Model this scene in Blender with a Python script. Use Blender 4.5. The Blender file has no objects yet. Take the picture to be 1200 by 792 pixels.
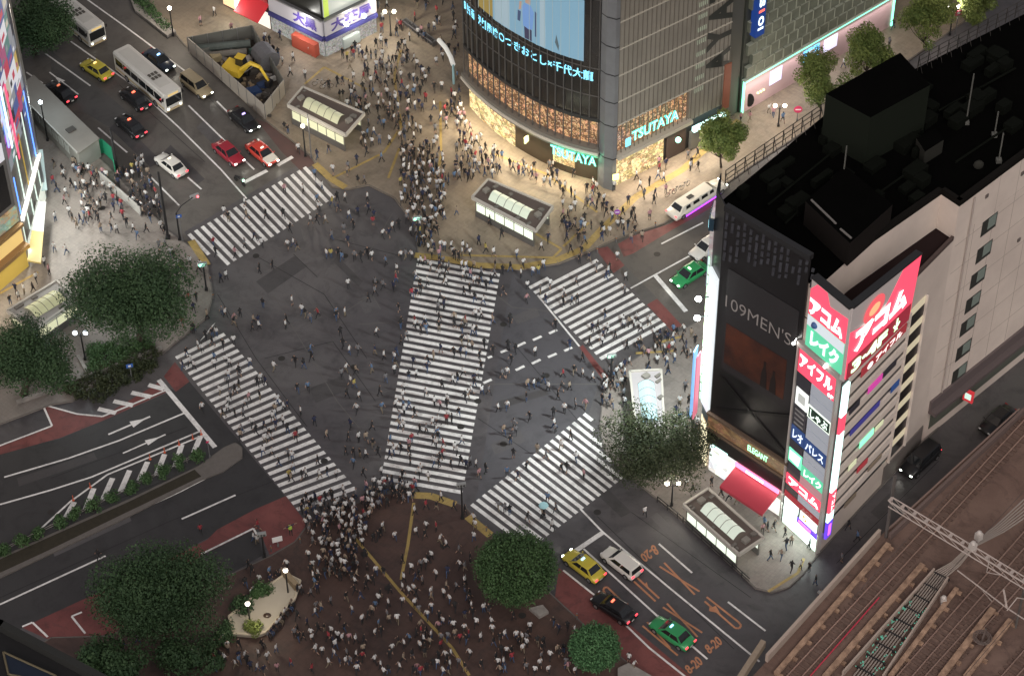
import bpy, bmesh, math, random
import numpy as np
from mathutils import Vector, Matrix
random.seed(7); RNG = np.random.default_rng(11)
R = math.radians
SC = bpy.context.scene
COL = SC.collection
# ------------------------------------------------------------------ camera
F = 2800.; RHO = math.atan2(40, 2804); CH = 178.
cr, sr = math.cos(RHO), math.sin(RHO); cd = sd = math.cos(R(45))
cam = bpy.data.cameras.new('camera'); camo = bpy.data.objects.new('camera', cam); COL.objects.link(camo)
cam.sensor_width = 36; cam.lens = 36 * F / 1200; cam.clip_start = 1; cam.clip_end = 6000
rx = Vector((1, 0, 0)); up = Vector((0, sd, cd)); fw = Vector((0, cd, -sd))
r2 = rx * cr - up * sr; u2 = rx * sr + up * cr
camo.matrix_world = Matrix(((r2.x, u2.x, -fw.x, 0), (r2.y, u2.y, -fw.y, 0), (r2.z, u2.z, -fw.z, CH), (0, 0, 0, 1)))
SC.camera = camo
SC.render.resolution_x = 1024; SC.render.resolution_y = 675
# ------------------------------------------------------------------ sky, sun, exposure
w = bpy.data.worlds.new('World'); SC.world = w; w.use_nodes = True
nt = w.node_tree; nt.nodes.clear()
sky = nt.nodes.new('ShaderNodeTexSky'); sky.sky_type = 'NISHITA'; sky.sun_disc = False
sky.sun_elevation = R(35); sky.sun_rotation = R(200); sky.air_density = 1.0; sky.dust_density = 4.0
hs = nt.nodes.new('ShaderNodeHueSaturation'); hs.inputs['Saturation'].default_value = 0.25
mx = nt.nodes.new('ShaderNodeMix'); mx.data_type = 'RGBA'; mx.blend_type = 'MULTIPLY'; mx.inputs[0].default_value = 1
mx.inputs[7].default_value = (1.0, 0.925, 0.90, 1)
bg = nt.nodes.new('ShaderNodeBackground'); bg.inputs['Strength'].default_value = 0.098
ow = nt.nodes.new('ShaderNodeOutputWorld')
nt.links.new(sky.outputs[0], hs.inputs['Color']); nt.links.new(hs.outputs[0], mx.inputs[6])
nt.links.new(mx.outputs[2], bg.inputs['Color']); nt.links.new(bg.outputs[0], ow.inputs['Surface'])
sl = bpy.data.lights.new('sun', 'SUN'); sl.energy = 0.75; sl.angle = R(25); sl.color = (1, .93, .86)
so = bpy.data.objects.new('sun', sl); COL.objects.link(so)
so.rotation_euler = (R(38), 0, R(35))
SC.view_settings.view_transform = 'Standard'; SC.view_settings.look = 'None'
SC.view_settings.exposure = 0.0; SC.view_settings.gamma = 1.0
SC.cycles.use_denoising = True
try: SC.cycles.denoiser = 'OPENIMAGEDENOISE'
except Exception: pass
SC.cycles.max_bounces = 4; SC.cycles.diffuse_bounces = 2; SC.cycles.glossy_bounces = 2
SC.cycles.sample_clamp_indirect = 3.0; SC.cycles.caustics_reflective = False; SC.cycles.caustics_refractive = False

# ------------------------------------------------------------------ picture -> place
def G(px, py, z=0.):
    u = (px - 600) / F; v = (396 - py) / F
    x = u * cr + v * sr; y = -u * sr + v * cr
    d = (x, cd + y * sd, -sd + y * cd)
    t = (z - CH) / d[2]
    return Vector((d[0] * t, d[1] * t, z))
def PX(X, Y, Z=0.):
    dz = Z - CH; f = Y * cd - dz * sd; u_ = Y * sd + dz * cd
    x = X / f; y = u_ / f
    return (600 + F * (x * cr - y * sr), 396 - F * (x * sr + y * cr))
class Wall:
    """a vertical wall plane between two ground points; s runs along it, o is the distance out of it"""
    def __init__(s, A, B, flip=False):
        s.A = Vector((A.x, A.y, 0)); s.d = Vector((B.x - A.x, B.y - A.y, 0)); s.L = s.d.length; s.d.normalize()
        s.n = Vector((s.d.y, -s.d.x, 0))
        if flip: s.n = -s.n
    def p(s, a, z, o=0.): q = s.A + s.d * a + s.n * o; return Vector((q.x, q.y, z))
    def at(s, px, py, o=0.):
        lo, hi = -20., 120.
        for _ in range(44):
            m = (lo + hi) / 2; g = G(px, py, m)
            if (g - s.A).dot(s.n) < o: lo = m     # still behind the wall: climb
            else: hi = m
        g = G(px, py, lo); return ((g - s.A).dot(s.d), lo)

# ------------------------------------------------------------------ materials
MATS = {}
def mat(name, col=(.5, .5, .5), rough=.7, metal=0., emit=None, es=0., noise=None, nscale=4., nmix=.35, bump=0., spec=.4, alpha=None, trans=0.):
    if name in MATS: return MATS[name]
    m = bpy.data.materials.new(name); m.use_nodes = True; t = m.node_tree
    b = t.nodes['Principled BSDF']
    b.inputs['Base Color'].default_value = (*col, 1); b.inputs['Roughness'].default_value = rough
    b.inputs['Metallic'].default_value = metal; b.inputs['Specular IOR Level'].default_value = spec
    if trans: b.inputs['Transmission Weight'].default_value = trans
    if emit is not None:
        b.inputs['Emission Color'].default_value = (*emit, 1); b.inputs['Emission Strength'].default_value = es
    if noise is not None or bump:
        tc = t.nodes.new('ShaderNodeTexCoord'); 
        n = t.nodes.new('ShaderNodeTexNoise'); n.inputs['Scale'].default_value = nscale; n.inputs['Detail'].default_value = 6
        n.inputs['Roughness'].default_value = .65
        t.links.new(tc.outputs['Object'], n.inputs['Vector'])
        if noise is not None:
            r = t.nodes.new('ShaderNodeValToRGB'); r.color_ramp.elements[0].position = .35; r.color_ramp.elements[1].position = .68
            r.color_ramp.elements[0].color = (*[c * (1 - nmix) + k * nmix for c, k in zip(col, noise)], 1)
            r.color_ramp.elements[1].color = (*col, 1)
            t.links.new(n.outputs[0], r.inputs[0]); t.links.new(r.outputs[0], b.inputs['Base Color'])
        if bump:
            bp = t.nodes.new('ShaderNodeBump'); bp.inputs['Strength'].default_value = bump; bp.inputs['Distance'].default_value = .05
            t.links.new(n.outputs[0], bp.inputs['Height']); t.links.new(bp.outputs[0], b.inputs['Normal'])
    MATS[name] = m; return m
def lit(name, col, es): return mat(name, tuple(c * .5 for c in col), .5, emit=col, es=es)

def ground_mat(name, c0, c1, c2, tile=None, rough=.6, stain=.5, big=.035, line=None):
    """weathered ground: wide tonal patches, fine grain, joints when it is paved"""
    m = bpy.data.materials.new(name); m.use_nodes = True; t = m.node_tree; b = t.nodes['Principled BSDF']
    tc = t.nodes.new('ShaderNodeTexCoord')
    def nz(sc, det, ro=.6, dist=0.):
        n = t.nodes.new('ShaderNodeTexNoise'); n.inputs['Scale'].default_value = sc; n.inputs['Detail'].default_value = det
        n.inputs['Roughness'].default_value = ro; n.inputs['Distortion'].default_value = dist
        t.links.new(tc.outputs['Object'], n.inputs['Vector']); return n
    def mix(a, bb, f, mode='MIX'):
        x = t.nodes.new('ShaderNodeMix'); x.data_type = 'RGBA'; x.blend_type = mode
        for s_, v in ((6, a), (7, bb), (0, f)):
            if isinstance(v, (tuple, float, int)):
                x.inputs[s_].default_value = (*v, 1) if isinstance(v, tuple) else v
            else: t.links.new(v, x.inputs[s_])
        return x.outputs[2]
    def ramp(src, p0, p1):
        r = t.nodes.new('ShaderNodeMapRange'); r.inputs[1].default_value = p0; r.inputs[2].default_value = p1
        t.links.new(src, r.inputs[0]); return r.outputs[0]
    a = mix(c0, c1, ramp(nz(big, 5, .6, .8).outputs[0], .38, .62))
    a = mix(a, c2, ramp(nz(big * 5, 6, .7, 1.5).outputs[0], .5, .75))
    g = nz(9, 4, .8)
    a = mix(a, (.5, .5, .5), .0)
    dk = mix((1, 1, 1), (1 - stain, 1 - stain, 1 - stain), ramp(nz(.45, 8, .75, .6).outputs[0], .5, .8))
    a = mix(a, dk, 1., 'MULTIPLY')
    gg = mix((.75, .75, .75), (1.25, 1.25, 1.25), g.outputs[0]); a = mix(a, gg, 1., 'MULTIPLY')
    if tile:
        br = t.nodes.new('ShaderNodeTexBrick'); br.inputs['Scale'].default_value = 1; br.inputs['Brick Width'].default_value = tile
        br.inputs['Row Height'].default_value = tile; br.inputs['Mortar Size'].default_value = tile * .05; br.offset = 0
        mp = t.nodes.new('ShaderNodeMapping'); mp.inputs['Rotation'].default_value = (0, 0, R(40))
        t.links.new(tc.outputs['Object'], mp.inputs[0]); t.links.new(mp.outputs[0], br.inputs['Vector'])
        br.inputs['Color1'].default_value = (1, 1, 1, 1); br.inputs['Color2'].default_value = (.93, .92, .91, 1); br.inputs['Mortar'].default_value = (.84, .83, .82, 1)
        a = mix(a, br.outputs[0], 1., 'MULTIPLY')
    t.links.new(a, b.inputs['Base Color'])
    b.inputs['Roughness'].default_value = rough
    bp = t.nodes.new('ShaderNodeBump'); bp.inputs['Strength'].default_value = .35; bp.inputs['Distance'].default_value = .02
    t.links.new(g.outputs[0], bp.inputs['Height']); t.links.new(bp.outputs[0], b.inputs['Normal'])
    MATS[name] = m; return m

ASPH = ground_mat('asphalt', (.064, .059, .064), (.094, .088, .090), (.048, .045, .049), rough=.5, stain=.6)
PAVE_T = ground_mat('paving_beige', (.20, .165, .125), (.27, .22, .165), (.145, .12, .095), tile=.5, rough=.6, big=.06)
PAVE_L = ground_mat('paving_grey', (.19, .17, .155), (.23, .20, .18), (.13, .12, .11), tile=.4, big=.06)
PAVE_B = ground_mat('paving_brown', (.060, .036, .031), (.088, .052, .042), (.038, .028, .027), tile=.5, stain=.6, big=.07)
BALLAST = ground_mat('ballast', (.135, .085, .068), (.19, .125, .10), (.085, .053, .044), stain=.6, big=.1, rough=.95)
REDLANE = ground_mat('red_lane', (.145, .044, .042), (.19, .062, .056), (.095, .038, .037), stain=.55, big=.12)
PAINT = ground_mat('white_paint', (.66, .65, .64), (.74, .73, .72), (.42, .41, .40), stain=.62, big=.35)
PAINT_O = ground_mat('orange_paint', (.42, .19, .10), (.46, .21, .11), (.3, .13, .08), stain=.5, big=.3)
TACT = ground_mat('yellow_tactile', (.30, .22, .07), (.36, .26, .09), (.20, .15, .07), tile=.3, stain=.4, big=.2)
KERB = mat('kerb', (.13, .118, .11), .8, noise=(.07, .062, .056), nscale=2)
CONC = mat('concrete', (.30, .28, .26), .85, noise=(.15, .14, .13), nscale=.7, nmix=.7)
STEEL = mat('steel', (.22, .22, .23), .45, .6)
DSTEEL = mat('dark_steel', (.03, .03, .032), .5, .3)
WHITEM = mat('white_metal', (.6, .6, .6), .45)
BLACK = mat('black_plastic', (.012, .012, .013), .5)
RUBBER = mat('rubber', (.015, .015, .015), .9)
GLASSD = mat('dark_glass', (.01, .012, .014), .08, spec=.8)
BARK = mat('bark', (.06, .045, .035), .9, noise=(.02, .015, .01), nscale=6)

# ------------------------------------------------------------------ mesh helpers
def origin(o):
    v = Vector((0, 0, 0))
    while o is not None: v += o.location; o = o.parent
    return v
class MB:
    def __init__(s): s.v = []; s.f = []; s.m = []
    def add(s, vs, fs, m=0):
        if not hasattr(s, 'starts'): s.starts = []
        k = len(s.v); s.starts.append((k, len(s.f))); s.v += [tuple(p) for p in vs]; s.f += [tuple(i + k for i in f) for f in fs]; s.m += [m] * len(fs); return s
    def quad(s, a, b, c, d, m=0): return s.add([a, b, c, d], [(0, 1, 2, 3)], m)
    def hexa(s, b4, t4, m=0):
        return s.add(list(b4) + list(t4), [(3, 2, 1, 0), (4, 5, 6, 7), (0, 1, 5, 4), (1, 2, 6, 5), (2, 3, 7, 6), (3, 0, 4, 7)], m)
    def box(s, c, sz, rz=0., m=0):
        x, y, z = (k / 2 for k in sz); ca, sa = math.cos(rz), math.sin(rz)
        q = lambda a, b, h: (c[0] + a * ca - b * sa, c[1] + a * sa + b * ca, c[2] + h)
        return s.hexa([q(-x, -y, -z), q(x, -y, -z), q(x, y, -z), q(-x, y, -z)], [q(-x, -y, z), q(x, -y, z), q(x, y, z), q(-x, y, z)], m)
    def prism(s, poly, z0, z1, m=0, top=None):
        n = len(poly)
        area = sum(poly[i][0] * poly[(i + 1) % n][1] - poly[(i + 1) % n][0] * poly[i][1] for i in range(n))
        if area < 0: poly = poly[::-1]
        vs = [(p[0], p[1], z0) for p in poly] + [(p[0], p[1], z1) for p in poly]
        s.add(vs, [tuple(range(n - 1, -1, -1))] + [(i, (i + 1) % n, n + (i + 1) % n, n + i) for i in range(n)], m)
        s.add(vs[n:], [tuple(range(n))], m if top is None else top); return s
    def sheet(s, poly, z, m=0):
        n = len(poly)
        area = sum(poly[i][0] * poly[(i + 1) % n][1] - poly[(i + 1) % n][0] * poly[i][1] for i in range(n))
        if area < 0: poly = poly[::-1]
        return s.add([(p[0], p[1], z) for p in poly], [tuple(range(n))], m)
    def wall(s, W, s0, s1, z0, z1, o0, o1, m=0):
        b = [W.p(s0, z0, o0), W.p(s1, z0, o0), W.p(s1, z0, o1), W.p(s0, z0, o1)]
        t = [Vector((p.x, p.y, z1)) for p in b]
        if W.n.cross(W.d).z > 0: return s.hexa(b[::-1], t[::-1], m)
        return s.hexa(b, t, m)
    def wpoly(s, W, pts, o0, o1, m=0):
        n = len(pts); a = [W.p(p[0], p[1], o0) for p in pts]; b = [W.p(p[0], p[1], o1) for p in pts]
        return s.add(a + b, [tuple(range(n - 1, -1, -1)), tuple(range(n, 2 * n))] + [(i, (i + 1) % n, n + (i + 1) % n, n + i) for i in range(n)], m)
    def tube(s, path, r, seg=6, m=0, cap=True):
        path = [Vector(p) for p in path]; rs = r if isinstance(r, (list, tuple)) else [r] * len(path); rings = []
        for i, p in enumerate(path):
            d = (path[min(i + 1, len(path) - 1)] - path[max(i - 1, 0)]).normalized()
            a = d.cross(Vector((0, 0, 1)) if abs(d.z) < .95 else Vector((1, 0, 0))).normalized(); b = d.cross(a)
            rings.append([p + (a * math.cos(2 * math.pi * k / seg) + b * math.sin(2 * math.pi * k / seg)) * rs[i] for k in range(seg)])
        vs = [q for rg in rings for q in rg]; fs = []
        for i in range(len(path) - 1):
            for k in range(seg): fs.append((i * seg + k, i * seg + (k + 1) % seg, (i + 1) * seg + (k + 1) % seg, (i + 1) * seg + k))
        if cap: fs += [tuple(range(seg - 1, -1, -1)), tuple((len(path) - 1) * seg + k for k in range(seg))]
        return s.add(vs, fs, m)
    def ball(s, c, r, m=0, seg=10, ring=6):
        rr = r if isinstance(r, (tuple, list)) else (r, r, r); vs = []; fs = []
        for i in range(ring + 1):
            a = math.pi * i / ring
            for k in range(seg):
                b = 2 * math.pi * k / seg
                vs.append((c[0] + rr[0] * math.sin(a) * math.cos(b), c[1] + rr[1] * math.sin(a) * math.sin(b), c[2] + rr[2] * math.cos(a)))
        for i in range(ring):
            for k in range(seg): fs.append((i * seg + k, (i + 1) * seg + k, (i + 1) * seg + (k + 1) % seg, i * seg + (k + 1) % seg))
        return s.add(vs, fs, m)
    def each(s, name, mats, parent=None):
        """one mesh per piece that was added"""
        out = []
        st = getattr(s, 'starts', [])
        for i, (v0, f0) in enumerate(st):
            v1, f1 = st[i + 1] if i + 1 < len(st) else (len(s.v), len(s.f))
            m = MB(); m.add(s.v[v0:v1], [tuple(k - v0 for k in f) for f in s.f[f0:f1]], 0); out.append(m.build(name, mats, parent))
        return out
    def build(s, name, mats, parent=None, smooth=False):
        if not isinstance(mats, (list, tuple)): mats = [mats]
        if parent is not None: off = origin(parent); loc = (0, 0, 0)
        else:
            a = np.array(s.v); off = Vector(((a[:, 0].min() + a[:, 0].max()) / 2, (a[:, 1].min() + a[:, 1].max()) / 2, a[:, 2].min())); loc = off
        me = bpy.data.meshes.new(name)
        me.from_pydata([(p[0] - off[0], p[1] - off[1], p[2] - off[2]) for p in s.v], [], s.f)
        for mt in mats: me.materials.append(mt)
        if len(mats) > 1: me.polygons.foreach_set('material_index', s.m)
        if smooth: me.polygons.foreach_set('use_smooth', [True] * len(me.polygons))
        me.update()
        o = bpy.data.objects.new(name, me); COL.objects.link(o); o.location = loc
        if parent is not None: o.parent = parent
        return o
def thing(name, loc, label, cat, group=None):
    o = bpy.data.objects.new(name, None); COL.objects.link(o); o.location = loc; o.empty_display_size = .3
    o['label'] = label; o['category'] = cat
    if group: o['group'] = group
    return o
def tag(o, label, cat, group=None):
    o['label'] = label; o['category'] = cat
    if group: o['group'] = group
    return o
def struct(o, kind='structure'): o['kind'] = kind; return o
KIDS = {}
def kids(o): return [c for c in bpy.data.objects if c.parent is o]
def dup(root, loc, rz, label=None, group=None):
    r = root.copy(); COL.objects.link(r); r.location = loc; r.rotation_euler = (0, 0, rz)
    if label: r['label'] = label
    if group: r['group'] = group
    for ch in kids(root):
        c = ch.copy(); COL.objects.link(c); c.parent = r
        for g in kids(ch):
            d = g.copy(); COL.objects.link(d); d.parent = c
    return r
_txt = {}
def text_mesh(body, size=1., bold=.015, align='LEFT'):
    c = bpy.data.curves.new('t', 'FONT'); c.body = body; c.size = size; c.offset = bold * size; c.align_x = align; c.resolution_u = 3
    o = bpy.data.objects.new('t', c); COL.objects.link(o); bpy.context.view_layer.update()
    m = bpy.data.meshes.new_from_object(o.evaluated_get(bpy.context.evaluated_depsgraph_get()))
    vs = np.array([v.co[:] for v in m.vertices]); fs = [tuple(p.vertices) for p in m.polygons]
    bpy.data.objects.remove(o); bpy.data.meshes.remove(m); bpy.data.curves.remove(c)
    vs[:, 0] -= vs[:, 0].min(); vs[:, 1] -= vs[:, 1].min()
    return vs, fs
def letters(name, body, fmap, mt, parent, wh=None, bold=.02, vert=False):
    """lettering mapped through fmap(u, v), u and v from 0 to 1"""
    vs, fs = text_mesh(body, 1., bold)
    W_, H_ = max(vs[:, 0].max(), .01), max(vs[:, 1].max(), .01)
    mb = MB(); mb.add([fmap(v[0] / W_, v[1] / H_) for v in vs], fs); 
    return mb.build(name, mt, parent)
def bilin(q):
    a, b, c, d = [Vector((*p, 0)) if len(p) == 2 else Vector(p) for p in q]     # bl, br, tr, tl
    return lambda u, v: (a * (1 - u) * (1 - v) + b * u * (1 - v) + c * u * v + d * (1 - u) * v)
def wmap(W, s0, s1, z0, z1, o): return lambda u, v: W.p(s0 + (s1 - s0) * u, z0 + (z1 - z0) * v, o)

def light(name, loc, watt, col, size=1., parent=None, kind='POINT', rot=None, spot=None):
    l = bpy.data.lights.new(name, kind); l.energy = watt; l.color = col
    if kind == 'AREA': l.shape = 'RECTANGLE'; l.size = size[0]; l.size_y = size[1]
    else: l.shadow_soft_size = size
    if kind == 'SPOT': l.spot_size = R(spot or 140); l.spot_blend = .8
    o = bpy.data.objects.new(name, l); COL.objects.link(o)
    if rot: o.rotation_euler = rot
    if parent is not None: o.parent = parent; o.location = Vector(loc) - origin(parent)
    else: o.location = loc
    return o
gp = lambda pts, z=0.: [G(x, y, z)[:2] for x, y in pts]

# ------------------------------------------------------------------ ground
mb = MB(); mb.sheet([(-900, -300), (900, -300), (900, 1500), (-900, 1500)], 0)
struct(mb.build('road', ASPH))
SLABS = []
def slab(name, pts, m, h=.13):
    SLABS.append(gp(pts, h))
    mb = MB(); P_ = gp(pts, h); mb.prism(P_, -.3, h); o = struct(mb.build(name, m))
    mk = MB(); n = len(P_)
    for i in range(n):
        a, b = Vector(P_[i]), Vector(P_[(i + 1) % n])
        if (a - b).length < .2: continue
        d = (b - a).normalized(); nn = Vector((d.y, -d.x)) * .0
        nin = Vector((-d.y, d.x)) * .13
        area = sum(P_[k][0] * P_[(k + 1) % n][1] - P_[(k + 1) % n][0] * P_[k][1] for k in range(n))
        if area < 0: nin = -nin
        mk.sheet([a, b, b + nin, a + nin], h + .004)
    struct(mk.build('kerb', KERB)); return o
slab('pavement', [(120, -60), (215, 52), (262, 96), (310, 141), (362, 181), (388, 219), (408, 222), (432, 217), (462, 232), (484, 262), (490, 298), (520, 306), (560, 313), (610, 316), (655, 309), (690, 295), (722, 280),
      (778, 262), (836, 226), (880, 195), (980, 130), (1210, -30), (1210, -80)], PAVE_T)
slab('pavement', [(-60, 60), (20, 85), (60, 120), (95, 165), (128, 195), (165, 235), (195, 268), (228, 292), (244, 312), (250, 345), (243, 372), (205, 402), (190, 415), (150, 425), (85, 470), (60, 474), (-60, 520)], PAVE_L)
slab('plaza', [(-60, 800), (20, 770), (60, 746), (130, 744), (190, 705), (270, 672), (318, 650), (345, 634), (362, 612), (392, 600), (420, 588), (445, 578), (480, 577), (520, 582), (545, 592), (556, 604), (580, 628),
      (615, 655), (645, 694), (700, 745), (765, 800), (790, 830), (-60, 900)], PAVE_B)
slab('pavement', [(800, 386), (770, 402), (738, 424), (716, 440), (706, 462), (702, 500), (708, 528), (730, 552), (770, 585), (800, 610), (850, 655), (885, 689), (905, 694), (925, 688), (942, 672), (960, 648), (990, 615), (1100, 500), (1000, 420), (860, 350)], PAVE_L)
# traffic island
slab('traffic_island', [(-20, 662), (60, 625), (150, 585), (232, 546), (262, 524), (276, 518), (284, 524), (284, 536), (262, 552), (236, 562), (140, 610), (60, 648), (-20, 686)], KERB, .15)
mb = MB(); mb.sheet(gp([(-20, 664), (60, 628), (150, 588), (228, 550), (236, 558), (140, 604), (60, 643), (-20, 680)], .16), .16); struct(mb.build('soil', mat('soil', (.035, .03, .02), .95, noise=(.01, .01, .008), nscale=2)))
def sheetpx(name, pts, m, z): return struct(MB().sheet(gp(pts), z).build(name, m))
sheetpx('bus_lane', [(335, 581), (300, 596), (255, 620), (243, 632), (180, 664), (117, 693), (26, 735), (55, 748), (100, 746), (140, 742), (180, 706), (236, 650), (303, 619), (316, 650), (345, 634), (360, 614)], REDLANE, .004)
sheetpx('bus_lane', [(48, 474), (61, 500), (-5, 525), (-5, 534), (70, 513), (125, 491), (196, 459), (190, 444), (180, 452), (120, 488), (90, 486)], REDLANE, .004)
sheetpx('bus_lane', [(192, 441), (205, 424), (222, 447), (206, 459)], REDLANE, .005)
sheetpx('bus_lane', [(655, 665), (699, 699), (820, 800), (750, 800), (650, 702)], REDLANE, .004)
sheetpx('bus_lane', [(724, 286), (740, 277), (786, 262), (840, 228), (840, 240), (790, 268), (742, 297), (731, 301)], REDLANE, .004)
sheetpx('bus_lane', [(698, 292), (712, 289), (732, 311), (719, 320)], REDLANE, .006)
sheetpx('bus_lane', [(758, 357), (770, 350), (799, 381), (787, 388)], REDLANE, .005)
sheetpx('bus_lane', [(679, 407), (683, 404), (713, 441), (705, 443)], REDLANE, .005)
sheetpx('bus_lane', [(300, 140), (318, 146), (372, 192), (352, 200), (330, 178)], mat('faded_red', (.10, .055, .05), .7, noise=(.05, .05, .05), nscale=.8), .004)
PATCH = ground_mat('patched_asphalt', (.075, .072, .07), (.085, .08, .078), (.065, .062, .06))
sheetpx('road_patch', [(720, 301), (733, 312), (770, 349), (757, 357), (740, 335)], PATCH, .004)
sheetpx('road_patch', [(60, 60), (110, 98), (160, 140), (130, 150), (60, 110)], PATCH, .004)
WARMA = ground_mat('brown_lit_asphalt', (.082, .074, .068), (.105, .096, .088), (.062, .056, .052), stain=.5)  # browner asphalt, also lightened to carry lamp spill on these road arms
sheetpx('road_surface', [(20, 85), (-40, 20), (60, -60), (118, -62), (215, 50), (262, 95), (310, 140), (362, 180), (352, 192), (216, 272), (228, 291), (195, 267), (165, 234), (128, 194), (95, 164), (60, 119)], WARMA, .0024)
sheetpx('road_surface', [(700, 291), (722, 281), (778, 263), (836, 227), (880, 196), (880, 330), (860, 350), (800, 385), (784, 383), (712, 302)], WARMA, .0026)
DARKP = ground_mat('new_asphalt', (.032, .031, .033), (.038, .037, .038), (.028, .027, .029))
sheetpx('road_patch', [(186, 447), (205, 458), (222, 447), (308, 550), (334, 581), (260, 622), (120, 692), (20, 738), (-10, 745), (-10, 532), (70, 514), (196, 460)], DARKP, .002)
sheetpx('road_patch', [(622, 318), (600, 322), (560, 575), (555, 590), (690, 484), (703, 445), (679, 407)], ground_mat('worn_asphalt', (.066, .064, .072), (.080, .077, .084), (.055, .053, .058)), .002)
# bottom-left bays
sheetpx('road_patch', [(237, 650), (296, 621), (312, 648), (272, 671)], DARKP, .008)
PT2 = ground_mat('worn_patch', (.078, .074, .078), (.088, .083, .085), (.06, .058, .06), stain=.6); PT3 = ground_mat('old_patch', (.052, .049, .051), (.06, .056, .057), (.042, .04, .041), stain=.6)
random.seed(31)
for i, q4 in enumerate((((418, 350), (436, 345), (446, 362), (428, 368)), ((300, 330), (345, 300), (360, 312), (314, 344)), ((335, 370), (372, 360), (378, 372), (340, 384)), ((362, 455), (402, 440), (410, 456), (370, 472)), ((318, 268), (350, 262), (356, 282), (326, 290)), ((395, 300), (425, 330), (420, 336), (390, 306)), ((600, 370), (628, 360), (633, 370), (606, 380)), ((585, 470), (640, 455), (643, 462), (588, 478)), ((575, 520), (610, 505), (616, 517), (580, 533)), ((700, 560), (740, 600), (728, 606), (692, 572)), ((730, 620), (760, 645), (750, 652), (720, 628)),
      ((140, 140), (190, 190), (176, 196), (128, 150)), ((240, 140), (262, 162), (250, 170), (230, 150)), ((200, 170), (240, 210), (232, 216), (192, 178)), ((60, 640), (150, 600), (154, 610), (64, 652)), ((20, 560), (110, 530), (114, 538), (22, 570)), ((770, 600), (850, 680), (840, 684), (762, 606)), ((1020, 600), (1060, 560), (1072, 566), (1030, 608)))):
    sheetpx('road_patch', q4, (PT2, PT3)[i % 2], .0045 + .00005 * i)
def strip(mb, a, b, wd, z):
    a = G(*a); b = G(*b); d = (b - a).normalized(); n = Vector((-d.y, d.x, 0)) * wd / 2
    mb.sheet([(a - n)[:2], (b - n)[:2], (b + n)[:2], (a + n)[:2]], z)
def marks(name, lines, wd, m=PAINT, z=.012):
    mb = MB()
    for ln in lines:
        for a, b in zip(ln, ln[1:]): strip(mb, a, b, wd, z); z += .0002
    return struct(mb.build(name, m))
def crosswalk(s1, s2, n, skip=(), cut={}, duty=.5):
    mb = MB(); A, B = G(*s1[0]), G(*s1[1]); D, C = G(*s2[0]), G(*s2[1])
    for i in range(n):
        t0 = i / n; t1 = (i + duty) / n; k0, k1 = cut.get(i, (0, 1))
        p = lambda t, k: (A.lerp(B, t).lerp(D.lerp(C, t), k))[:2]
        k = 6
        for j in range(k):                      # worn edges: short runs of slightly uneven width
            a_, b_ = k0 + (k1 - k0) * j / k, k0 + (k1 - k0) * (j + 1) / k
            mb.sheet([p(t0, a_), p(t1, a_), p(t1, b_), p(t0, b_)], .010)
    return struct(mb.build('zebra_crossing', PAINT))
crosswalk(((219.5, 275.5), (362, 193)), ((259, 316), (396, 229)), 19, cut={0: (0, .6)})
crosswalk(((489.5, 302), (446, 566)), ((586, 321), (541, 583)), 35)
crosswalk(((205, 418), (352, 602)), ((262, 390), (421, 577)), 28)
crosswalk(((234, 400), (248, 388)), ((249, 381), (256, 375)), 1)
crosswalk(((551, 592), (689, 481)), ((620, 644), (760, 537)), 21, cut={20: (0, .14), 19: (0, .26), 18: (0, .5), 17: (0, .75)})
crosswalk(((619, 336), (708, 425)), ((693, 298), (784, 384)), 15, cut={0: (0, .3)})
marks('road_marking', [[(186, 445), (252, 524)], [(286, 214), (313, 200)], [(325, 194), (343, 184)], [(768, 323), (804, 365)], [(660, 655), (706, 624)]], .5)
marks('road_marking', [[(83, 49), (157, 101), (210, 150), (259, 199), (289, 233)], [(94, -6), (150, 34), (220, 86), (232, 98)], [(254, 119), (269, 134)], [(302, 163), (326, 190)], [(221, 124), (260, 162), (298, 199)],
      [(53, 63), (106, 101)], [(115, 150), (149, 179)], [(177, 208), (210, 241)], [(220, 208), (236, 222)], [(31, 85), (50, 98)], [(739, 338), (768, 322), (830, 288)], [(775, 286), (824, 261)],
      [(5, 559), (80, 537), (140, 516), (216, 484)], [(0, 591), (60, 574), (107, 559), (235, 505)], [(45, 622), (82, 588), (126, 556), (238, 510)],
      [(0, 708), (124, 651)], [(213, 608), (276, 580)], [(-10, 681), (100, 627), (211, 576), (259, 551)], [(54, 475), (90, 485), (120, 488), (150, 476), (195, 457)], [(50, 474), (61, 499), (-5, 524)],
      [(236, 649), (297, 619), (302, 628)], [(26, 734), (38, 729), (56, 746)], [(100, 742), (84, 722), (96, 717)],
      [(680, 596), (706, 623), (785, 689), (890, 775)], [(684, 643), (773, 724), (829, 772)], [(660, 668), (699, 699), (761, 759), (815, 802)], [(772, 637), (811, 671)], [(853, 705), (897, 739)],
      [(630, 346), (679, 406)]], .2, z=.016)
k = 3.96
marks('road_marking', [[(420 + a / k, 360 + b / k), (420 + c / k, 360 + d / k)] for a, b, c, d in ((660, 210, 690, 198), (735, 182, 775, 163), (810, 153, 850, 135), (885, 122, 922, 105), (600, 235, 620, 228),
      (580, 352, 618, 335), (730, 292, 770, 273), (805, 262, 845, 243), (880, 232, 920, 215), (955, 203, 992, 187))], .32, z=.014)
marks('road_marking', [[a, b] for a, b in (((235, 511), (227, 530)), ((213, 521), (205, 547)), ((193, 532), (183, 557)), ((173, 541), (163, 563)), ((152, 551), (141, 576)), ((132, 560), (120, 586)), ((110, 572), (100, 597)), ((87, 588), (77, 606)),
      ((174, 451), (192, 456)), ((154, 460), (177, 465)), ((133, 470), (156, 475)), ((115, 479), (136, 484)))], .55, z=.013)
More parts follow.
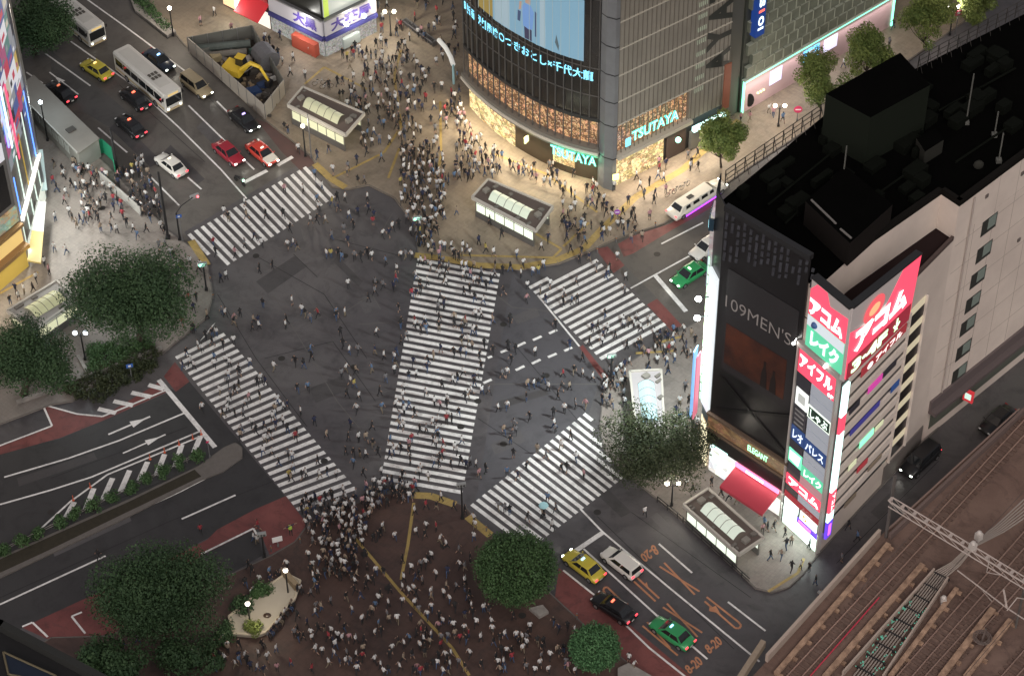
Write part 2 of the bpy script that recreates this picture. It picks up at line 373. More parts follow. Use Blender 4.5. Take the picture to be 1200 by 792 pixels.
def arrow(a, b, wd, m=PAINT, hooks=()):
    mb = MB(); strip(mb, a, b, wd, .0125); A, B = G(*a), G(*b); d = (B - A).normalized(); n = Vector((-d.y, d.x, 0))
    mid = A.lerp(B, .55); mb.sheet([(mid + n * wd * 2.2)[:2], (mid - n * wd * 2.2)[:2], (mid + d * 1.6)[:2]], .0135)
    return struct(mb.build('road_arrow', m))
arrow((127, 509), (176, 488), .22); arrow((144, 531), (194, 509), .18); arrow((92, 111), (58, 85), .18)
z0 = .014
Q = lambda x, y: (580 + x / 3.414, 560 + y / 3.414)
V = lambda x, y: (690 + x / 4.605, 620 + y / 4.605)
marks('road_marking', [[V(382, 200), V(597, 335)], [V(407, 180), V(572, 352)], [V(400, 420), V(612, 557)], [V(422, 400), V(587, 580)], [V(290, 520), V(480, 680)], [V(315, 500), V(440, 640)],
      [V(243, 280), V(360, 388)], [V(262, 262), V(380, 372)], [V(100, 312), V(255, 462)], [V(90, 348), V(78, 330), V(84, 314), V(102, 312)], [V(90, 345), V(140, 395)],
      [V(625, 388), V(790, 532), V(812, 534), V(822, 518), V(808, 500), V(636, 365)]], .2, PAINT_O, .014)
mb = MB()
for q3 in ((V(298, 300), V(312, 284), V(325, 325)), (V(190, 412), V(212, 395), V(215, 422)), (V(655, 425), V(685, 412), V(712, 458)), (V(652, 418), V(648, 440), V(700, 452))): mb.sheet(gp(q3), .0165 + .001 * len(mb.f))
struct(mb.build('road_arrow', PAINT_O))
def roadtext(body, bl, br, tr, tl):
    vs, fs = text_mesh(body, 1., .03); W_, H_ = vs[:, 0].max(), vs[:, 1].max()
    q = bilin([G(*bl, .018), G(*br, .018), G(*tr, .018), G(*tl, .018)]); mb = MB(); mb.add([q(v[0] / W_, v[1] / H_) for v in vs], fs); struct(mb.build('road_lettering', PAINT_O))
roadtext('8-20', Q(635, 262), Q(578, 308), Q(600, 338), Q(660, 300))
roadtext('8-20', Q(858, 705), Q(914, 660), Q(888, 628), Q(835, 672))
roadtext('8-20', Q(780, 785), Q(836, 740), Q(808, 708), Q(755, 755))
marks('road_seam', [[(300, 300), (380, 345), (430, 420)], [(344, 298), (372, 325)], [(390, 280), (470, 300)], [(310, 420), (390, 400), (440, 470)], [(560, 490), (620, 530)], [(600, 400), (700, 520)], [(255, 345), (300, 420), (360, 500)], [(140, 100), (240, 190)], [(190, 60), (280, 150)], [(700, 605), (860, 760)], [(740, 600), (880, 700)], [(0, 640), (200, 560)], [(0, 700), (200, 610), (330, 560)], [(60, 560), (220, 500)], [(980, 660), (1100, 540)]], .07, mat('seam_tar', (.018, .017, .018), .5), .0062)
marks('road_seam', [[(420, 380), (455, 378)], [(405, 365), (436, 345), (446, 362)], [(320, 345), (395, 470), (445, 530)], [(460, 250), (430, 300)], [(575, 340), (600, 360), (690, 370)], [(560, 450), (700, 450)]], .1, mat('seam_pale', (.10, .095, .092), .6), .0066)
# tactile paving
marks('tactile_paving', [[(369, 193), (387, 210), (405, 221)], [(486, 300), (520, 304), (560, 312), (610, 314), (652, 306), (685, 292), (705, 270), (745, 232), (800, 200), (835, 168), (866, 142)],
      [(224, 283), (243, 312)], [(482, 581), (505, 582), (534, 592)], [(548, 606), (575, 628)]], .85, TACT, .138)
marks('tactile_paving', [[(516, 120), (517, 185), (510, 215)], [(536, 300), (648, 303), (658, 293), (628, 275)], [(660, 290), (690, 262)], [(485, 590), (478, 640), (470, 680)], [(415, 630), (470, 695), (530, 760), (550, 792)],
      [(357, 100), (380, 80), (430, 106)], [(390, 210), (450, 180), (470, 150), (462, 90), (470, 60)], [(455, 210), (468, 175)], [(575, 180), (640, 205), (700, 250)], [(900, 694), (935, 672), (942, 655)], [(0, 345), (45, 320)],
      [(770, 403), (800, 395)], [(745, 415), (790, 412)]], .3, TACT, .142)
# manholes and drain covers
mb = MB()
for x, y in ((770, 298), (404, 300), (330, 420), (560, 470), (640, 440), (150, 560), (60, 600), (120, 245), (300, 300), (440, 330), (590, 520), (330, 700), (612, 722), (700, 600), (540, 500), (380, 540), (427, 650), (455, 690), (520, 640), (590, 380), (415, 430)):
    g = G(x, y); zz = .145 if y > 620 or x < 130 and y < 300 else .011
    mb.add([(g.x + .38 * math.cos(a * math.pi / 6), g.y + .38 * math.sin(a * math.pi / 6), zz) for a in range(12)], [tuple(range(12))])
struct(mb.build('manhole_covers', mat('iron', (.045, .042, .04), .5, .4)))

# ================================================================== BUILDINGS
WARM = (1, .78, .5); COOL = (.8, .92, 1.); WHT = (1, .95, .88)
def interior_mat(name, cols, es, sx=1.2, sz=.8):
    """a lit shop seen through its glass: shelves, goods and people as uneven lit cells"""
    m = bpy.data.materials.new(name); m.use_nodes = True; t = m.node_tree; b = t.nodes['Principled BSDF']
    tc = t.nodes.new('ShaderNodeTexCoord'); mp = t.nodes.new('ShaderNodeMapping'); mp.inputs['Scale'].default_value = (1 / sx, 1 / sx, 1 / sz)
    v = t.nodes.new('ShaderNodeTexVoronoi'); v.inputs['Scale'].default_value = 1.6
    n = t.nodes.new('ShaderNodeTexNoise'); n.inputs['Scale'].default_value = 1.1; n.inputs['Detail'].default_value = 5; n.inputs['Roughness'].default_value = .7
    r = t.nodes.new('ShaderNodeValToRGB'); r.color_ramp.interpolation = 'LINEAR'
    el = r.color_ramp.elements; k = len(cols)
    el[0].position = .25; el[0].color = (*cols[0], 1); el[1].position = .75; el[1].color = (*cols[-1], 1)
    for i in range(1, k - 1): e = el.new(.25 + .5 * i / (k - 1)); e.color = (*cols[i], 1)
    x = t.nodes.new('ShaderNodeMix'); x.data_type = 'RGBA'; x.blend_type = 'MIX'; x.inputs[0].default_value = .45
    t.links.new(tc.outputs['Object'], mp.inputs[0]); t.links.new(mp.outputs[0], v.inputs['Vector']); t.links.new(mp.outputs[0], n.inputs['Vector'])
    t.links.new(n.outputs[0], r.inputs[0]); t.links.new(r.outputs[0], x.inputs[6])
    h = t.nodes.new('ShaderNodeHueSaturation'); h.inputs['Saturation'].default_value = .25; h.inputs['Value'].default_value = .85; t.links.new(v.outputs['Color'], h.inputs['Color'])
    ml = t.nodes.new('ShaderNodeMix'); ml.data_type = 'RGBA'; ml.blend_type = 'MULTIPLY'; ml.inputs[0].default_value = .7
    t.links.new(r.outputs[0], ml.inputs[6]); t.links.new(h.outputs[0], ml.inputs[7])
    t.links.new(ml.outputs[2], b.inputs['Emission Color']); b.inputs['Emission Strength'].default_value = es
    b.inputs['Base Color'].default_value = (.05, .04, .03, 1); b.inputs['Roughness'].default_value = .2
    MATS[name] = m; return m
CAFE = interior_mat('cafe_interior', [(.03, .015, .01), (.30, .13, .05), (.9, .5, .25), (.06, .025, .012), (.22, .09, .04), (1, .75, .45), (.05, .03, .02)], 1.5, .55, .5)
SHOPI = interior_mat('shop_interior', [(.12, .07, .03), (.75, .52, .22), (.2, .13, .05), (.9, .7, .35), (.35, .24, .1), (1, .93, .6)], 2.3, 1.0, .8)
WHITEI = interior_mat('bright_shop_interior', [(.7, .75, .72), (1, 1, .95), (.8, .85, .8), (1, 1, 1)], 1.7, 1.5, 1.2)

# ---------- curved glass tower
Kc = G(713, 185, 4.5); CV = [(545, 92), (556, 105), (575, 122), (594, 136), (614, 148), (632, 158), (650, 166), (668, 172.5), (686, 177.5), (702, 181)]
CVW = [G(x, y, 4.5) for x, y in CV]
cl = [0.]
for a, b in zip(CVW, CVW[1:]): cl.append(cl[-1] + (b - a).length)
CL = cl[-1]
def curve(s, o=0.):
    s = max(min(s, CL), 0.); i = 0
    while i < len(cl) - 2 and cl[i + 1] < s: i += 1
    t = (s - cl[i]) / (cl[i + 1] - cl[i]); p = CVW[i].lerp(CVW[i + 1], t)
    d0 = (CVW[i + 1] - CVW[i]).normalized(); j = i + 1 if t > .5 else i - 1; j = max(0, min(j, len(cl) - 2))
    d1 = (CVW[j + 1] - CVW[j]).normalized(); k_ = abs(t - .5); d = (d0 * (1 - k_) + d1 * k_).normalized()
    return p + Vector((d.y, -d.x, 0)) * o
def cpt(s, z, o=0.): q = curve(s, o); return Vector((q.x, q.y, z))
def cband(mb, s0, s1, z0, z1, o0, o1, m=0, step=1.):
    n = max(1, int(math.ceil((s1 - s0) / step)))
    for i in range(n):
        a, b = s0 + (s1 - s0) * i / n, s0 + (s1 - s0) * (i + 1) / n
        vs = [cpt(a, z0, o0), cpt(b, z0, o0), cpt(b, z0, o1), cpt(a, z0, o1), cpt(a, z1, o0), cpt(b, z1, o0), cpt(b, z1, o1), cpt(a, z1, o1)]
        fs = [(0, 3, 2, 1), (4, 5, 6, 7), (3, 7, 6, 2)[::1], (0, 1, 5, 4)]
        if i == 0: fs.append((0, 4, 7, 3))
        if i == n - 1: fs.append((1, 2, 6, 5))
        mb.add(vs, fs, m)
    return mb
def s_at(px):      # curve length under a picture column at z 4.5
    for (x0, _), (x1, _), a, b in zip(CV, CV[1:], cl, cl[1:]):
        if px <= x1: return a + (b - a) * (px - x0) / (x1 - x0)
    return CL
TOP = 42
QW = Wall(G(722, 187, 4.5), G(851, 122.5, 4.5))
Q0 = CVW[0]; Qe = QW.p(QW.L, 0)
tower = thing('glass_tower', (Kc.x, Kc.y, 0), 'curved dark glass tower with video screen, cafe windows and mint shop lettering', 'building')
mb = MB(); body = [cpt(s_at(x), 0, -.9)[:2] for x, _ in CV] + [QW.p(0, 0, -.6)[:2], QW.p(QW.L, 0, -.6)[:2], QW.p(QW.L, 0, -14)[:2], (Q0.x + 4, Q0.y + 18)]
mb.prism(body, 0, TOP); mb.build('wall', mat('tower_core', (.03, .028, .026), .6), tower)
DG = mat('tower_glass', (.012, .013, .014), .14, noise=(.05, .04, .03), nscale=.12, nmix=.5, spec=.7)
mb = MB(); cband(mb, 0, CL, 9.2, TOP, -.2, 0); mb.build('curtain_glass', DG, tower)
mb = MB(); cband(mb, 0, CL, 5.4, 9.2, -.5, -.45); mb.build('cafe_window', CAFE, tower)
mb = MB(); cband(mb, 0, CL, 5.05, 5.5, -.45, .5); cband(mb, 0, CL, 4.1, 4.7, -.4, .25)
mb.build('canopy', mat('canopy_grey', (.16, .15, .13), .5), tower)
mb = MB(); cband(mb, 0, CL, 4.7, 5.05, -.3, .62); mb.build('canopy_edge', mat('canopy_pale', (.5, .46, .4), .5), tower)
mb = MB(); cband(mb, 0, s_at(600), 0, 4.1, -.6, -.5); mb.build('shop_window', SHOPI, tower); mb = MB(); cband(mb, s_at(646), s_at(672), 1.2, 3.4, -.45, -.4); mb.build('shop_window', SHOPI, tower)
mb = MB(); cband(mb, s_at(600), CL, 0, 4.1, -.6, -.5); mb.build('entrance', mat('entrance_dark', (.06, .045, .03), .5), tower)
mb = MB(); ss = 0.
while ss < CL:
    cband(mb, ss, ss + .09, 4.7, TOP, 0, .14, step=.2); ss += 1.03
for z in (12.6, 16.4, 25.6, 29.5, 33.4, 37.3): cband(mb, 0, CL, z, z + .1, 0, .08)
mb.build('mullions', mat('mullion', (.11, .105, .10), .45, .3), tower)
mb = MB(); cband(mb, 0, CL, 9.15, 9.6, -.3, .16); mb.build('band', mat('band_dark', (.03, .03, .03), .4), tower)
LEDB = lit('led_letters', (.25, .75, 1.), 1.5)
# moving LED line, wrapped on the curve
vs, fs = text_mesh('映画  激闘輪○つきおとし×千代大龍', 1., .02); W_, H_ = vs[:, 0].max(), vs[:, 1].max()
a, b = s_at(547), s_at(694); mb = MB(); mb.add([cpt(a + (b - a) * v[0] / W_, 14.65 + 1.35 * v[1] / H_, .05) for v in vs], fs); mb.build('led_text', LEDB, tower)
# video screen
scr = MB(); cband(scr, s_at(581), s_at(683), 17.2, 25.3, .15, .17); scrn = scr.build('video_screen', lit('screen_blue', (.19, .34, .45), .7), tower)
scr2 = MB(); cband(scr2, s_at(565), s_at(581), 17.4, 25.3, .15, .17); scr2.build('screen_panel', lit('screen_yellow', (.32, .23, .06), .6), tower)
mb = MB(); cband(mb, s_at(583), s_at(600), 17.3, 25.3, .172, .175); cband(mb, s_at(634), s_at(640), 17.3, 25.3, .172, .175); mb.each('picture_wall', lit('screen_grey', (.30, .40, .46), .72), scrn)
mb = MB(); cband(mb, s_at(640), s_at(683), 17.3, 20.2, .172, .175, step=20); mb.build('picture_floor', lit('screen_pale', (.26, .38, .47), .7), scrn)
def cshape(pts, o=.19): return [cpt(s_at(x), z, o) for x, z in pts]
def cfig(nm, shapes, m):
    mb = MB()
    for sh in shapes: mb.add(cshape(sh), [tuple(range(len(sh)))])
    mb.each(nm, m, scrn)
cfig('shirt', [[(615.5, 18.9), (622, 18.7), (626, 19.0), (627.5, 21.3), (624, 22.0), (617, 22.0), (614, 21.3)]], lit('screen_shirt', (.15, .28, .55), .7))
cfig('trousers', [[(617, 17.3), (625, 17.3), (625, 18.8), (616.5, 18.9)]], lit('screen_dark', (.05, .05, .10), .5))
cfig('bag', [[(628.5, 18.2), (630, 18.2), (631, 21.4), (628.5, 21.6)], [(609, 19.2), (612, 19.2), (613, 20.6), (609.5, 20.6)]], lit('screen_dark2', (.06, .09, .18), .5))
cfig('face', [[(618, 22.1), (623.5, 22.1), (624, 23.1), (617.5, 23.1)], [(610.5, 20.7), (613, 20.9), (614, 22.), (611.5, 21.9)]], lit('screen_skin', (.42, .28, .22), .65))
cfig('hair', [[(617.2, 23.1), (624.2, 23.1), (623.5, 23.8), (618, 23.8)]], lit('screen_hair', (.06, .05, .05), .5))
cfig('bird', [[(651, 18.6), (653.5, 18.0), (655, 17.6), (655.5, 18.3), (652.5, 19.7)]], lit('screen_bird', (.10, .14, .16), .5))
mb = MB(); ss = s_at(565)
while ss < s_at(683): cband(mb, ss, ss + .05, 17.2, 25.3, .2, .23, step=.2); ss += 1.03
mb.build('screen_joint_grid', lit('screen_joint', (.32, .42, .45), .6), scrn)
# corner column
mb = MB(); c0 = cpt(CL, 0, .05); c1 = QW.p(0, 0, .05); 
mid = (c0 + c1) / 2; outn = (QW.n + (c0 - cpt(CL, 0, -1)).normalized()).normalized()
colp = [c0, c0.lerp(c1, .25) + outn * .45, c0.lerp(c1, .75) + outn * .45, c1, c1 - outn * 1.2, c0 - outn * 1.2]
mb.prism([p[:2] for p in colp], 0, TOP); mb.build('corner_column', mat('column_grey', (.20, .21, .22), .4, .3, noise=(.12, .12, .13), nscale=.6), tower)
mb = MB()
for z in (4.6, 9.3, 12.6, 16.4, 20.2, 24., 28): mb.prism([(p + outn * .04)[:2] for p in colp], z, z + .12)
mb.build('column_joint', DSTEEL, tower)
# pale flank
FL_ = mat('flank_panel', (.26, .24, .205), .35, noise=(.19, .175, .15), nscale=.25, nmix=.8, spec=.5)
mb = MB(); mb.wall(QW, 0, QW.L, 9.3, TOP, -.5, 0); mb.wall(QW, 10.3, QW.L, 4.8, 9.29, -.5, 0); mb.build('flank_panels', FL_, tower)
mb = MB()
for i in range(int(QW.L / .62) + 1): mb.wall(QW, i * .62, i * .62 + .06, 4.8 if i * .62 > 10.3 else 5.2, TOP, 0, .09)
mb.build('mullions', mat('flank_mullion', (.16, .145, .12), .45, .2), tower)
mb = MB()
for z in (9.3, 12.6, 16.2, 19.8, 23.4, 27, 31, 35): mb.wall(QW, 0, QW.L, z, z + .13, 0, .12)
mb.wall(QW, 0, 10.6, 4.6, 5.1, -.5, .5)
mb.build('floor_band', mat('pale_band', (.42, .39, .33), .5), tower)
mb = MB(); mb.wall(QW, 0, 10.3, 5.15, 9.3, -.5, -.45); mb.build('cafe_window', CAFE, tower)
mb = MB(); mb.wall(QW, 0, 7.2, 0, 4.5, -.5, -.45); mb.build('shop_window', SHOPI, tower)
mb = MB(); mb.wall(QW, 7.6, 10.4, 0, 3.6, -.5, -.4); mb.build('doorway', mat('door_brown', (.05, .035, .03), .5), tower)
mb = MB(); mb.wall(QW, 10.8, QW.L, .3, 2.9, -.3, .02); mb.build('shutter', mat('shutter_grey', (.12, .12, .11), .5), tower)
mb = MB(); mb.wall(QW, 10.9, QW.L - .3, 3.1, 3.7, .02, .45); mb.build('light_strip', lit('strip_cyan', (.55, .95, .95), 2.2), tower)
mb = MB(); mb.ball(QW.p(8.6, 3.2, .4), (.35, .35, .35)); mb.build('round_lamp', lit('lamp_mint', (.4, 1, .8), 2.), tower)
MINT = lit('mint_neon', (.10, .85, .62), 1.5); MINTW = lit('mint_white', (.6, 1., .88), 1.5)
def neon_word(body, fmap_back, fmap_front, nm='shop_lettering'):
    o = letters(nm, body, fmap_back, MINT, tower, bold=.05); letters('letter_face', body, fmap_front, MINTW, o, bold=-.012)
a, b = s_at(650), s_at(705)
neon_word('TSUTAYA', lambda u, v: cpt(a + (b - a) * u, 3.4 + 1.4 * v, .9), lambda u, v: cpt(a + (b - a) * (.01 + .98 * u), 3.47 + 1.26 * v, .96))
(t0, _), (t1, _) = QW.at(740, 158, .3), QW.at(795, 135, .3)
neon_word('TSUTAYA', wmap(QW, t0, t1, 6.3, 7.8, .35), wmap(QW, t0 + .05, t1 - .05, 6.37, 7.73, .42))
mb = MB(); mb.wall(QW, 1.1, 1.8, 5.9, 7.0, .2, .3); mb.build('small_sign', lit('sign_blue', (.2, .7, .95), 1.6), tower)
# big dark lettering running up the flank
DKL = mat('dark_letter', (.03, .033, .03), .5)
for i, chh in enumerate('AYATUST'):
    z = 10.2 + i * 3.35
    letters('wall_lettering', chh, (lambda z: lambda u, v: QW.p(15.4 - 3.4 * v, z + 2.9 * u, .13))(z) if False else (lambda z: lambda u, v: QW.p(12.3 + 3.5 * (1 - v), z + 2.9 * (1 - u), .13))(z), DKL, tower, bold=.05)
mb = MB()
for j in range(14):
    for i in range(5): mb.wall(QW, 10.9 + i * .27, 11.0 + i * .27, 8.6 + j * 1.7, 9.2 + j * 1.7, .1, .14)
mb.build('light_slot_grid', lit('slot_pale', (.45, .5, .38), .35), tower)
mb = MB()
for (x, y, z) in ((621, 162, 3.6),): q = cpt(s_at(621), 3.4, .6); mb.box(q, (.7, .15, .8), .9)
q = QW.p(-.7, 2.9, .9); mb.box(q, (.7, .15, .8), .2); mb.each('exit_sign', lit('exit_yellow', (.85, .9, .35), 2.), tower)

# ---------- panelled department store
SW = Wall(G(868, 135), G(1043, 32))
store = thing('department_store', (SW.p(0, 0).x, SW.p(0, 0).y, 0), 'department store with grey green panels over a pink lit wall outlined in green neon', 'building')
mb = MB(); mb.wall(SW, 0, SW.L, 0, TOP, -14, -.3); mb.wall(SW, SW.L, SW.L + 22, 0, TOP, -16, -3); mb.build('wall', mat('store_core', (.05, .055, .045), .7), store)
mb = MB(); PK = mat('pink_wall', (.62, .45, .47), .5, noise=(.5, .36, .38), nscale=.4)
mb.wall(SW, .25, SW.L, .12, 4.6, -.3, 0); mb.build('ground_floor_wall', PK, store)
NE = lit('green_neon', (.25, 1., .62), 2.3)
mb = MB(); mb.wall(SW, 0, SW.L + .2, 4.62, 4.92, 0, .16); mb.wall(SW, -.02, .22, .2, 4.62, 0, .16); mb.wall(SW, SW.L, SW.L + .2, .2, 4.62, 0, .16); mb.build('neon_outline', NE, store)
mb = MB(); mb.wall(SW, 0, SW.L + .2, 4.96, 5.1, -.2, .3); mb.build('ledge', mat('ledge_pale', (.55, .6, .52), .5), store)
PN = mat('store_panel', (.20, .215, .17), .55, noise=(.11, .12, .095), nscale=.3, nmix=.8); PNB = mat('store_panel_lit', (.32, .34, .28), .5)
ma, mc = MB(), MB()
for r_ in range(22):
    z = 5.3 + r_ * 1.62; x = .3 + (r_ % 2) * .75
    while x < SW.L - 1.2:
        d_ = .12 + .16 * ((int(x * 7) * 31 + r_ * 17) % 5) / 5
        ma.wall(SW, x, x + 1.28, z, z + 1.36, -.3, d_)
        mc.wall(SW, x + 1.3, x + 1.36, z - .05, z + 1.45, -.3, d_ + .12); mc.wall(SW, x, x + 1.2, z + 1.38, z + 1.46, -.3, d_ + .06)
        x += 1.5
ma.build('wall_panels', PN, store); mc.build('panel_edges', PNB, store)
for x0, y0, x1, y1 in ((902, 101, 917, 78), (965, 63, 982, 42)):
    (a, z_), (b, z2) = SW.at(x0, y0, .1), SW.at(x1, y1, .1)
    mb = MB(); mb.wall(SW, a, b, max(z_, .6), 4.0, 0, .08); mb.build('display_window', lit('window_white', (.75, .72, .95), 1.1), store)
(a, z_), (b, z2) = SW.at(942, 66, .1), SW.at(961, 50, .1)
mb = MB(); mb.wall(SW, a, b, 2.4, 4.1, 0, .09); pn = mb.build('blue_sign', lit('neon_blue', (.15, .55, .95), 1.8), store)
mb = MB(); mb.wall(SW, a + .3, b - .2, 2.7, 3.2, .09, .11); mb.wall(SW, a + .5, b - .7, 3.4, 3.8, .09, .11); mb.build('sign_mark', WHITEM, pn)
mb = MB(); mb.ball(SW.p(1.2, 1.6, .1), (.55, .1, 1.)); mb.build('wall_clock', BLACK, store)
mb = MB()
for i in range(3): mb.ball(SW.p(2.6 + i * .45, 1.9, .05), (.14, .08, .14))
mb.each('spot_lamp', lit('spot_green', (.8, 1, .4), 3), store)
(a, z_) = SW.at(873, 25, .8)
mb = MB(); q = SW.p(.9, 0, .3); mb.wall(SW, .5, 1.9, 11.4, 24, .0, .9); bs = mb.build('vertical_sign', mat('sign_navy', (.012, .03, .12), .4, emit=(.01, .04, .2), es=.8), store)
letters('sign_lettering', 'O1', wmap(SW, .8, 1.6, 14.6, 16.2, .92) if False else (lambda u, v: SW.p(.75 + .9 * v, 14.2 - 1.9 * u, .93)), lit('sign_white', (.8, .95, 1), 1.6), bs, bold=.05)
letters('sign_lettering', 'I', (lambda u, v: SW.p(.75 + .9 * v, 15.1 - .35 * u, .93)), lit('sign_red', (1, .15, .1), 1.6), bs, bold=.1)
letters('sign_lettering', '2S', (lambda u, v: SW.p(.75 + .9 * v, 17.5 - 2. * u, .93)), lit('sign_white', (.8, .95, 1), 1.6), bs, bold=.05)
# narrow set-back strip between the two with its brown banner
mb = MB(); gw = Wall(QW.p(QW.L, 0, -1.2), SW.p(0, 0, -.6)); mb.wall(gw, .05, gw.L - .05, 0, TOP, -6, 0)
gapb = tag(mb.build('narrow_building', mat('gap_wall', (.10, .10, .085), .7)), 'narrow dark building squeezed between the glass tower and the panelled store', 'building')
mb = MB(); mb.wall(QW, QW.L - 1.1, QW.L - .15, 4.6, 11, .5, .65); tag(mb.build('wall_banner', mat('banner_brown', (.28, .10, .06), .6, noise=(.15, .05, .03), nscale=1)), 'brown red vertical banner on the right end of the glass tower', 'banner')

# ---------- dark front block with sign corner (right foreground)
FLp, FMp, Cp = G(829, 549), G(918, 608), G(960, 647)
FW = Wall(FLp, FMp); KW = Wall(FMp, Cp); RW = Wall(Cp, G(1095, 500)); R1 = RW.p(18.35, 0)
tmp = G(1200, 185, 31.8); R2 = R1 + (Vector((tmp.x, tmp.y, 0)) - R1) * 2.2; RW2 = Wall(R1, R2)
B0 = G(845, 215, 34); B1 = G(970, 112, 34); B2 = G(1230, -18, 34)
side = FLp.lerp(Vector((B0.x, B0.y, 0)), .5) + Vector((-.55, -.1, 0))
foot = [FLp, FMp, Cp, R1, R2, Vector((B2.x + 14, B2.y - 2, 0)), B2, B1, Vector((B0.x, B0.y, 0)), side]
blk = thing('corner_building', (Cp.x, Cp.y, 0), 'dark fronted corner block with black roof and long beige side wall', 'building')
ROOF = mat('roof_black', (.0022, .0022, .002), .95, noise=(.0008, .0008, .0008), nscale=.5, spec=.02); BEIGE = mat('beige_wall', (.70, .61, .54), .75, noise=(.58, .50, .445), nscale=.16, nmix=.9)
FRONT = mat('front_dark', (.016, .015, .017), .3, spec=.5, noise=(.009, .009, .010), nscale=.4)
def ins(W, s, o): return W.p(s, 0, o)
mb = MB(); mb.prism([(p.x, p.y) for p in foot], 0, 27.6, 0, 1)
mb.build('wall', [BEIGE, mat('terrace_roof_redlit', (.02, .012, .012), .95, spec=.1)], blk)  # terrace colour tinted dark red for the glow of the red signs
# taller rear block
t1, t2, t3 = G(1123.5, 243, 31.8), G(1103, 228, 31.8), G(1000, 300, 31.8)
fr = G(958, 326, 33.8)
mb = MB(); rear = [RW.p(18.35, 0, .02), Vector((t2.x, t2.y, 0)), Vector((t3.x, t3.y, 0)), KW.p(.9, 0, -.1), FW.p(FW.L - .05, 0, -.1), FW.p(0, 0, -.1), side + Vector((.1, 0, 0)), Vector((B0.x + .1, B0.y, 0)), B1 - Vector((0, .1, 0)), B2 - Vector((0, .1, 0)), Vector((B2.x + 14, B2.y - 2.1, 0)), R2 + Vector((0, .02, 0))]
mb.prism([(p.x, p.y) for p in rear], 27.62, 31.8, 0, 1); mb.build('upper_wall', [BEIGE, ROOF], blk)
mb = MB()
rr = rear
def parapet(mb, a, b, z0, z1, th=.3, m=0):
    W_ = Wall(a, b); mb.wall(W_, 0, W_.L, z0, z1, -th, .02, m)
for a, b in ((rr[-1], rr[0]),): pass
parapet(mb, RW.p(18.35, 0, .04), RW2.p(RW2.L, 0, .04), 31.8, 32.5, .45)
parapet(mb, Vector((t2.x, t2.y, 0)), RW.p(18.35, 0, .02), 31.8, 32.5, .4); parapet(mb, Vector((t3.x, t3.y, 0)), Vector((t2.x, t2.y, 0)), 31.8, 32.5, .4)
mb.build('parapet', mat('parapet_dark', (.008, .007, .006), .9, spec=.1), blk)
mb = MB(); parapet(mb, RW.p(11, 0, .01), RW.p(18.3, 0, .01), 27.62, 28.1, .25); parapet(mb, RW.p(0.1, 0, .01), RW.p(11, 0, .01), 27.62, 28.0, .25); mb.build('terrace_parapet', mat('terrace_edge', (.08, .055, .05), .8), blk)
# dark front: posters, panels, bands
mb = MB(); mb.wall(FW, 0, FW.L, 8.4, 35.2, 0, .18); 
pts = [FLp, side, Vector((B0.x, B0.y, 0))]
for a, b in zip(pts[::-1], pts[::-1][1:]): W_ = Wall(a, b); mb.wall(W_, 0, W_.L, 6, 35.2, 0, .12)
mb.build('front_panel', FRONT, blk)
def fposter(x0, y0, x1, y1, m, nm, z0, z1, o=.2, par=None):
    mb = MB(); mb.wall(FW, x0, x1, z0, z1, o, o + .03); return mb.build(nm, m, par or blk)
GP = fposter(.9, 0, FW.L - .5, 0, mat('poster_grey', (.03, .028, .031), .5, noise=(.018, .017, .018), nscale=.3), 'poster', 15.2, 28.2)
fposter(1.2, 0, FW.L - 1.3, 0, mat('poster_orange', (.10, .030, .016), .5, noise=(.02, .010, .010), nscale=.22, nmix=1.), 'poster_picture', 16.2, 21.4, .235, GP)
mb = MB()
for s_, z_, h_ in ((6., 16.2, 3.4), (7.1, 16.2, 2.9)): mb.wpoly(FW, [(s_ - .4, z_), (s_ + .4, z_), (s_ + .3, z_ + h_ * .55), (s_ + .12, z_ + h_ * .8), (s_ + .15, z_ + h_), (s_ - .15, z_ + h_), (s_ - .12, z_ + h_ * .8), (s_ - .3, z_ + h_ * .55)], .27, .29)
mb.build('poster_figures', mat('poster_black', (.015, .01, .01), .6), GP)
letters('poster_lettering', "109MEN'S", wmap(FW, .9, 8.6, 23.4, 24.9, .25), mat('letter_pale', (.30, .28, .27), .5), GP, bold=-.008)
mb = MB(); mb.wpoly(FW, [(.7, 9.6), (1.3, 9.6), (9.6, 14.6), (9.6, 15)], .2, .3); mb.wpoly(FW, [(.7, 14.2), (1.4, 14.2), (9.6, 9.4), (9.0, 9.4)], .31, .33); mb.build('front_brace', mat('brace_dark', (.012, .012, .013), .4), blk)
mb = MB()
for i in range(15):
    s_ = .15 + i * .7; z_ = 28.7 + (i % 3) * .3
    while z_ < 34.2:
        h_ = .5 + ((i * 7 + int(z_ * 5)) % 5) * .18
        if (i * 5 + int(z_ * 3)) % 7 and z_ > 28.4 + i * .22: mb.wpoly(FW, [(s_, z_), (s_ + .3, z_ + .1), (s_ + .36, z_ + h_ + .1), (s_ + .06, z_ + h_)], .19, .22)
        z_ += h_ + .25
mb.build('reflection_streaks', mat('streak_silver', (.10, .105, .125), .4, .4, noise=(.05, .05, .06), nscale=1.5, nmix=.9), blk)  # reflection streaks on the dark front, painted as pale slanted slips
mb = MB(); mb.wall(FW, 0, FW.L, 34.7, 35.3, -.3, .3); mb.build('front_rail', DSTEEL, blk)
mb = MB(); mb.wall(FW, -.2, FW.L, 6.3, 8.2, .05, .25); mb.build('cafe_band', interior_mat('cafe_band_interior', [(.08, .04, .02), (.4, .22, .1), (.2, .1, .05), (.9, .6, .3)], .75, 1.2, .8), blk)
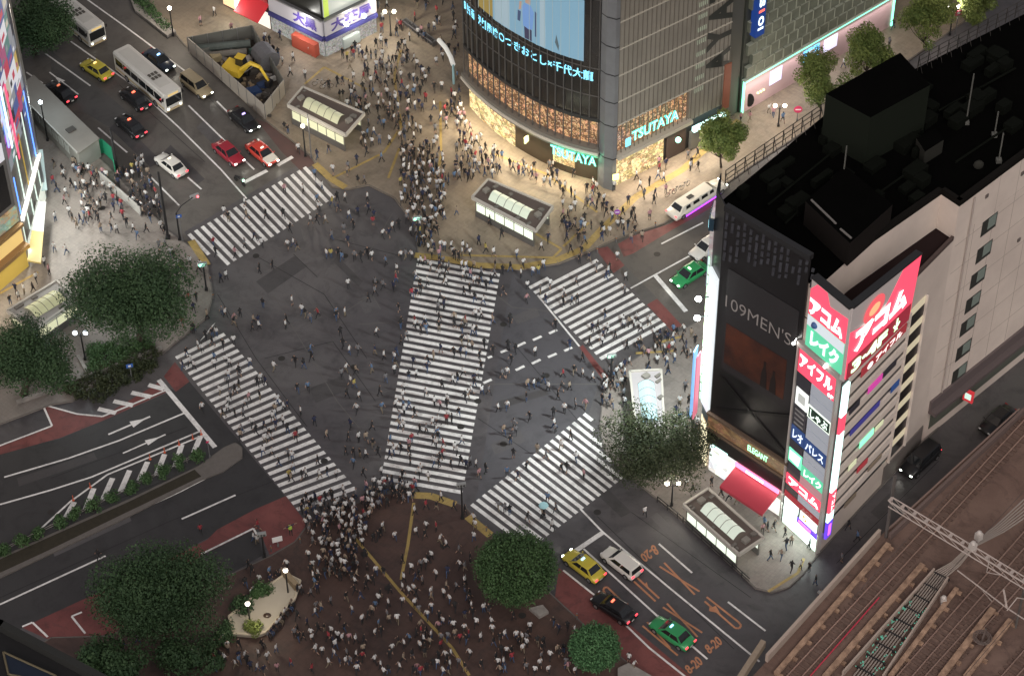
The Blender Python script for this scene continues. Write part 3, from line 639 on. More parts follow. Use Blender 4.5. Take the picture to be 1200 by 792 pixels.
mb = MB(); mb.wall(FW, -.2, FW.L + .1, 8.2, 8.5, 0, .55); mb.wall(FW, -.2, FW.L + .1, 6.0, 6.3, 0, .45); mb.build('band_frame', mat('frame_brown', (.12, .085, .06), .5), blk)
(a, _), (b, _) = FW.at(876, 527, .3), FW.at(899, 547, .3)
letters('green_lettering', 'ELEGANT', wmap(FW, a, b, 6.7, 7.6, .33) if False else wmap(FW, a, b, 6.7, 7.5, .33), lit('letter_green', (.4, 1, .55), 2.2), blk, bold=.03).name
mb = MB(); mb.wall(FW, -.1, FW.L, 4.2, 5.99, .02, .35); mb.build('fascia', mat('fascia_black', (.012, .011, .012), .3), blk)
mb = MB(); mb.wall(FW, .2, 3.6, 0.12, 4.15, .02, .1); mb.wall(FW, 3.6, FW.L - .3, .12, 2.4, .02, .08); mb.build('shop_front', WHITEI, blk)
mb = MB(); mb.wall(FW, .7, 2.6, 3.9, 4.4, .36, .42); mb.build('small_lit_sign', lit('sign_mintw', (.6, 1, .9), 2), blk)
AR = mat('awning_red', (.30, .025, .045), .6, noise=(.24, .02, .035), nscale=.6)
mb = MB(); a0, a1 = 3.7, FW.L - .6
mb.add([FW.p(a0, 3.55, .2), FW.p(a1, 3.55, .2), FW.p(a1, 2.5, 2.7), FW.p(a0, 2.5, 2.7), FW.p(a0, 3.45, .2), FW.p(a1, 3.45, .2), FW.p(a1, 2.4, 2.7), FW.p(a0, 2.4, 2.7), FW.p(a1, 2.15, 2.7), FW.p(a0, 2.15, 2.7)],
       [(0, 1, 2, 3), (4, 7, 6, 5), (3, 2, 6, 7), (6, 8, 9, 7), (0, 3, 7, 4), (1, 5, 6, 2)]); mb.build('awning', AR, blk)
mb = MB(); mb.wall(FW, a0, a1, 3.6, 4.15, .36, .5); sg = mb.build('pink_sign', lit('sign_pink', (1, .22, .42), 2.), blk)
mb = MB()
for i in range(7): mb.wall(FW, a0 + 1.4 + i * .32, a0 + 1.62 + i * .32, 3.72, 4.02, .5, .53)
mb.build('sign_marks', lit('sign_warmw', (1, .85, .8), 3), sg)
# lit rounded corner on the left edge
SWL = Wall(Vector((B0.x, B0.y, 0)), side); SW2_ = Wall(side, FLp)
mb = MB(); mb.wall(SW2_, .2, SW2_.L - .1, 8, 26, .14, .4); mb.build('lit_column', lit('column_white', (.85, .92, .95), .8), blk)
mb = MB(); mb.wall(SWL, .1, SWL.L - .1, 9, 32, .14, .5); lc = mb.build('lit_hoarding', interior_mat('hoarding_pink', [(.7, .6, .62), (.9, .85, .85), (.6, .4, .45), (.75, .75, .8)], .75, 3, 3), blk)
mb = MB(); mb.wall(SWL, .15, SWL.L - .15, 23, 27.5, .5, .54); mb.build('hoarding_panel', lit('hoarding_blue', (.35, .45, .62), .8), lc)
mb = MB(); mb.wall(SWL, .15, SWL.L - .15, 11, 14, .5, .54); mb.build('hoarding_panel', lit('hoarding_white', (1, 1, 1), 1.6), lc)
mb = MB(); mb.wall(SWL, -.1, SWL.L + .1, 30.2, 31.6, .14, .62); tb = mb.build('blue_band', mat('band_navy', (.02, .05, .08), .4), blk)
mb = MB()
for i in range(5): mb.wall(SWL, .1 + i * SWL.L / 5, .1 + i * SWL.L / 5 + .3, 30.45, 31.3, .62, .66)
mb.build('band_marks', lit('cyan_marks', (.4, .9, 1), 1.8), tb)
mb = MB()
for i in range(16): mb.wall(SW2_, -.05, .12, 8.2 + i * 1.2, 9.1 + i * 1.2, .4, .46)
mb.build('green_strip', lit('strip_green', (.45, 1, .55), 1.8), blk)
mb = MB(); mb.wall(SWL, .2, SWL.L, .3, 5.6, .0, .12); mb.wall(SW2_, .1, SW2_.L - .1, .3, 5.6, .1, .15); mb.build('shop_front', lit('warm_front', (1, .9, .6), 1.2), blk)
# sign stack on the chamfer wall
RED = lit('panel_red', (.95, .08, .14), 1.15); WL = lit('letter_white', (1, .95, .9), 2.4); GRN = lit('panel_green', (.12, .62, .36), .9); NAV = mat('panel_navy', (.02, .05, .16), .4, emit=(.02, .06, .2), es=.6)
stk = thing('sign_stack', KW.p(2.6, 0, .3), 'tall stack of lit tenant signs on the building corner above the narrow white shopfront', 'sign')
L = KW.L
def kp(s0, s1, z0, z1, m, nm='sign_panel', o=.32):
    mb = MB(); mb.wall(KW, s0 * L, s1 * L, z0, z1, o, o + .08); return mb.build(nm, m, stk)
mb = MB(); mb.wall(KW, 0, L, .13, 24.2, 0, .3); mb.build('backing', mat('stack_grey', (.10, .10, .10), .6), stk)
mb = MB(); mb.wall(KW, -.15, .02, .13, 24.3, 0, .5); mb.wall(KW, L - .1, L + .1, .13, 24.3, 0, .5); mb.wall(KW, -.15, L + .1, 24.3, 24.9, 0, .55); mb.build('frame', mat('frame_pale', (.45, .42, .4), .5), stk)
def ktext(t, s0, s1, z0, z1, m, par, o=.42, bold=.03): letters('lettering', t, wmap(KW, s0 * L, s1 * L, z0, z1, o), m, par, bold=bold)
p_ = kp(.03, .97, 21.2, 24.1, RED); ktext('アイフル', .06, .9, 22.0, 23.7, WL, p_, bold=.05); ktext('6F', .8, .95, 21.3, 21.8, WL, p_)
SLAT = mat('slat_grey', (.36, .38, .42), .4, emit=(.3, .34, .4), es=.45); DKP = mat('panel_dark', (.05, .05, .065), .4)
zz = [(19.8, 21.1), (18.4, 19.7), (15.3, 16.6), (13.9, 15.2), (11.2, 12.), (10.1, 11.1)]
for z0, z1 in zz: kp(.4, .97, z0, z1, SLAT)
kp(.03, .37, 19.4, 21.1, DKP); p_ = kp(.05, .36, 17., 19.2, lit('panel_white', (.85, .88, .85), 1.1)); mb = MB(); mb.wall(KW, .12 * L, .3 * L, 17.6, 18.7, .41, .43); mb.build('panel_mark', mat('mark_grey', (.4, .42, .4), .5, emit=(.5, .52, .5), es=.6), p_)
p_ = kp(.38, .97, 16.7, 18.3, lit('panel_cream', (.8, .9, .78), 1.3)); mb = MB(); mb.wall(KW, .41 * L, .95 * L, 16.85, 18.15, .41, .42); mb.build('panel_field', mat('field_green', (.03, .07, .05), .5), p_); ktext('しゃぶ', .45, .9, 16.95, 18., lit('letter_mint', (.8, 1, .85), 2.), p_, o=.44, bold=.02)
p_ = kp(.03, .37, 14.2, 16.9, DKP)
mb = MB()
for i in range(4): mb.wall(KW, .08 * L, .32 * L, 14.5 + i * .6, 14.7 + i * .6, .41, .43)
mb.build('panel_lines', mat('line_grey', (.3, .3, .3), .5), p_)
p_ = kp(.03, .37, 12.2, 14.1, NAV); ktext('レオ', .08, .34, 12.5, 13.7, lit('letter_ice', (.75, .85, 1), 1.4), p_); p_ = kp(.38, .97, 12.2, 13.8, NAV); ktext('パレス', .42, .9, 12.4, 13.5, lit('letter_ice', (.75, .85, 1), 1.4), p_)
kp(.03, .37, 11., 12.1, DKP)
p_ = kp(.03, .37, 9.1, 10.9, lit('panel_mint', (.2, .85, .5), 1.2)); mb = MB(); mb.wpoly(KW, [(.06 * L, 9.5), (.3 * L, 9.3), (.34 * L, 10.7), (.06 * L, 10.6)], .41, .43); mb.build('panel_mark', lit('mark_mintw', (.85, 1, .9), 1.8), p_)
p_ = kp(.38, .97, 8.6, 10.0, GRN); ktext('レイク', .46, .92, 8.8, 9.8, WL, p_)
kp(.03, .37, 8.0, 9.0, DKP); kp(.38, .97, 7.4, 8.5, mat('panel_rose', (.42, .22, .24), .5, emit=(.5, .25, .28), es=.5))
p_ = kp(.03, .97, 5.9, 7.3, RED); ktext('アコム', .1, .92, 6.05, 7.15, WL, p_, bold=.06)
kp(.38, .97, 4.9, 5.8, SLAT); p_ = kp(.03, .97, 4.0, 4.8, mat('panel_wine', (.25, .03, .04), .5, emit=(.4, .04, .05), es=.5)); ktext('AGF', .5, .8, 4.1, 4.6, mat('letter_rose', (.6, .3, .3), .5), p_)
WP = lit('panel_bright', (.8, 1, .9), 2.1)
kp(.05, .42, 2.95, 3.9, WP); p_ = kp(.48, .93, 2.75, 3.9, WP); ktext('S', .55, .68, 2.95, 3.7, lit('letter_orange', (1, .3, .05), 1.5), p_)
kp(.05, .4, 2.0, 2.85, WP); p_ = kp(.42, .97, 1.95, 2.6, lit('panel_blue', (.12, .05, .7), 1.4)); mb = MB(); mb.wall(KW, .46 * L, .8 * L, 2.12, 2.45, .41, .44); mb.build('panel_mark', lit('mark_magenta', (.9, .15, .7), 1.6), p_)
kp(.05, .97, .2, 1.85, lit('front_white', (.75, 1, .85), 2.3), 'shop_window')
# projecting vertical blade sign along the corner
bl = thing('blade_sign', RW.p(.4, 0, .2), 'slim vertical white and red blade sign round the edge of the sign stack', 'sign')
def bp_(z0, z1, m): mb = MB(); mb.wall(RW, .05, .95, z0, z1, .25, .5); return mb.build('sign_panel', m, bl)
mb = MB(); mb.wall(RW, -.02, 1.02, 3.0, 23.4, .0, .24); mb.build('backing', mat('stack_grey'), bl)
W2 = lit('blade_white', (.65, 1, .93), 2.2)
bp_(19.2, 23.2, W2); bp_(16.9, 19.1, RED); bp_(8.9, 16.8, W2); p_ = bp_(5.9, 8.8, RED); letters('lettering', 'アコム', lambda u, v: RW.p(.25 + .5 * v, 8.5 - 2.3 * u, .54), WL, p_); bp_(4.6, 5.8, W2); p_ = bp_(2.2, 4.5, lit('panel_blue', (.12, .05, .7), 1.4))
mb = MB(); mb.wall(RW, .3, .7, 2.6, 4.1, .5, .54); mb.build('panel_mark', lit('mark_magenta', (.9, .15, .7), 1.6), p_)
# big corner billboard
bb = thing('corner_billboard', RW.p(0, 24.8, .3), 'big red and green lit billboard wrapped round the corner under the black roof', 'billboard')
mb = MB(); mb.wall(KW, .85, L + .5, 25.2, 33.4, .05, .5); mb.wall(RW, .02, 11., 24.9, 33.4, .05, .5) if False else None
GRYB = mat('billboard_grey', (.36, .33, .32), .6, emit=(.5, .42, .4), es=.25); mb.build('backing', GRYB, bb)
lowR = [(-.35, 24.3), (10.6, 23.7), (11.2, 31.4), (-.35, 33.4)]
mb = MB(); mb.wpoly(RW, lowR, .02, .5); mb.build('backing', GRYB, bb)
mb = MB(); mb.wpoly(RW, [(-.3, 24.6), (10.5, 24.0), (11.1, 31.4), (8.2, 31.9), (5.0, 28.3), (-.3, 30.4)], .5, .58); pr = mb.build('red_panel', lit('board_red', (.95, .085, .15), 1.05), bb)
letters('lettering', 'アコム', bilin([RW.p(.5, 27.1, .66), RW.p(9.3, 26.5, .66), RW.p(9.7, 29.2, .66), RW.p(.5, 30.0, .66)]), WL, pr, bold=.07)
mb = MB(); mb.wpoly(RW, [(-.2, 24.4), (10.4, 23.8), (10.45, 25.9), (-.2, 26.5)], .585, .62); wn = mb.build('wine_strip', mat('strip_wine', (.2, .02, .03), .5, emit=(.35, .03, .05), es=.6), bb)
letters('lettering', '3·4F', bilin([RW.p(.5, 24.65, .66), RW.p(6.4, 24.35, .66), RW.p(6.5, 25.75, .66), RW.p(.5, 26.15, .66)]), lit('letter_lime', (.5, 1, .55), 2.4), wn, bold=.05); letters('arrow_mark', '↓', bilin([RW.p(7.4, 24.3, .66), RW.p(8.6, 24.25, .66), RW.p(8.7, 25.75, .66), RW.p(7.5, 25.8, .66)]), lit('letter_lime', (.5, 1, .55), 2.4), wn, bold=.05)
mb = MB(); ring = [(3.4 + 1.7 * math.cos(a * math.pi / 10), 30.6 + 1.35 * math.sin(a * math.pi / 10)) for a in range(20)]; mb.wpoly(RW, ring, .585, .64); mb.build('disc', lit('disc_red', (.85, .12, .14), .9), bb)
mb = MB(); mb.wpoly(RW, [(3.4 + .9 * math.cos(a * math.pi / 8), 30.6 + .6 * math.sin(a * math.pi / 8)) for a in range(16)], .645, .66); mb.build('disc_mark', lit('disc_gold', (1, .5, .25), .9), bb)
mb = MB(); mb.wpoly(KW, [(.9, 29.2), (L + .45, 29.2), (L + .45, 32.2), (3.4, 31.9), (2.9, 33.2), (1.6, 33.2), (.9, 32.2)], .5, .57); pk = mb.build('red_panel', lit('board_red', (.95, .085, .15), 1.05), bb)
letters('lettering', 'アコム', wmap(KW, 1.0, L + .1, 29.4, 31.4, .62), WL, pk, bold=.06)
mb = MB(); mb.wall(KW, .9, L + .45, 25.3, 29.15, .5, .57); gk = mb.build('green_panel', GRN, bb)
mb = MB(); mb.wall(KW, .9, L + .45, 27.9, 29.15, .575, .6); mb.build('pale_strip', lit('strip_pale', (.62, .68, .72), .9), gk)
letters('lettering', 'レイク', wmap(KW, 1.5, L, 25.8, 27.7, .62), lit('letter_soft', (.75, 1, .9), 1.6), gk, bold=.06)
mb = MB(); mb.ball(KW.p(1.9, 28.5, .62), (.35, .35, .35)); mb.build('globe_mark', mat('globe_blue', (.05, .12, .3), .4), gk)
mb = MB(); mb.wall(KW, .8, L + .5, 33.4, 33.6, -.2, .6); mb.wpoly(RW, [(-.35, 33.4), (11.2, 31.4), (11.2, 31.6), (-.35, 33.6)], -.1, .6); mb.build('top_edge', DSTEEL, bb)
mb = MB()
for s_ in (1., 3.5, 6., 8.5): mb.tube([RW.p(s_, 33 - s_ * .17, .1), RW.p(s_, 27.8, -1.8)], .06); mb.tube([RW.p(s_, 28, .1), RW.p(s_, 27.7, -1.8)], .05)
mb.build('support_frame', DSTEEL, bb)
# horizontal bands on the right wall
BND = mat('band_beige', (.78, .69, .62), .7, noise=(.62, .54, .485), nscale=.5); DWN = mat('window_band', (.018, .016, .015), .3)
mb = MB(); wd = MB(); cw = MB()
def zt(s): return 1.0 - .006 * s
for i in range(11):
    z = 3.6 + i * 1.82; s1 = 11.4
    wd.wall(RW, 1.2, s1, z, z + .72, .02, .06)
    mb.wall(RW, 1.05, s1, z + .74, z + 1.2, .02, .2); mb.wall(RW, 1.05, s1, z + 1.24, z + 1.78, .02, .26)
    if i < 8: z2 = 3.2 + i * 2.56; wd.wall(RW, 11.6, 14.3, z2, z2 + 1.5, .02, .07); cw.wall(RW, 11.62, 14.28, z2 + 1.56, z2 + 2.5, .02, .09)
mb.each('wall_band', BND, blk); wd.each('window_band', DWN, blk); cw.each('stair_window', lit('stair_light', (.6, .52, .36), .75), blk)
mb = MB(); mb.wall(RW, 11.42, 11.58, 3, 23.6, .02, .3); mb.wall(RW, 14.35, 14.5, 3, 23.6, .02, .3); mb.each('pilaster', BND, blk)
def rsign(s0, s1, z0, z1, m, txt=None, tm=None): 
    mb = MB(); mb.wall(RW, s0, s1, z0, z1, .24, .32); o = mb.build('wall_sign', m, blk)
    if txt: letters('lettering', txt, wmap(RW, s0 + (s1 - s0) * .12, s1 - (s1 - s0) * .1, z0 + (z1 - z0) * .15, z1 - (z1 - z0) * .12, .35), tm, o, bold=.04)
rsign(3.2, 10.8, 21.8, 22.9, mat('panel_wine', (.25, .03, .04)), '● アイフル', lit('letter_cream', (1, .9, .85), 1.6))
rsign(5, 7.4, 18.15, 19., lit('sign_magenta', (.55, .06, .32), .9)); rsign(7.5, 9.8, 18.2, 19., DKP); rsign(1.9, 3.6, 17.9, 18.7, DKP)
rsign(2.6, 7.6, 14.5, 15.2, mat('sign_indigo', (.03, .03, .12), .5, emit=(.06, .05, .3), es=.5)); rsign(9.6, 11.0, 14.5, 15.3, NAV)
rsign(4.8, 7.2, 10.9, 11.7, lit('sign_green', (.25, .9, .5), 1.5)); rsign(7.5, 8.9, 10.9, 11.5, lit('sign_cream', (.6, .62, .4), .9)); rsign(3.2, 4.5, 9.1, 9.8, lit('sign_cream', (.6, .62, .4), .9))
rsign(5., 6.8, 7.2, 7.9, mat('panel_wine', (.25, .03, .04))); rsign(3.4, 5.4, 3.6, 4.2, mat('sign_tan', (.30, .24, .18), .6)); rsign(7.2, 9.6, 5.5, 6.1, mat('sign_tan', (.30, .24, .18), .6))
# small stair windows stepping down the beige wall
for i, (x, y) in enumerate(((1159, 263), (1153, 295), (1146, 325), (1140, 354), (1134, 381), (1129, 410), (1124, 437))):
    s_, z_ = RW2.at(x, y, 0)
    mb = MB(); mb.wall(RW2, s_ - 1.15, s_ + 1.15, z_ - .95, z_ + .95, -.1, .03); fr_ = mb.build('window', mat('win_reveal', (.035, .036, .032), .5), blk)
    mb = MB(); mb.wall(RW2, s_ - .2, s_ + 1.0, z_ - .55, z_ + .85, .03, .045); mb.build('pane', mat('win_pane', (.22, .27, .24), .2), fr_)
mb = MB(); mb.wall(RW2, .5, RW2.L, 3.9, 4.35, .0, .9); mb.wall(RW2, .5, RW2.L, 4.36, 5.6, .0, .25); mb.build('street_canopy', mat('canopy_mauve', (.12, .095, .095), .7), blk)
mb = MB(); mb.wall(RW2, 1, RW2.L, 1.2, 3.6, .0, .06); mb.build('lower_shopfront', mat('lower_front', (.10, .11, .09), .5), blk)
mb = MB()
for s_ in (1.6, 8., 13.6, 16.4, 22): mb.wall(RW2, s_, s_ + 2.6, 2.9, 3.5, .08, .14)
mb.each('strip_lamp', lit('strip_warm', (.8, .85, .5), 1.6), blk)
mb = MB()
for s_ in (3.1, 6.2, 9.3, 12.4, 15.5, 18.6, 21.7): mb.wall(RW2, s_, s_ + .035, 5.7, 31.7, 0, .012)
for z_ in (9, 12.5, 16, 19.5, 23, 26.5): mb.wall(RW2, .4, RW2.L, z_, z_ + .03, 0, .012)
mb.build('panel_joints', mat('joint_brown', (.30, .25, .22), .8), blk)
mb = MB(); mb.tube([RW2.p(2.2, 31.6, .15), RW2.p(2.2, 5.7, .15)], .07); mb.build('downpipe', mat('pipe_beige', (.38, .33, .30), .7), blk)
for s_, z_ in ((9.6, 29.6), (13.2, 24.5), (11.2, 20.1), (14.6, 18.2), (4.1, 30.2), (17, 28)): mb = MB(); mb.wall(RW2, s_, s_ + .4, z_, z_ + .4, 0, .12); mb.build('wall_vent', mat('vent_brown', (.14, .12, .11), .7), blk)
q = RW2.p(6, 3., .9); mb = MB(); mb.box(q, (.25, 1.1, 1.5), .9); s9 = mb.build('red_lit_sign', lit('sign_redrim', (.6, .04, .05), .7), blk); mb = MB(); mb.box(q, (.29, .7, .8), .9); mb.build('sign_face', lit('face_mint', (.6, .8, .7), 1), s9)
mb = MB(); mb.wall(RW, 11, 18.2, .13, 2.6, .02, .12); mb.build('lower_wall', mat('lower_grey', (.16, .14, .13), .7), blk)
# roof furniture, nearly black
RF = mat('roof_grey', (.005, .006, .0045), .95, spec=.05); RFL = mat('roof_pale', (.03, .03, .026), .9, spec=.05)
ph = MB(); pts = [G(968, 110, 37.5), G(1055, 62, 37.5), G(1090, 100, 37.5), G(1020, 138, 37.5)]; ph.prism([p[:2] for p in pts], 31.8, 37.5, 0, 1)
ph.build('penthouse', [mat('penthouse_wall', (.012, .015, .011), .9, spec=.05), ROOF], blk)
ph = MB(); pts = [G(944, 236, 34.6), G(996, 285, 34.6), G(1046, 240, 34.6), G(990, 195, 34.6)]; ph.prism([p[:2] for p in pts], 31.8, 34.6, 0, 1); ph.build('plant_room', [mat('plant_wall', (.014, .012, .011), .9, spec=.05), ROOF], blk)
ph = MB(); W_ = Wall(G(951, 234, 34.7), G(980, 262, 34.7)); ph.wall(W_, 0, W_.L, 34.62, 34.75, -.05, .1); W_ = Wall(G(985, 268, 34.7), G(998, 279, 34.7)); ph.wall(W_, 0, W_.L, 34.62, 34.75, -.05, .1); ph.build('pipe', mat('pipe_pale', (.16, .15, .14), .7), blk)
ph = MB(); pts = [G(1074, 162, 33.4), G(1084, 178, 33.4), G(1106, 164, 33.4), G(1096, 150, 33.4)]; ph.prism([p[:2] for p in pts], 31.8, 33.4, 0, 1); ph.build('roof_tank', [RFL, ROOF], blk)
random.seed(5)
rf = MB()
for i in range(90):
    x = random.uniform(870, 1195); y = random.uniform(60, 250)
    if y < 215 - (x - 850) * .62 + 12 or y > 240 - (x - 1120) * .2 + (-80 if x > 1100 else 0): continue
    g = G(x, y, 32.3); sz = (random.uniform(.6, 2.6), random.uniform(.5, 1.4), random.uniform(.4, 1.2)); rf.box((g.x, g.y, 31.81 + sz[2] / 2), sz, .75)
for a, b in (((900, 240), (1010, 150)), ((920, 262), (960, 225)), ((1100, 130), (1190, 80)), ((1010, 240), (1060, 205)), ((1120, 190), (1180, 150))): rf.tube([G(*a, 32.2), G(*b, 32.2)], .12)
rf.build('roof_equipment', RF, blk)
for x, y, h_ in ((986, 225, 5.5), (1132, 145, 6), (1170, 190, 3.5), (1165, 160, 3)):
    g = G(x, y, 31.8); mb = MB(); mb.tube([g, g + Vector((0, 0, h_))], .07); mb.box(g + Vector((0, 0, .2)), (.5, .5, .4)); mb.build('aerial', mat('pole_pale', (.10, .10, .09), .7), blk)
g = G(1146, 198, 32.3); mb = MB(); mb.ball(g + Vector((0, 0, .5)), (.5, .3, .5)); mb.build('dish', RFL, blk)
# railing on the street side of the roof
rl = MB(); prev = None; ra = [G(851, 196, 34), G(963, 119, 34)]; rb = [G(1078, 62, 34), G(1215, -12, 34)]
for a, b in (ra, rb):
    n = int((b - a).length / 1.3)
    for i in range(n + 1):
        p = a.lerp(b, i / n); rl.tube([(p.x, p.y, 31.8), (p.x, p.y, 33.6)], .05, 4); rl.tube([(p.x, p.y, 33.4), (p.x + .4, p.y - .45, 31.8)], .035, 4)
    for z in (32.4, 33, 33.6): rl.tube([(a.x, a.y, z), (b.x, b.y, z)], .05, 4)
    rl.build('roof_railing', mat('rail_grey', (.03, .027, .024), .7), blk); rl = MB()
for nm, p in (('a', KW.p(-.2, 24.7, .9)), ('b', KW.p(3.9, 25, .8))):
    mb = MB(); mb.ball(p, .16, seg=8, ring=5); mb.tube([p, p + Vector((.3, .5, .1))], .04); o = mb.build('spotlight', lit('spot_white', (1, .97, .9), 14), stk)

# ---------- lit building on the left edge
LA, LB, LC = G(-60, 392), G(33, 312), G(53, 232)
LW1, LW2 = Wall(LA, LB), Wall(LB, LC); LD = G(40, 140)
lb = thing('screen_building', (LB.x, LB.y, 0), 'building on the left edge covered in glowing screens and stripes above yellow shop canopies', 'building')
mb = MB(); mb.prism([p[:2] for p in (LA, LB, LC, LD, Vector((LD.x - 25, LD.y, 0)), Vector((LA.x - 20, LA.y, 0)))], 0, 44); mb.build('wall', mat('lb_core', (.20, .19, .18), .5, noise=(.1, .1, .1), nscale=.3), lb)
def lbox(W, s0, s1, z0, z1, m, nm='facade_panel', o=.05, par=None, t=.1): mb = MB(); mb.wall(W, s0, s1, z0, z1, o, o + t); return mb.build(nm, m, par or lb)
l1, l2 = LW1.L, LW2.L
WBLU = lit('tube_blue', (.12, .3, 1.), 2.2); WCY = lit('tube_cyan', (.7, .85, .75), 1.2); YEL = lit('canopy_yellow', (.55, .38, .08), .6)
lbox(LW1, 0, l1, .13, 2.4, YEL, 'shop_window'); lbox(LW2, 0, l2, .13, 2.4, lit('shop_pale', (.75, .8, .7), .8), 'shop_window')
lbox(LW1, 0, l1, 3.3, 3.8, mat('ledge_brown', (.30, .18, .08), .5), 'ledge', .05, None, .9); lbox(LW2, 0, l2, 6.2, 6.6, mat('ledge_pale2', (.4, .4, .38), .5), 'ledge', .05, None, .5)
lbox(LW1, 0, l1, 3.85, 5.8, lit('win_amber', (.8, .55, .2), .8), 'window_band'); lbox(LW1, 0, l1, 6.2, 6.6, mat('ledge_brown'), 'ledge', .05, None, .6)
lbox(LW1, 0, l1, 6.8, 9, interior_mat('lb_int', [(.1, .06, .03), (.6, .4, .2), (.3, .5, .4), (.9, .8, .6)], .9), 'window_band')
lbox(LW1, 0, l1 - .6, 9.6, 15, mat('lb_dark', (.012, .012, .014), .25), 'dark_screen')
for i in range(5):
    s_ = .5 + i * (l2 - 1) / 4.3
    lbox(LW2, s_, s_ + .16, 2.8, 6, WCY, 'light_tube', .1); lbox(LW2, s_ + .3, s_ + .46, 6.9, 12 + i, (WBLU, WCY, YEL, WCY, WBLU)[i], 'light_tube', .1)
AD = interior_mat('advert_collage', [(.05, .05, .08), (.5, .05, .08), (.6, .5, .2), (.1, .12, .3), (.5, .45, .5), (.35, .08, .2)], .6, 1.6, 1.6)
random.seed(12); adc = [lit('ad%d' % i, c_, e_) for i, (c_, e_) in enumerate((((.5, .06, .10), .7), ((.10, .14, .35), .6), ((.55, .50, .42), .7), ((.05, .05, .07), .4), ((.60, .42, .12), .6), ((.30, .32, .36), .6), ((.42, .10, .22), .6), ((.12, .28, .26), .5), ((.66, .66, .70), .8)))]
for W_, L0, zz0 in ((LW2, l2, 13), (LW1, l1, 15.5)):
    z_ = zz0
    while z_ < 40:
        h_ = random.uniform(1.0, 2.6); s_ = .1
        while s_ < L0 - .5:
            w_ = min(random.uniform(.8, 2.6), L0 - .15 - s_); o = lbox(W_, s_, s_ + w_ - .08, z_, z_ + h_ - .08, random.choice(adc), 'advert_panel', .03)
            if w_ > 1 and h_ > 1.2: lbox(W_, s_ + .15, s_ + w_ * random.uniform(.35, .8), z_ + h_ * .25, z_ + h_ * random.uniform(.4, .7), random.choice(adc), 'advert_mark', .13, o, .02)
            s_ += w_
        z_ += h_
lbox(LW2, 1, 1.4, 16, 24, lit('tube_violet', (.2, .25, 1.), 3.), 'light_tube', .2); lbox(LW2, 2.1, 2.5, 15, 23, lit('tube_whiteb', (.5, .8, 1.), 2.5), 'light_tube', .2)
lbox(LW2, 3.8, 4.2, 12, 22, lit('tube_red', (.8, .1, .2), 1.2), 'light_tube', .2)
mb = MB(); mb.wall(LW2, l2 - .15, l2 + .1, 0, 44, .0, .25); mb.wall(LW2, -.1, .15, 0, 44, 0, .25); mb.build('corner_trim', mat('trim_steel', (.35, .36, .38), .3, .6), lb)
GLB = lit('lamp_globe_blue', (.7, .9, 1.), 6.)
for s_, z_ in ((l2 - .4, 33), (l2 - .3, 29.5), (l2 - .2, 36)): mb = MB(); mb.ball(LW2.p(s_, z_, .6), .4); mb.build('facade_lamp', GLB, lb)
mb = MB(); cp_ = [G(32, 305, 3.1), G(48, 308, 3.1), G(54, 236, 3.1), G(42, 236, 3.1)]
m1 = [cp_[0].lerp(cp_[3], .5), cp_[1].lerp(cp_[2], .5)]
mb.prism([p[:2] for p in (cp_[0], cp_[1], m1[1], m1[0])], 2.9, 3.1); cn = mb.build('street_canopy', mat('canopy_yel', (.36, .28, .09), .5), lb)
mb = MB(); mb.prism([p[:2] for p in (m1[0], m1[1], cp_[2], cp_[3])], 2.9, 3.1); mb.build('canopy_glass', mat('canopy_wht', (.36, .37, .36), .4), cn)
gr_ = MB()
for i in range(2):
    for j in range(4):
        g = G(31 + i * 9, 182 + j * 12 , 2.6); gr_.box(g, (.8, .9, .2), .2)
g = G(40, 200, 2.4); gr_.box((g.x, g.y, 2.3), (2.4, 7, .15), .2)
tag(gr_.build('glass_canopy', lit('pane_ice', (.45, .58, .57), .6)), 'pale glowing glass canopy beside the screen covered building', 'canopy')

# ---------- corner drugstore at the top
DA, DB, DC = G(284, 18), G(382, 67), G(441, 38)
DW1, DW2 = Wall(DA, DB), Wall(DB, DC)
ds = thing('corner_shop', (DB.x, DB.y, 0), 'corner drugstore with blue fascia, dark screen and white goods under bright lamps', 'building')
mb = MB(); mb.prism([p[:2] for p in (DW1.p(4.8, 0), DB, DC, Vector((DC.x, DC.y + 14, 0)), Vector((DW1.p(4.8, 0).x, DC.y + 14, 0)))], 0, 30); mb.build('wall', mat('ds_core', (.07, .065, .06), .6), ds)
GOODS = interior_mat('goods', [(.25, .14, .12), (.7, .66, .64), (.35, .38, .36), (.75, .72, .72), (.5, .3, .28)], .8, .32, .3)
a0 = 5.
def dbx(W, s0, s1, z0, z1, m, nm, o=.05, t=.1): mb = MB(); mb.wall(W, s0, s1, z0, z1, o, o + t); return mb.build(nm, m, ds)
dbx(DW1, a0, DW1.L, .13, 2.3, GOODS, 'shop_front'); dbx(DW2, 0, DW2.L, .13, 2.3, GOODS, 'shop_front')
BF = mat('fascia_blue', (.04, .04, .16), .5); dbx(DW1, a0, DW1.L + .1, 2.6, 3.1, BF, 'fascia', .05, .5); dbx(DW2, -.1, DW2.L, 2.6, 3.1, BF, 'fascia', .05, .5)
SGN = lit('fascia_white', (.38, .36, .38), .5)
f1 = dbx(DW1, a0, DW1.L, 3.2, 5.6, SGN, 'shop_sign', .05, .25); f2 = dbx(DW2, 0, DW2.L, 3.2, 5.6, SGN, 'shop_sign', .05, .25)
VIO = mat('violet', (.05, .03, .18), .5)
letters('sign_lettering', '大黒', wmap(DW1, DW1.L - 4.6, DW1.L - .8, 3.5, 5.2, .35), VIO, f1, bold=.04); letters('sign_lettering', '大薬局', wmap(DW2, .8, DW2.L - .8, 3.5, 5.2, .35), VIO, f2, bold=.04)
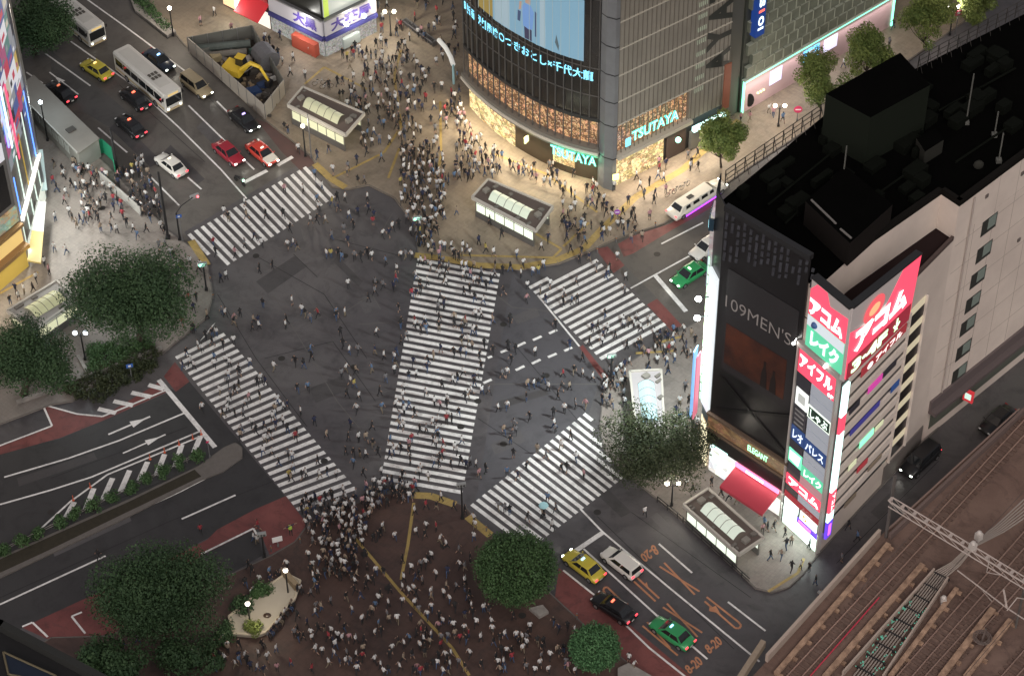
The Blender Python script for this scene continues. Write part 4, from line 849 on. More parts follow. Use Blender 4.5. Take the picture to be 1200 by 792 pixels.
dbx(DW1, a0, DW1.L, 5.9, 18, mat('ds_screen', (.02, .02, .018), .3), 'dark_screen', .1, .2)
p_ = dbx(DW2, .0, DW2.L - .8, 6., 18, lit('ds_advert', (.45, .48, .44), .7), 'advert_panel', .1, .2)
mb = MB(); mb.wall(DW2, 0, .7, 6, 18, .3, .34); mb.build('advert_edge', lit('edge_lime', (.5, .65, .1), .8), p_)
mb = MB(); mb.wpoly(DW2, [(5.5 + .9 * math.cos(i * math.pi / 8), 9 + 1. * math.sin(i * math.pi / 8)) for i in range(16)], .3, .34); mb.build('advert_disc', lit('disc_lime', (.6, .75, .15), .8), p_)
mb = MB(); mb.wall(DW1, a0, DW1.L + .3, 5.65, 5.88, .0, .7); mb.wall(DW2, -.3, DW2.L, 5.65, 5.88, .0, .7); mb.build('ledge', STEEL, ds)
dbx(DW1, DW1.L - 4.4, DW1.L - .7, .2, 2.0, mat('red_crates', (.4, .08, .05), .6), 'shop_shelf', .3, .8); dbx(DW2, 2.2, 4.6, .5, 1.9, mat('shelf_grey', (.35, .4, .4), .5), 'shop_shelf', .3, .5)
for s_ in (2.8, 5.4): mb = MB(); mb.ball(DW2.p(s_, 3.9, .7), .3); mb.tube([DW2.p(s_, 3.9, .1), DW2.p(s_, 3.9, .7)], .05); mb.build('round_lamp', lit('lamp_mintw', (.85, 1, .95), 7), ds)
light('shop_light', DW2.p(4, 4.2, 1.8), 620, (1, .92, .78), .4, ds); light('shop_light', DW1.p(DW1.L - 3, 4.2, 1.8), 520, (1, .97, .9), .4, ds)
# red awning shop next to it
rs = thing('awning_shop', DW1.p(2, 0, 0), 'shop with a big red wall and sloping red awning left of the drugstore', 'building')
mb = MB(); mb.prism([p[:2] for p in (DW1.p(-3, 0), DW1.p(4.75, 0), Vector((DW1.p(4.75, 0).x, DC.y + 14, 0)), Vector((DW1.p(-3, 0).x - 2, DC.y + 14, 0)))], 0, 22); mb.build('wall', mat('rs_core', (.10, .03, .03), .6), rs)
mb = MB(); mb.wall(DW1, 1.2, 4.7, 4, 14, .02, .2); mb.build('red_hoarding', mat('rs_red', (.28, .02, .025), .6, noise=(.22, .015, .02), nscale=.8), rs)
mb = MB(); mb.add([DW1.p(1.1, 4., .2), DW1.p(5., 4., .2), DW1.p(5., 2.6, 2.4), DW1.p(1.1, 2.6, 2.4), DW1.p(1.1, 3.9, .2), DW1.p(5., 3.9, .2), DW1.p(5., 2.5, 2.4), DW1.p(1.1, 2.5, 2.4)], [(0, 1, 2, 3), (4, 7, 6, 5), (3, 2, 6, 7), (0, 3, 7, 4), (1, 5, 6, 2)]); mb.build('awning', mat('rs_awning', (.5, .02, .03), .6), rs)
mb = MB(); mb.wall(DW1, 1.2, 4.7, .13, 2.4, .02, .12); mb.build('shop_front', lit('rs_front', (.9, .85, .75), 1.), rs)
mb = MB(); mb.wall(DW1, .2, .7, 1.5, 3.8, 1., 1.25); mb.build('lit_sign', lit('rs_sign', (.8, 1, .95), 1.6), rs)
mb = MB(); mb.wall(DW1, -3, .9, .4, 2.6, .02, .1); mb.build('shop_window', lit('rs_warm', (1, .7, .4), .9), rs)
light('shop_light', DW1.p(.5, 3.4, 2.6), 420, (.97, 1, .9), .4, rs)

# ---------- dark building at the bottom left
bp0 = gp([(-30, 718), (0, 729), (128, 797), (90, 860), (-60, 800)], 30)
bd = thing('dark_building', (bp0[1][0], bp0[1][1], 0), 'dark rooftop with a blue panel, cutting into the bottom left corner', 'building')
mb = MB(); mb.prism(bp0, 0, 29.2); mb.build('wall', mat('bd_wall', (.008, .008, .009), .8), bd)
mb = MB()
for a, b in zip(bp0, bp0[1:] + bp0[:1]):
    W_ = Wall(Vector((*a, 0)), Vector((*b, 0))); mb.wall(W_, -.2, W_.L + .2, 29.2, 30., -.3, .3)
mb.build('parapet', mat('bd_parapet', (.02, .021, .02), .9), bd)
mb = MB(); pp = gp([(4, 764), (10, 790), (60, 800), (66, 792)], 29.5); mb.prism(pp, 29.21, 29.5); mb.build('roof_panel', mat('bd_blue', (.008, .014, .028), .5), bd)
mb = MB(); 
for a, b in zip(pp, pp[1:] + pp[:1]): mb.tube([(a[0], a[1], 29.55), (b[0], b[1], 29.55)], .09)
mb.build('panel_rim', mat('rim_tan', (.12, .10, .06), .7), bd)

# ================================================================== VEHICLES
HL = lit('headlight_glow', (.9, 1, .85), 12); TL = lit('taillight_glow', (1, .06, .08), 2.6); TLO = mat('taillight_off', (.3, .02, .02), .4); HLO = mat('headlight_off', (.5, .5, .5), .2)
TRIM = mat('car_trim', (.02, .02, .02), .5); RIM = mat('wheel_rim', (.35, .35, .36), .35, .7); CGL = mat('car_glass', (.012, .014, .016), .08, spec=.9); PLATE = mat('plate', (.6, .62, .58), .5)
def paint(n, c): return mat('paint_' + n, c, .28, .1, spec=.6)
def wheel(root, x, y, r=.32, wdt=.22):
    mb = MB(); mb.tube([(x, y - wdt / 2, r), (x, y + wdt / 2, r)], r, 14); wl = mb.build('wheel', RUBBER, root)
    s_ = 1 if y > 0 else -1; mb = MB(); mb.tube([(x, y + s_ * (wdt / 2), r), (x, y + s_ * (wdt / 2 + .012), r)], r * .62, 10); mb.build('rim', RIM, wl)
def shell(sec, half):
    """loft of rounded cross-sections: sec = [(x, z_low, z_top, halfwidth)]"""
    mb = MB(); rings = []
    for x, zl, zt_, hw in sec:
        c = min(.16, (zt_ - zl) * .35); rings.append([(x, -hw + .06, zl), (x, -hw, zl + .12), (x, -hw, zt_ - c), (x, -hw + c * 1.1, zt_ - .02), (x, 0, zt_ + .02), (x, hw - c * 1.1, zt_ - .02), (x, hw, zt_ - c), (x, hw, zl + .12), (x, hw - .06, zl)])
    n = len(rings[0]); vs = [v for r_ in rings for v in r_]; fs = []
    for i in range(len(rings) - 1):
        for k_ in range(n): fs.append((i * n + k_, i * n + (k_ + 1) % n, (i + 1) * n + (k_ + 1) % n, (i + 1) * n + k_))
    fs += [tuple(range(n - 1, -1, -1)), tuple((len(rings) - 1) * n + k_ for k_ in range(n))]
    mb.add(vs, fs); return mb
def make_car(name, label, kind, col, roofcol=None, lights='tail', sign=None, L_=4.6, Wd=1.72, wagon=False, hi=0., lower=None):
    t = thing(name, (0, 0, 0), label, 'taxi' if sign else 'car')
    h = Wd / 2; x0, x1 = -L_ / 2, L_ / 2; bh = .92 + hi * .4; rh = 1.42 + hi
    m = paint(kind, col)
    shell([(x0, .35, .72, h * .84), (x0 + .12, .25, bh - .06, h * .94), (x0 + .7, .22, bh, h), (0, .22, bh + .01, h), (x1 - 1.3, .22, bh - .02, h), (x1 - .35, .24, .78 + hi * .3, h * .96), (x1 - .06, .28, .64 + hi * .2, h * .88), (x1, .34, .56, h * .8)], h).build('body', m, t, True)
    if wagon: ca, cb, ra, rb = x0 + .08, x1 - 1.05, x0 + .3, x1 - 1.75
    else: ca, cb, ra, rb = x0 + .62, x1 - 1.15, x0 + 1.2, x1 - 1.95
    hb, hr = h * .93, h * .74; zb = bh - .03
    b4 = [(ca, -hb, zb), (cb, -hb, zb), (cb, hb, zb), (ca, hb, zb)]; t4 = [(ra, -hr, rh), (rb, -hr, rh), (rb, hr, rh), (ra, hr, rh)]
    def gl(idx, nm, k0=.08, k1=.92):
        i, j = idx; p = [Vector(b4[i]), Vector(b4[j]), Vector(t4[j]), Vector(t4[i])]; c = sum(p, Vector()) / 4; nrm = (p[1] - p[0]).cross(p[3] - p[0]).normalized()
        f = lambda u, v: (p[0] * (1 - u) + p[1] * u) * (1 - v) + (p[3] * (1 - u) + p[2] * u) * v + nrm * .012
        mb = MB(); mb.quad(f(k0, .1), f(k1, .1), f(k1, .93), f(k0, .93)); return mb.build(nm, CGL, t)
    mb = MB(); mb.hexa(b4, t4); mb.build('cabin', m if not wagon else m, t)
    gl((1, 2), 'windscreen', .05, .95); gl((3, 0), 'rear_window', .06, .94); gl((0, 1), 'side_window', .08, .5); gl((0, 1), 'side_window', .53, .9); gl((2, 3), 'side_window', .1, .47); gl((2, 3), 'side_window', .5, .92)
    mb = MB(); e = .05; mb.hexa([(ra - e, -hr - e, rh), (rb + e, -hr - e, rh), (rb + e, hr + e, rh), (ra - e, hr + e, rh)], [(ra + .1, -hr + .1, rh + .06), (rb - .1, -hr + .1, rh + .06), (rb - .1, hr - .1, rh + .06), (ra + .1, hr - .1, rh + .06)]); mb.build('roof', paint(roofcol[0], roofcol[1]) if roofcol else m, t)
    if lower: mb = MB(); [mb.box((0, s_ * (h + .004), .42), (L_ * .8, .012, .24)) for s_ in (-1, 1)]; mb.build('side_stripe', paint(lower[0], lower[1]), t)
    for x in (x0 + .82, x1 - .82):
        for y in (-h + .08, h - .08): wheel(t, x, y)
    for s_ in (-1, 1):
        mb = MB(); mb.ball((x1 - .07, s_ * h * .66, .62), (.09, .17, .085), seg=8, ring=5); mb.build('headlight', HL if lights in ('head', 'both') else HLO, t)
        mb = MB(); mb.box((x0 + .03, s_ * h * .7, .74), (.1, .32, .15)); mb.build('tail_light', TL if lights in ('tail', 'both') else TLO, t)
        mb = MB(); mb.ball((cb - .12, s_ * (h + .09), bh + .04), (.07, .1, .07), seg=6, ring=4); mb.build('mirror', m, t)
    if lights in ('head', 'both'): light('headlamp_beam', (x1 + .15, 0, .7), 60, (1, .97, .85), .2, t, 'SPOT', (R(72), 0, R(-90)), 75)
    mb = MB(); mb.box((x1 - .02, 0, .38), (.08, Wd * .8, .12)); mb.build('bumper', TRIM, t); mb = MB(); mb.box((x0 + .0, 0, .4), (.08, Wd * .82, .12)); mb.build('bumper', TRIM, t)
    mb = MB(); mb.box((x0 - .045, 0, .55), (.02, .34, .16)); mb.build('number_plate', PLATE, t)
    mb = MB(); mb.box((x1 - .01, 0, .53), (.05, Wd * .42, .12)); mb.build('grille', TRIM, t)
    if sign:
        mb = MB(); mb.hexa([(rb - .35, -.22, rh + .05), (rb - .15, -.22, rh + .05), (rb - .15, .22, rh + .05), (rb - .35, .22, rh + .05)], [(rb - .3, -.16, rh + .22), (rb - .2, -.16, rh + .22), (rb - .2, .16, rh + .22), (rb - .3, .16, rh + .22)]); mb.build('roof_sign', lit('sign_' + sign[0], sign[1], sign[2]), t)
    return t
def place(o, rear, front):
    a, b = G(*rear), G(*front); d = b - a; c = (a + b) / 2; o.location = (c.x, c.y, .01); o.rotation_euler = (0, 0, math.atan2(d.y, d.x)); return o
BLK = (.012, .012, .014); amb = ('amber', (1, .6, .2), 2.); red_ = ('redl', (1, .15, .08), 3.); blu = ('bluel', (.3, .6, 1), 3); grn_ = ('greenl', (.5, 1, .5), 3.)
place(make_car('taxi', 'black saloon with red tail lights beside the grey flat roofed cabin', 'black', BLK, lights='tail', sign=('dimred', (.8, .2, .1), 1.)), (92, 127), (51, 98))
place(make_car('taxi', 'yellow taxi driving away between the long flat roofed cabin and the buses', 'yellow', (.50, .42, .05), lights='tail', sign=amb), (133, 98), (95, 74))
place(make_car('taxi', 'black taxi with glowing red lights alongside the middle of the white bus', 'black', BLK, lights='tail', sign=red_), (178, 136), (140, 105))
place(make_car('taxi', 'black taxi with red tail lights, rearmost in the lane behind another black taxi', 'black', BLK, lights='tail', sign=red_), (172, 168), (136, 137))
place(make_car('taxi', 'white taxi with red tail lights nearest the left traffic signal', 'white', (.62, .60, .56), lights='tail', sign=('plainw', (.9, .85, .7), 1.2)), (220, 213), (182, 183))
place(make_car('patrol_car', 'dark car with bright headlights and bluish windscreen hidden partly behind the white bus', 'navy', (.02, .03, .05), lights='head', sign=blu), (168, 62), (206, 89))['category'] = 'car'
place(make_car('jeep', 'old beige square bodied car with lit headlights beside the construction hoarding', 'beige', (.30, .25, .16), lights='head', wagon=True, hi=.25, L_=4.7), (211, 90), (251, 121))
place(make_car('taxi', 'black taxi with white headlights between the hoarding corner and the red car', 'black', BLK, lights='head', sign=('violetl', (.5, .4, 1), 2)), (268, 129), (305, 161))
place(make_car('car', 'dark red car with headlights waiting beside the motorcycle', 'darkred', (.28, .02, .035), lights='head'), (251, 169), (286, 199))
place(make_car('taxi', 'bright red taxi with white bonnet waiting at the stop line', 'red', (.48, .05, .035), lights='head', sign=('plainw', (.9, .85, .7), 1.2)), (289, 169), (327, 200))
mb = MB(); mb.hexa([(1.05, -.78, .86), (2.1, -.76, .76), (2.1, .76, .76), (1.05, .78, .86)], [(1.05, -.7, .95), (2.1, -.68, .85), (2.1, .68, .85), (1.05, .7, .95)])
rt = [o for o in bpy.data.objects if o.get('label', '').startswith('bright red taxi')][0]; sv = rt.location.copy(); rt.location = (0, 0, 0); mb.build('bonnet', paint('cream', (.6, .58, .52)), rt); rt.location = sv
place(make_car('taxi', 'green taxi with a lit green front waiting beside the dark poster building', 'green', (.03, .26, .09), lights='head', sign=grn_), (829, 313), (787, 339))
place(make_car('car', 'white car partly hidden behind the edge of the dark poster building', 'white', (.62, .60, .56), lights='off'), (846, 283), (812, 305))
place(make_car('taxi', 'yellow taxi at the stop line next to the white car', 'yellow', (.50, .42, .05), lights='both', sign=blu, wagon=False), (704, 682), (664, 652))
place(make_car('car', 'white estate car waiting behind the stop line beside the yellow taxi', 'white', (.62, .60, .56), lights='tail', wagon=True, L_=4.4), (748, 679), (708, 648))
place(make_car('taxi', 'black taxi with red lights at both ends behind the yellow taxi', 'black', BLK, lights='tail', sign=red_), (742, 731), (696, 701))
place(make_car('taxi', 'green taxi at the bottom behind the black one, red tail lights glowing', 'green', (.03, .26, .09), lights='tail', sign=blu), (810, 761), (765, 730))
place(make_car('van', 'black people carrier parked at the foot of the beige wall by the railway', 'black', BLK, lights='both', wagon=True, hi=.35, L_=4.9, Wd=1.85), (1095, 528), (1060, 560))['category'] = 'van'
place(make_car('car', 'dark parked car, barely visible on the road beyond the black people carrier', 'black', BLK, lights='off'), (1186, 481), (1150, 512))
# motorbike at the stop line
mt_ = thing('motorcycle', (0, 0, 0), 'motorcycle with a bright green headlight at the stop line beside the red car', 'motorcycle')
mb = MB(); mb.tube([(-.7, 0, .75), (-.2, 0, .85), (.3, 0, .95), (.62, 0, .85)], [.1, .17, .2, .08], 8); body_ = mb.build('frame', BLACK, mt_)
for x in (-.65, .7): mb = MB(); mb.tube([(x, -.06, .3), (x, .06, .3)], .3, 12); mb.build('wheel', RUBBER, mt_)
mb = MB(); mb.tube([(.55, -.35, 1.05), (.55, .35, 1.05)], .03); mb.tube([(.55, 0, 1.0), (.7, 0, .3)], .04); mb.build('handlebar', STEEL, mt_); mb = MB(); mb.ball((.72, 0, .88), .11); mb.build('headlight', lit('hl_green', (.4, 1, .6), 16), mt_)
mt_.location = G(281, 215); mt_.rotation_euler = (0, 0, R(-45))
# buses
def make_bus(label, lights):
    t = thing('bus', (0, 0, 0), label, 'bus', 'white city buses in the road')
    Lb, h, H_ = 10.8, 1.22, 2.95; m = mat('bus_white', (.58, .57, .54), .4, noise=(.5, .48, .45), nscale=.6); x0, x1 = -Lb / 2, Lb / 2
    mb = MB(); c = .16
    prof = lambda x, k_: [(x, -h * k_, .35), (x, -h * k_, H_ - c), (x, (-h + c) * k_, H_), (x, (h - c) * k_, H_), (x, h * k_, H_ - c), (x, h * k_, .35)]
    rings = [prof(x0, .94), prof(x0 + .15, 1), prof(x1 - .2, 1), prof(x1, .93)]; vs = [v for r_ in rings for v in r_]; fs = []
    for i in range(3):
        for k_ in range(6): fs.append((i * 6 + k_, i * 6 + (k_ + 1) % 6, (i + 1) * 6 + (k_ + 1) % 6, (i + 1) * 6 + k_))
    fs += [tuple(range(5, -1, -1)), tuple(range(18, 24))]; mb.add(vs, fs); mb.build('body', m, t)
    for s_ in (-1, 1):
        for i in range(6): mb = MB(); xa = x0 + .5 + i * 1.62; mb.box((xa + .75, s_ * (h + .006), 1.85), (1.5, .02, .95)); mb.build('side_window', CGL, t)
        mb = MB(); mb.box((0, s_ * (h + .008), .75), (Lb * .94, .02, .28)); mb.build('side_stripe', mat('bus_tan', (.45, .36, .22), .5), t)
        for x in (x0 + 2.6, x1 - 2.2): wheel(t, x, s_ * (h - .12), .46, .28)
        mb = MB(); mb.ball((x1 - .0, s_ * .85, .7), (.06, .16, .12), seg=8, ring=5); mb.build('headlight', HL if lights else HLO, t)
        mb = MB(); mb.box((x1 - .1, s_ * (h + .2), 2.3), (.1, .18, .4)); mb.build('mirror', BLACK, t)
        mb = MB(); mb.box((x0 + .0, s_ * .95, .9), (.06, .2, .3)); mb.build('tail_light', TLO, t)
    mb = MB(); mb.box((x1 + .0, 0, 1.75), (.05, 2.1, 1.2)); mb.build('windscreen', CGL, t); mb = MB(); mb.box((x1 + .01, 0, .55), (.06, 2.2, .3)); mb.build('bumper', mat('bus_tan'), t)
    mb = MB(); mb.box((x1 + .01, 0, 2.6), (.05, 1.4, .26)); mb.build('destination_board', lit('dest', (.7, .5, .2), .8), t)
    for i in range(2):
        for j in range(3): mb = MB(); mb.box((1.3 + i * .75, -.45 + j * .45, H_ + .05), (.5, .3, .1)); mb.build('roof_vent', mat('vent_dark', (.07, .065, .055), .6), t)
    mb = MB(); mb.box((-.5, 0, H_ + .012), (Lb - 2, 1.5, .02)); mb.build('roof_panel', mat('bus_roof', (.50, .49, .46), .5, noise=(.4, .39, .36), nscale=.8), t)
    return t
bus = make_bus('white bus with headlights, nearest the crossing, between two rows of cars', True); place(bus, (138, 73), (213, 137))
b2 = dup(bus, (0, 0, 0), 0, 'white bus farther back at the top, partly under the dark tree'); place(b2, (48, -2), (127, 63))
# white limousine
lm = thing('limousine', (0, 0, 0), 'long white limousine with a violet glow under its side by the pavement', 'limousine')
h = .95; wm = paint('pearl', (.66, .63, .56))
shell([(-4.2, .35, .75, h * .86), (-4.05, .25, .95, h * .95), (-3.3, .22, 1.02, h), (2.6, .22, 1.0, h), (3.6, .24, .85, h * .95), (4.1, .3, .66, h * .86)], h).build('body', wm, lm, True)
mb = MB(); b4 = [(-3.5, -.88, .98), (2.5, -.88, .98), (2.5, .88, .98), (-3.5, .88, .98)]; t4 = [(-2.9, -.7, 1.55), (1.7, -.7, 1.55), (1.7, .7, 1.55), (-2.9, .7, 1.55)]; mb.hexa(b4, t4); mb.build('cabin', wm, lm)
for s_ in (-1, 1):
    for a, b in ((-2.6, -1.9), (-1.5, -.5), (-.2, .8), (1.1, 1.75)): mb = MB(); y0, y1 = s_ * .845, s_ * .745; mb.add([(a, y0 + s_ * .03, 1.08), (b, y0 + s_ * .03, 1.08), (b - .05, y1 + s_ * .03, 1.46), (a + .05, y1 + s_ * .03, 1.46)], [(0, 1, 2, 3)]); mb.build('side_window', CGL, lm)
    mb = MB(); mb.box((-4.1, s_ * .72, .78), (.12, .26, .16)); mb.build('tail_light', TL, lm); mb = MB(); mb.ball((4.05, s_ * .65, .62), (.08, .16, .09)); mb.build('headlight', HL, lm)
    mb = MB(); mb.box((0, s_ * (h + .02), .2), (5.4, .05, .07)); mb.build('underglow_tube', lit('violet_tube', (.35, .05, 1.), 5), lm)
    for x in (-3.1, 3.0): wheel(lm, x, s_ * .86, .34)
mb = MB(); mb.add([(-3.44, -.7, 1.05), (-3.44, .7, 1.05), (-2.98, .58, 1.5), (-2.98, -.58, 1.5)], [(0, 3, 2, 1)]); mb.build('rear_window', CGL, lm); mb = MB(); mb.add([(2.46, -.75, 1.03), (2.46, .75, 1.03), (1.78, .62, 1.5), (1.78, -.62, 1.5)], [(0, 1, 2, 3)]); mb.build('windscreen', CGL, lm)
mb = MB(); mb.box((-1.2, 0, 1.58), (.8, .5, .06)); mb.build('roof_hatch', BLACK, lm)
place(lm, (780, 261), (853, 214))

# ================================================================== KIOSKS
def kiosk(label, px4, zr=2.9, skylight=True, glow=(.85, .95, .9), roofm=None, tint=1., group=None):
    """a station stair entrance: lit glass walls, flat roof with raised rim and a curved skylight; px4 = roof corners (a long side first)"""
    P4 = [G(x, y, zr) for x, y in px4]; c = sum(P4, Vector()) / 4; t = thing('station_entrance', (c.x, c.y, .13), label, 'station entrance')
    ins_ = lambda k_, z: [Vector((c.x + (p.x - c.x) * k_, c.y + (p.y - c.y) * k_, z)) for p in P4]
    a = ins_(1, 0); rm = roofm or mat('kiosk_roof', (.11, .085, .075), .8, noise=(.07, .06, .05), nscale=.8)
    mb = MB(); mb.prism([p[:2] for p in a], zr - .28, zr - .06); mb.build('roof', rm, t)
    rim = mat('kiosk_rim', (.42, .40, .36), .6)
    for i in range(4): W_ = Wall(a[i], a[(i + 1) % 4]); mb = MB(); mb.wall(W_, 0, W_.L, zr - .32, zr + .1, -.12, .1) if W_.n.dot((a[i] + a[(i + 1) % 4]) / 2 - c) > 0 else mb.wall(W_, 0, W_.L, zr - .32, zr + .1, -.1, .12); mb.build('roof_rim', rim, t)
    b = ins_(.9, 0); gm = lit('kiosk_glass_%d' % int(glow[2] * 100), tuple(g * .9 for g in glow), 1.05 * tint)
    for i in range(4):
        W_ = Wall(b[i], b[(i + 1) % 4]); out = 1 if W_.n.dot((b[i] + b[(i + 1) % 4]) / 2 - c) > 0 else -1
        if i == 1: continue
        mb = MB(); mb.wall(W_, 0, W_.L, 1.0, zr - .34, -.03, .03); wl = mb.build('glass_wall', gm, t)
        mb = MB(); mb.wall(W_, -.05, W_.L + .05, .1, 1.0, -.09, .09); mb.build('low_wall', mat('kiosk_base', (.10, .095, .09), .7), t)
        n = max(2, int(W_.L / 1.3)); mb = MB()
        for k_ in range(n + 1): mb.wall(W_, W_.L * k_ / n - .04, W_.L * k_ / n + .04, 1., zr - .32, -.07, .07)
        mb.wall(W_, 0, W_.L, zr - .75, zr - .68, -.06, .06); mb.build('frame', mat('kiosk_frame', (.16, .15, .13), .5), wl)
    if skylight:
        u = (a[1] - a[0]); v = (a[3] - a[0]); o = a[0] + u * .2 + v * .22; uu = u * .6; vv = v * .5; n = 6; mb = MB(); fr_ = MB()
        for j in range(5):
            for i in range(n):
                q = []
                for (jj, ii) in ((j, i), (j, i + 1), (j + 1, i + 1), (j + 1, i)):
                    p = o + uu * (jj / 5) + vv * (ii / n); q.append((p.x, p.y, zr + .02 + .5 * math.sin(math.pi * ii / n)))
                mb.quad(*q)
            for i in range(n): fr_.tube([Vector(((o + uu * (j / 5) + vv * (ii / n)).x, (o + uu * (j / 5) + vv * (ii / n)).y, zr + .05 + .5 * math.sin(math.pi * ii / n))) for ii in (i, i + 1)], .035, 4)
        sk_ = mb.build('skylight', lit('skylight_%d' % int(glow[2] * 100 + tint * 1000), tuple(g * .62 for g in glow), .8 * tint), t, True); fr_.build('skylight_frame', mat('kiosk_frame'), sk_)
    random.seed(int(c.x * 10) % 97); cl_ = MB()
    for k_ in range(9):
        p = a[0].lerp(a[1], random.choice((random.uniform(.06, .16), random.uniform(.84, .94), random.uniform(.1, .9)))).lerp(a[3], 0); q_ = p + (a[3] - a[0]) * random.choice((.1, .85, .5) if k_ < 4 else (.1, .87)); cl_.box((q_.x, q_.y, zr + .02), (random.uniform(.2, .7), random.uniform(.15, .4), random.uniform(.12, .35)), .7)
    cl_.tube([a[0].lerp(a[3], .14) + Vector((0, 0, .02)), a[1].lerp(a[2], .14) + Vector((0, 0, .02))], .05); cl_.build('roof_clutter', mat('clutter_grey', (.16, .15, .135), .8, noise=(.06, .055, .05), nscale=3), t)
    mb = MB()
    for k_ in (.1, .9):
        p = a[0].lerp(a[1], k_).lerp(a[3].lerp(a[2], k_), .5); mb.box((p.x, p.y, zr + .12), (.7, .6, .34), .7)
    mb.build('roof_unit', mat('unit_grey', (.2, .19, .17), .7), t)
    light('entrance_light', (c.x, c.y, 2.3), 70 * tint, (1, .95, .8), .5, t)
    return t
kiosk('station entrance kiosk beside the construction hoarding, framed roof with a long pale panel', [(337, 123), (405, 158), (427, 133), (355, 102)], glow=(.75, .75, .5), tint=.8)
kiosk('station entrance kiosk with arched skylight in front of the curved glass tower', [(553, 231), (628, 270), (648, 242), (572, 210)], glow=(.9, 1, .8))
kiosk('station entrance kiosk with brown roof and bright skylight by the red awning', [(801, 591), (866, 649), (895, 630), (830, 572)], glow=(.9, 1, .85))
kiosk('white framed station entrance with cyan lit skylight half under the corner tree', [(738, 435), (746, 511), (779, 508), (775, 433)], glow=(.62, .92, 1.), tint=1.5, roofm=mat('kiosk_pale', (.34, .32, .33), .7))
kiosk('curved pale station entrance roof between the two dark trees on the left', [(8, 364), (52, 383), (96, 350), (62, 330)] if False else [(8, 364), (66, 329), (92, 350), (40, 386)], glow=(.85, .85, .5), roofm=mat('kiosk_pale2', (.32, .31, .29), .7), tint=.6)

# ================================================================== CONSTRUCTION SITE
cs = [G(222, 62), G(311, 141), G(334, 112), G(297, 48)]
hd = thing('site_hoarding', cs[1], 'pale hoarding panels fencing the construction pit beside the road', 'hoarding')
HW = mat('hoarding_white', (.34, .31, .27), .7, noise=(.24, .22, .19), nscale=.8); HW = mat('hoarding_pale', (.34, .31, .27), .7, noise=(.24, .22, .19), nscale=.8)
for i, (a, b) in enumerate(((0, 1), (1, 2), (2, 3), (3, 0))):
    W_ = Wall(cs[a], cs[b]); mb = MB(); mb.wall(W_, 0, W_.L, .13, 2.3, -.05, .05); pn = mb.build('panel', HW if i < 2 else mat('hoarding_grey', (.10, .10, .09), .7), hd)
    mb = MB(); 
    for k_ in range(int(W_.L / 1.8) + 1): mb.wall(W_, k_ * 1.8, k_ * 1.8 + .06, .13, 2.36, -.09, .09)
    mb.build('post', STEEL, pn)
pit = MB(); pit.sheet([p[:2] for p in cs], .15); struct(pit.build('soil', mat('pit_soil', (.05, .04, .032), .95, noise=(.02, .018, .015), nscale=1.2)))
ex = thing('excavator', (0, 0, 0), 'yellow excavator with bent arm inside the construction hoarding', 'excavator')
YX = mat('excavator_yellow', (.60, .42, .04), .5, noise=(.45, .3, .03), nscale=2)
for s_ in (-1, 1):
    mb = MB(); mb.tube([(-1.3, s_ * .9, .42), (1.3, s_ * .9, .42)], .4, 8); mb.box((0, s_ * .9, .42), (2.6, .5, .78)); mb.build('track', RUBBER, ex)
mb = MB(); mb.hexa([(-1.5, -1.1, .95), (1.1, -1.1, .95), (1.1, 1.1, .95), (-1.5, 1.1, .95)], [(-1.3, -1., 1.9), (.9, -1., 1.6), (.9, 1., 1.6), (-1.3, 1., 1.9)]); mb.build('house', YX, ex)
mb = MB(); mb.hexa([(-.1, .2, 1.62), (1.15, .2, 1.62), (1.15, 1.1, 1.62), (-.1, 1.1, 1.62)], [(0, .25, 2.75), (.9, .25, 2.75), (.9, 1.05, 2.75), (0, 1.05, 2.75)]); mb.build('cab', CGL, ex); mb = MB(); mb.box((.45, .65, 2.8), (1.1, 1., .08)); mb.build('cab_roof', YX, ex)
mb = MB(); mb.tube([(.9, -.3, 1.6), (2.4, -.3, 3.1), (3.6, -.3, 2.9)], [.3, .3, .22], 6); mb.build('boom', YX, ex); mb = MB(); mb.tube([(3.6, -.3, 2.9), (4.6, -.3, 1.2)], [.2, .14], 6); mb.build('arm', YX, ex); mb = MB(); mb.tube([(1.4, -.3, 1.4), (2.6, -.3, 2.6)], .07); mb.build('ram', STEEL, ex)
mb = MB(); mb.hexa([(4.3, -.7, .5), (4.9, -.7, .4), (4.9, .1, .4), (4.3, .1, .5)], [(4.3, -.7, 1.2), (4.9, -.7, 1.2), (4.9, .1, 1.2), (4.3, .1, 1.2)]); mb.build('bucket', DSTEEL, ex)
g = G(277, 92); ex.location = (g.x, g.y, .15); ex.rotation_euler = (0, 0, R(-25))
random.seed(3)
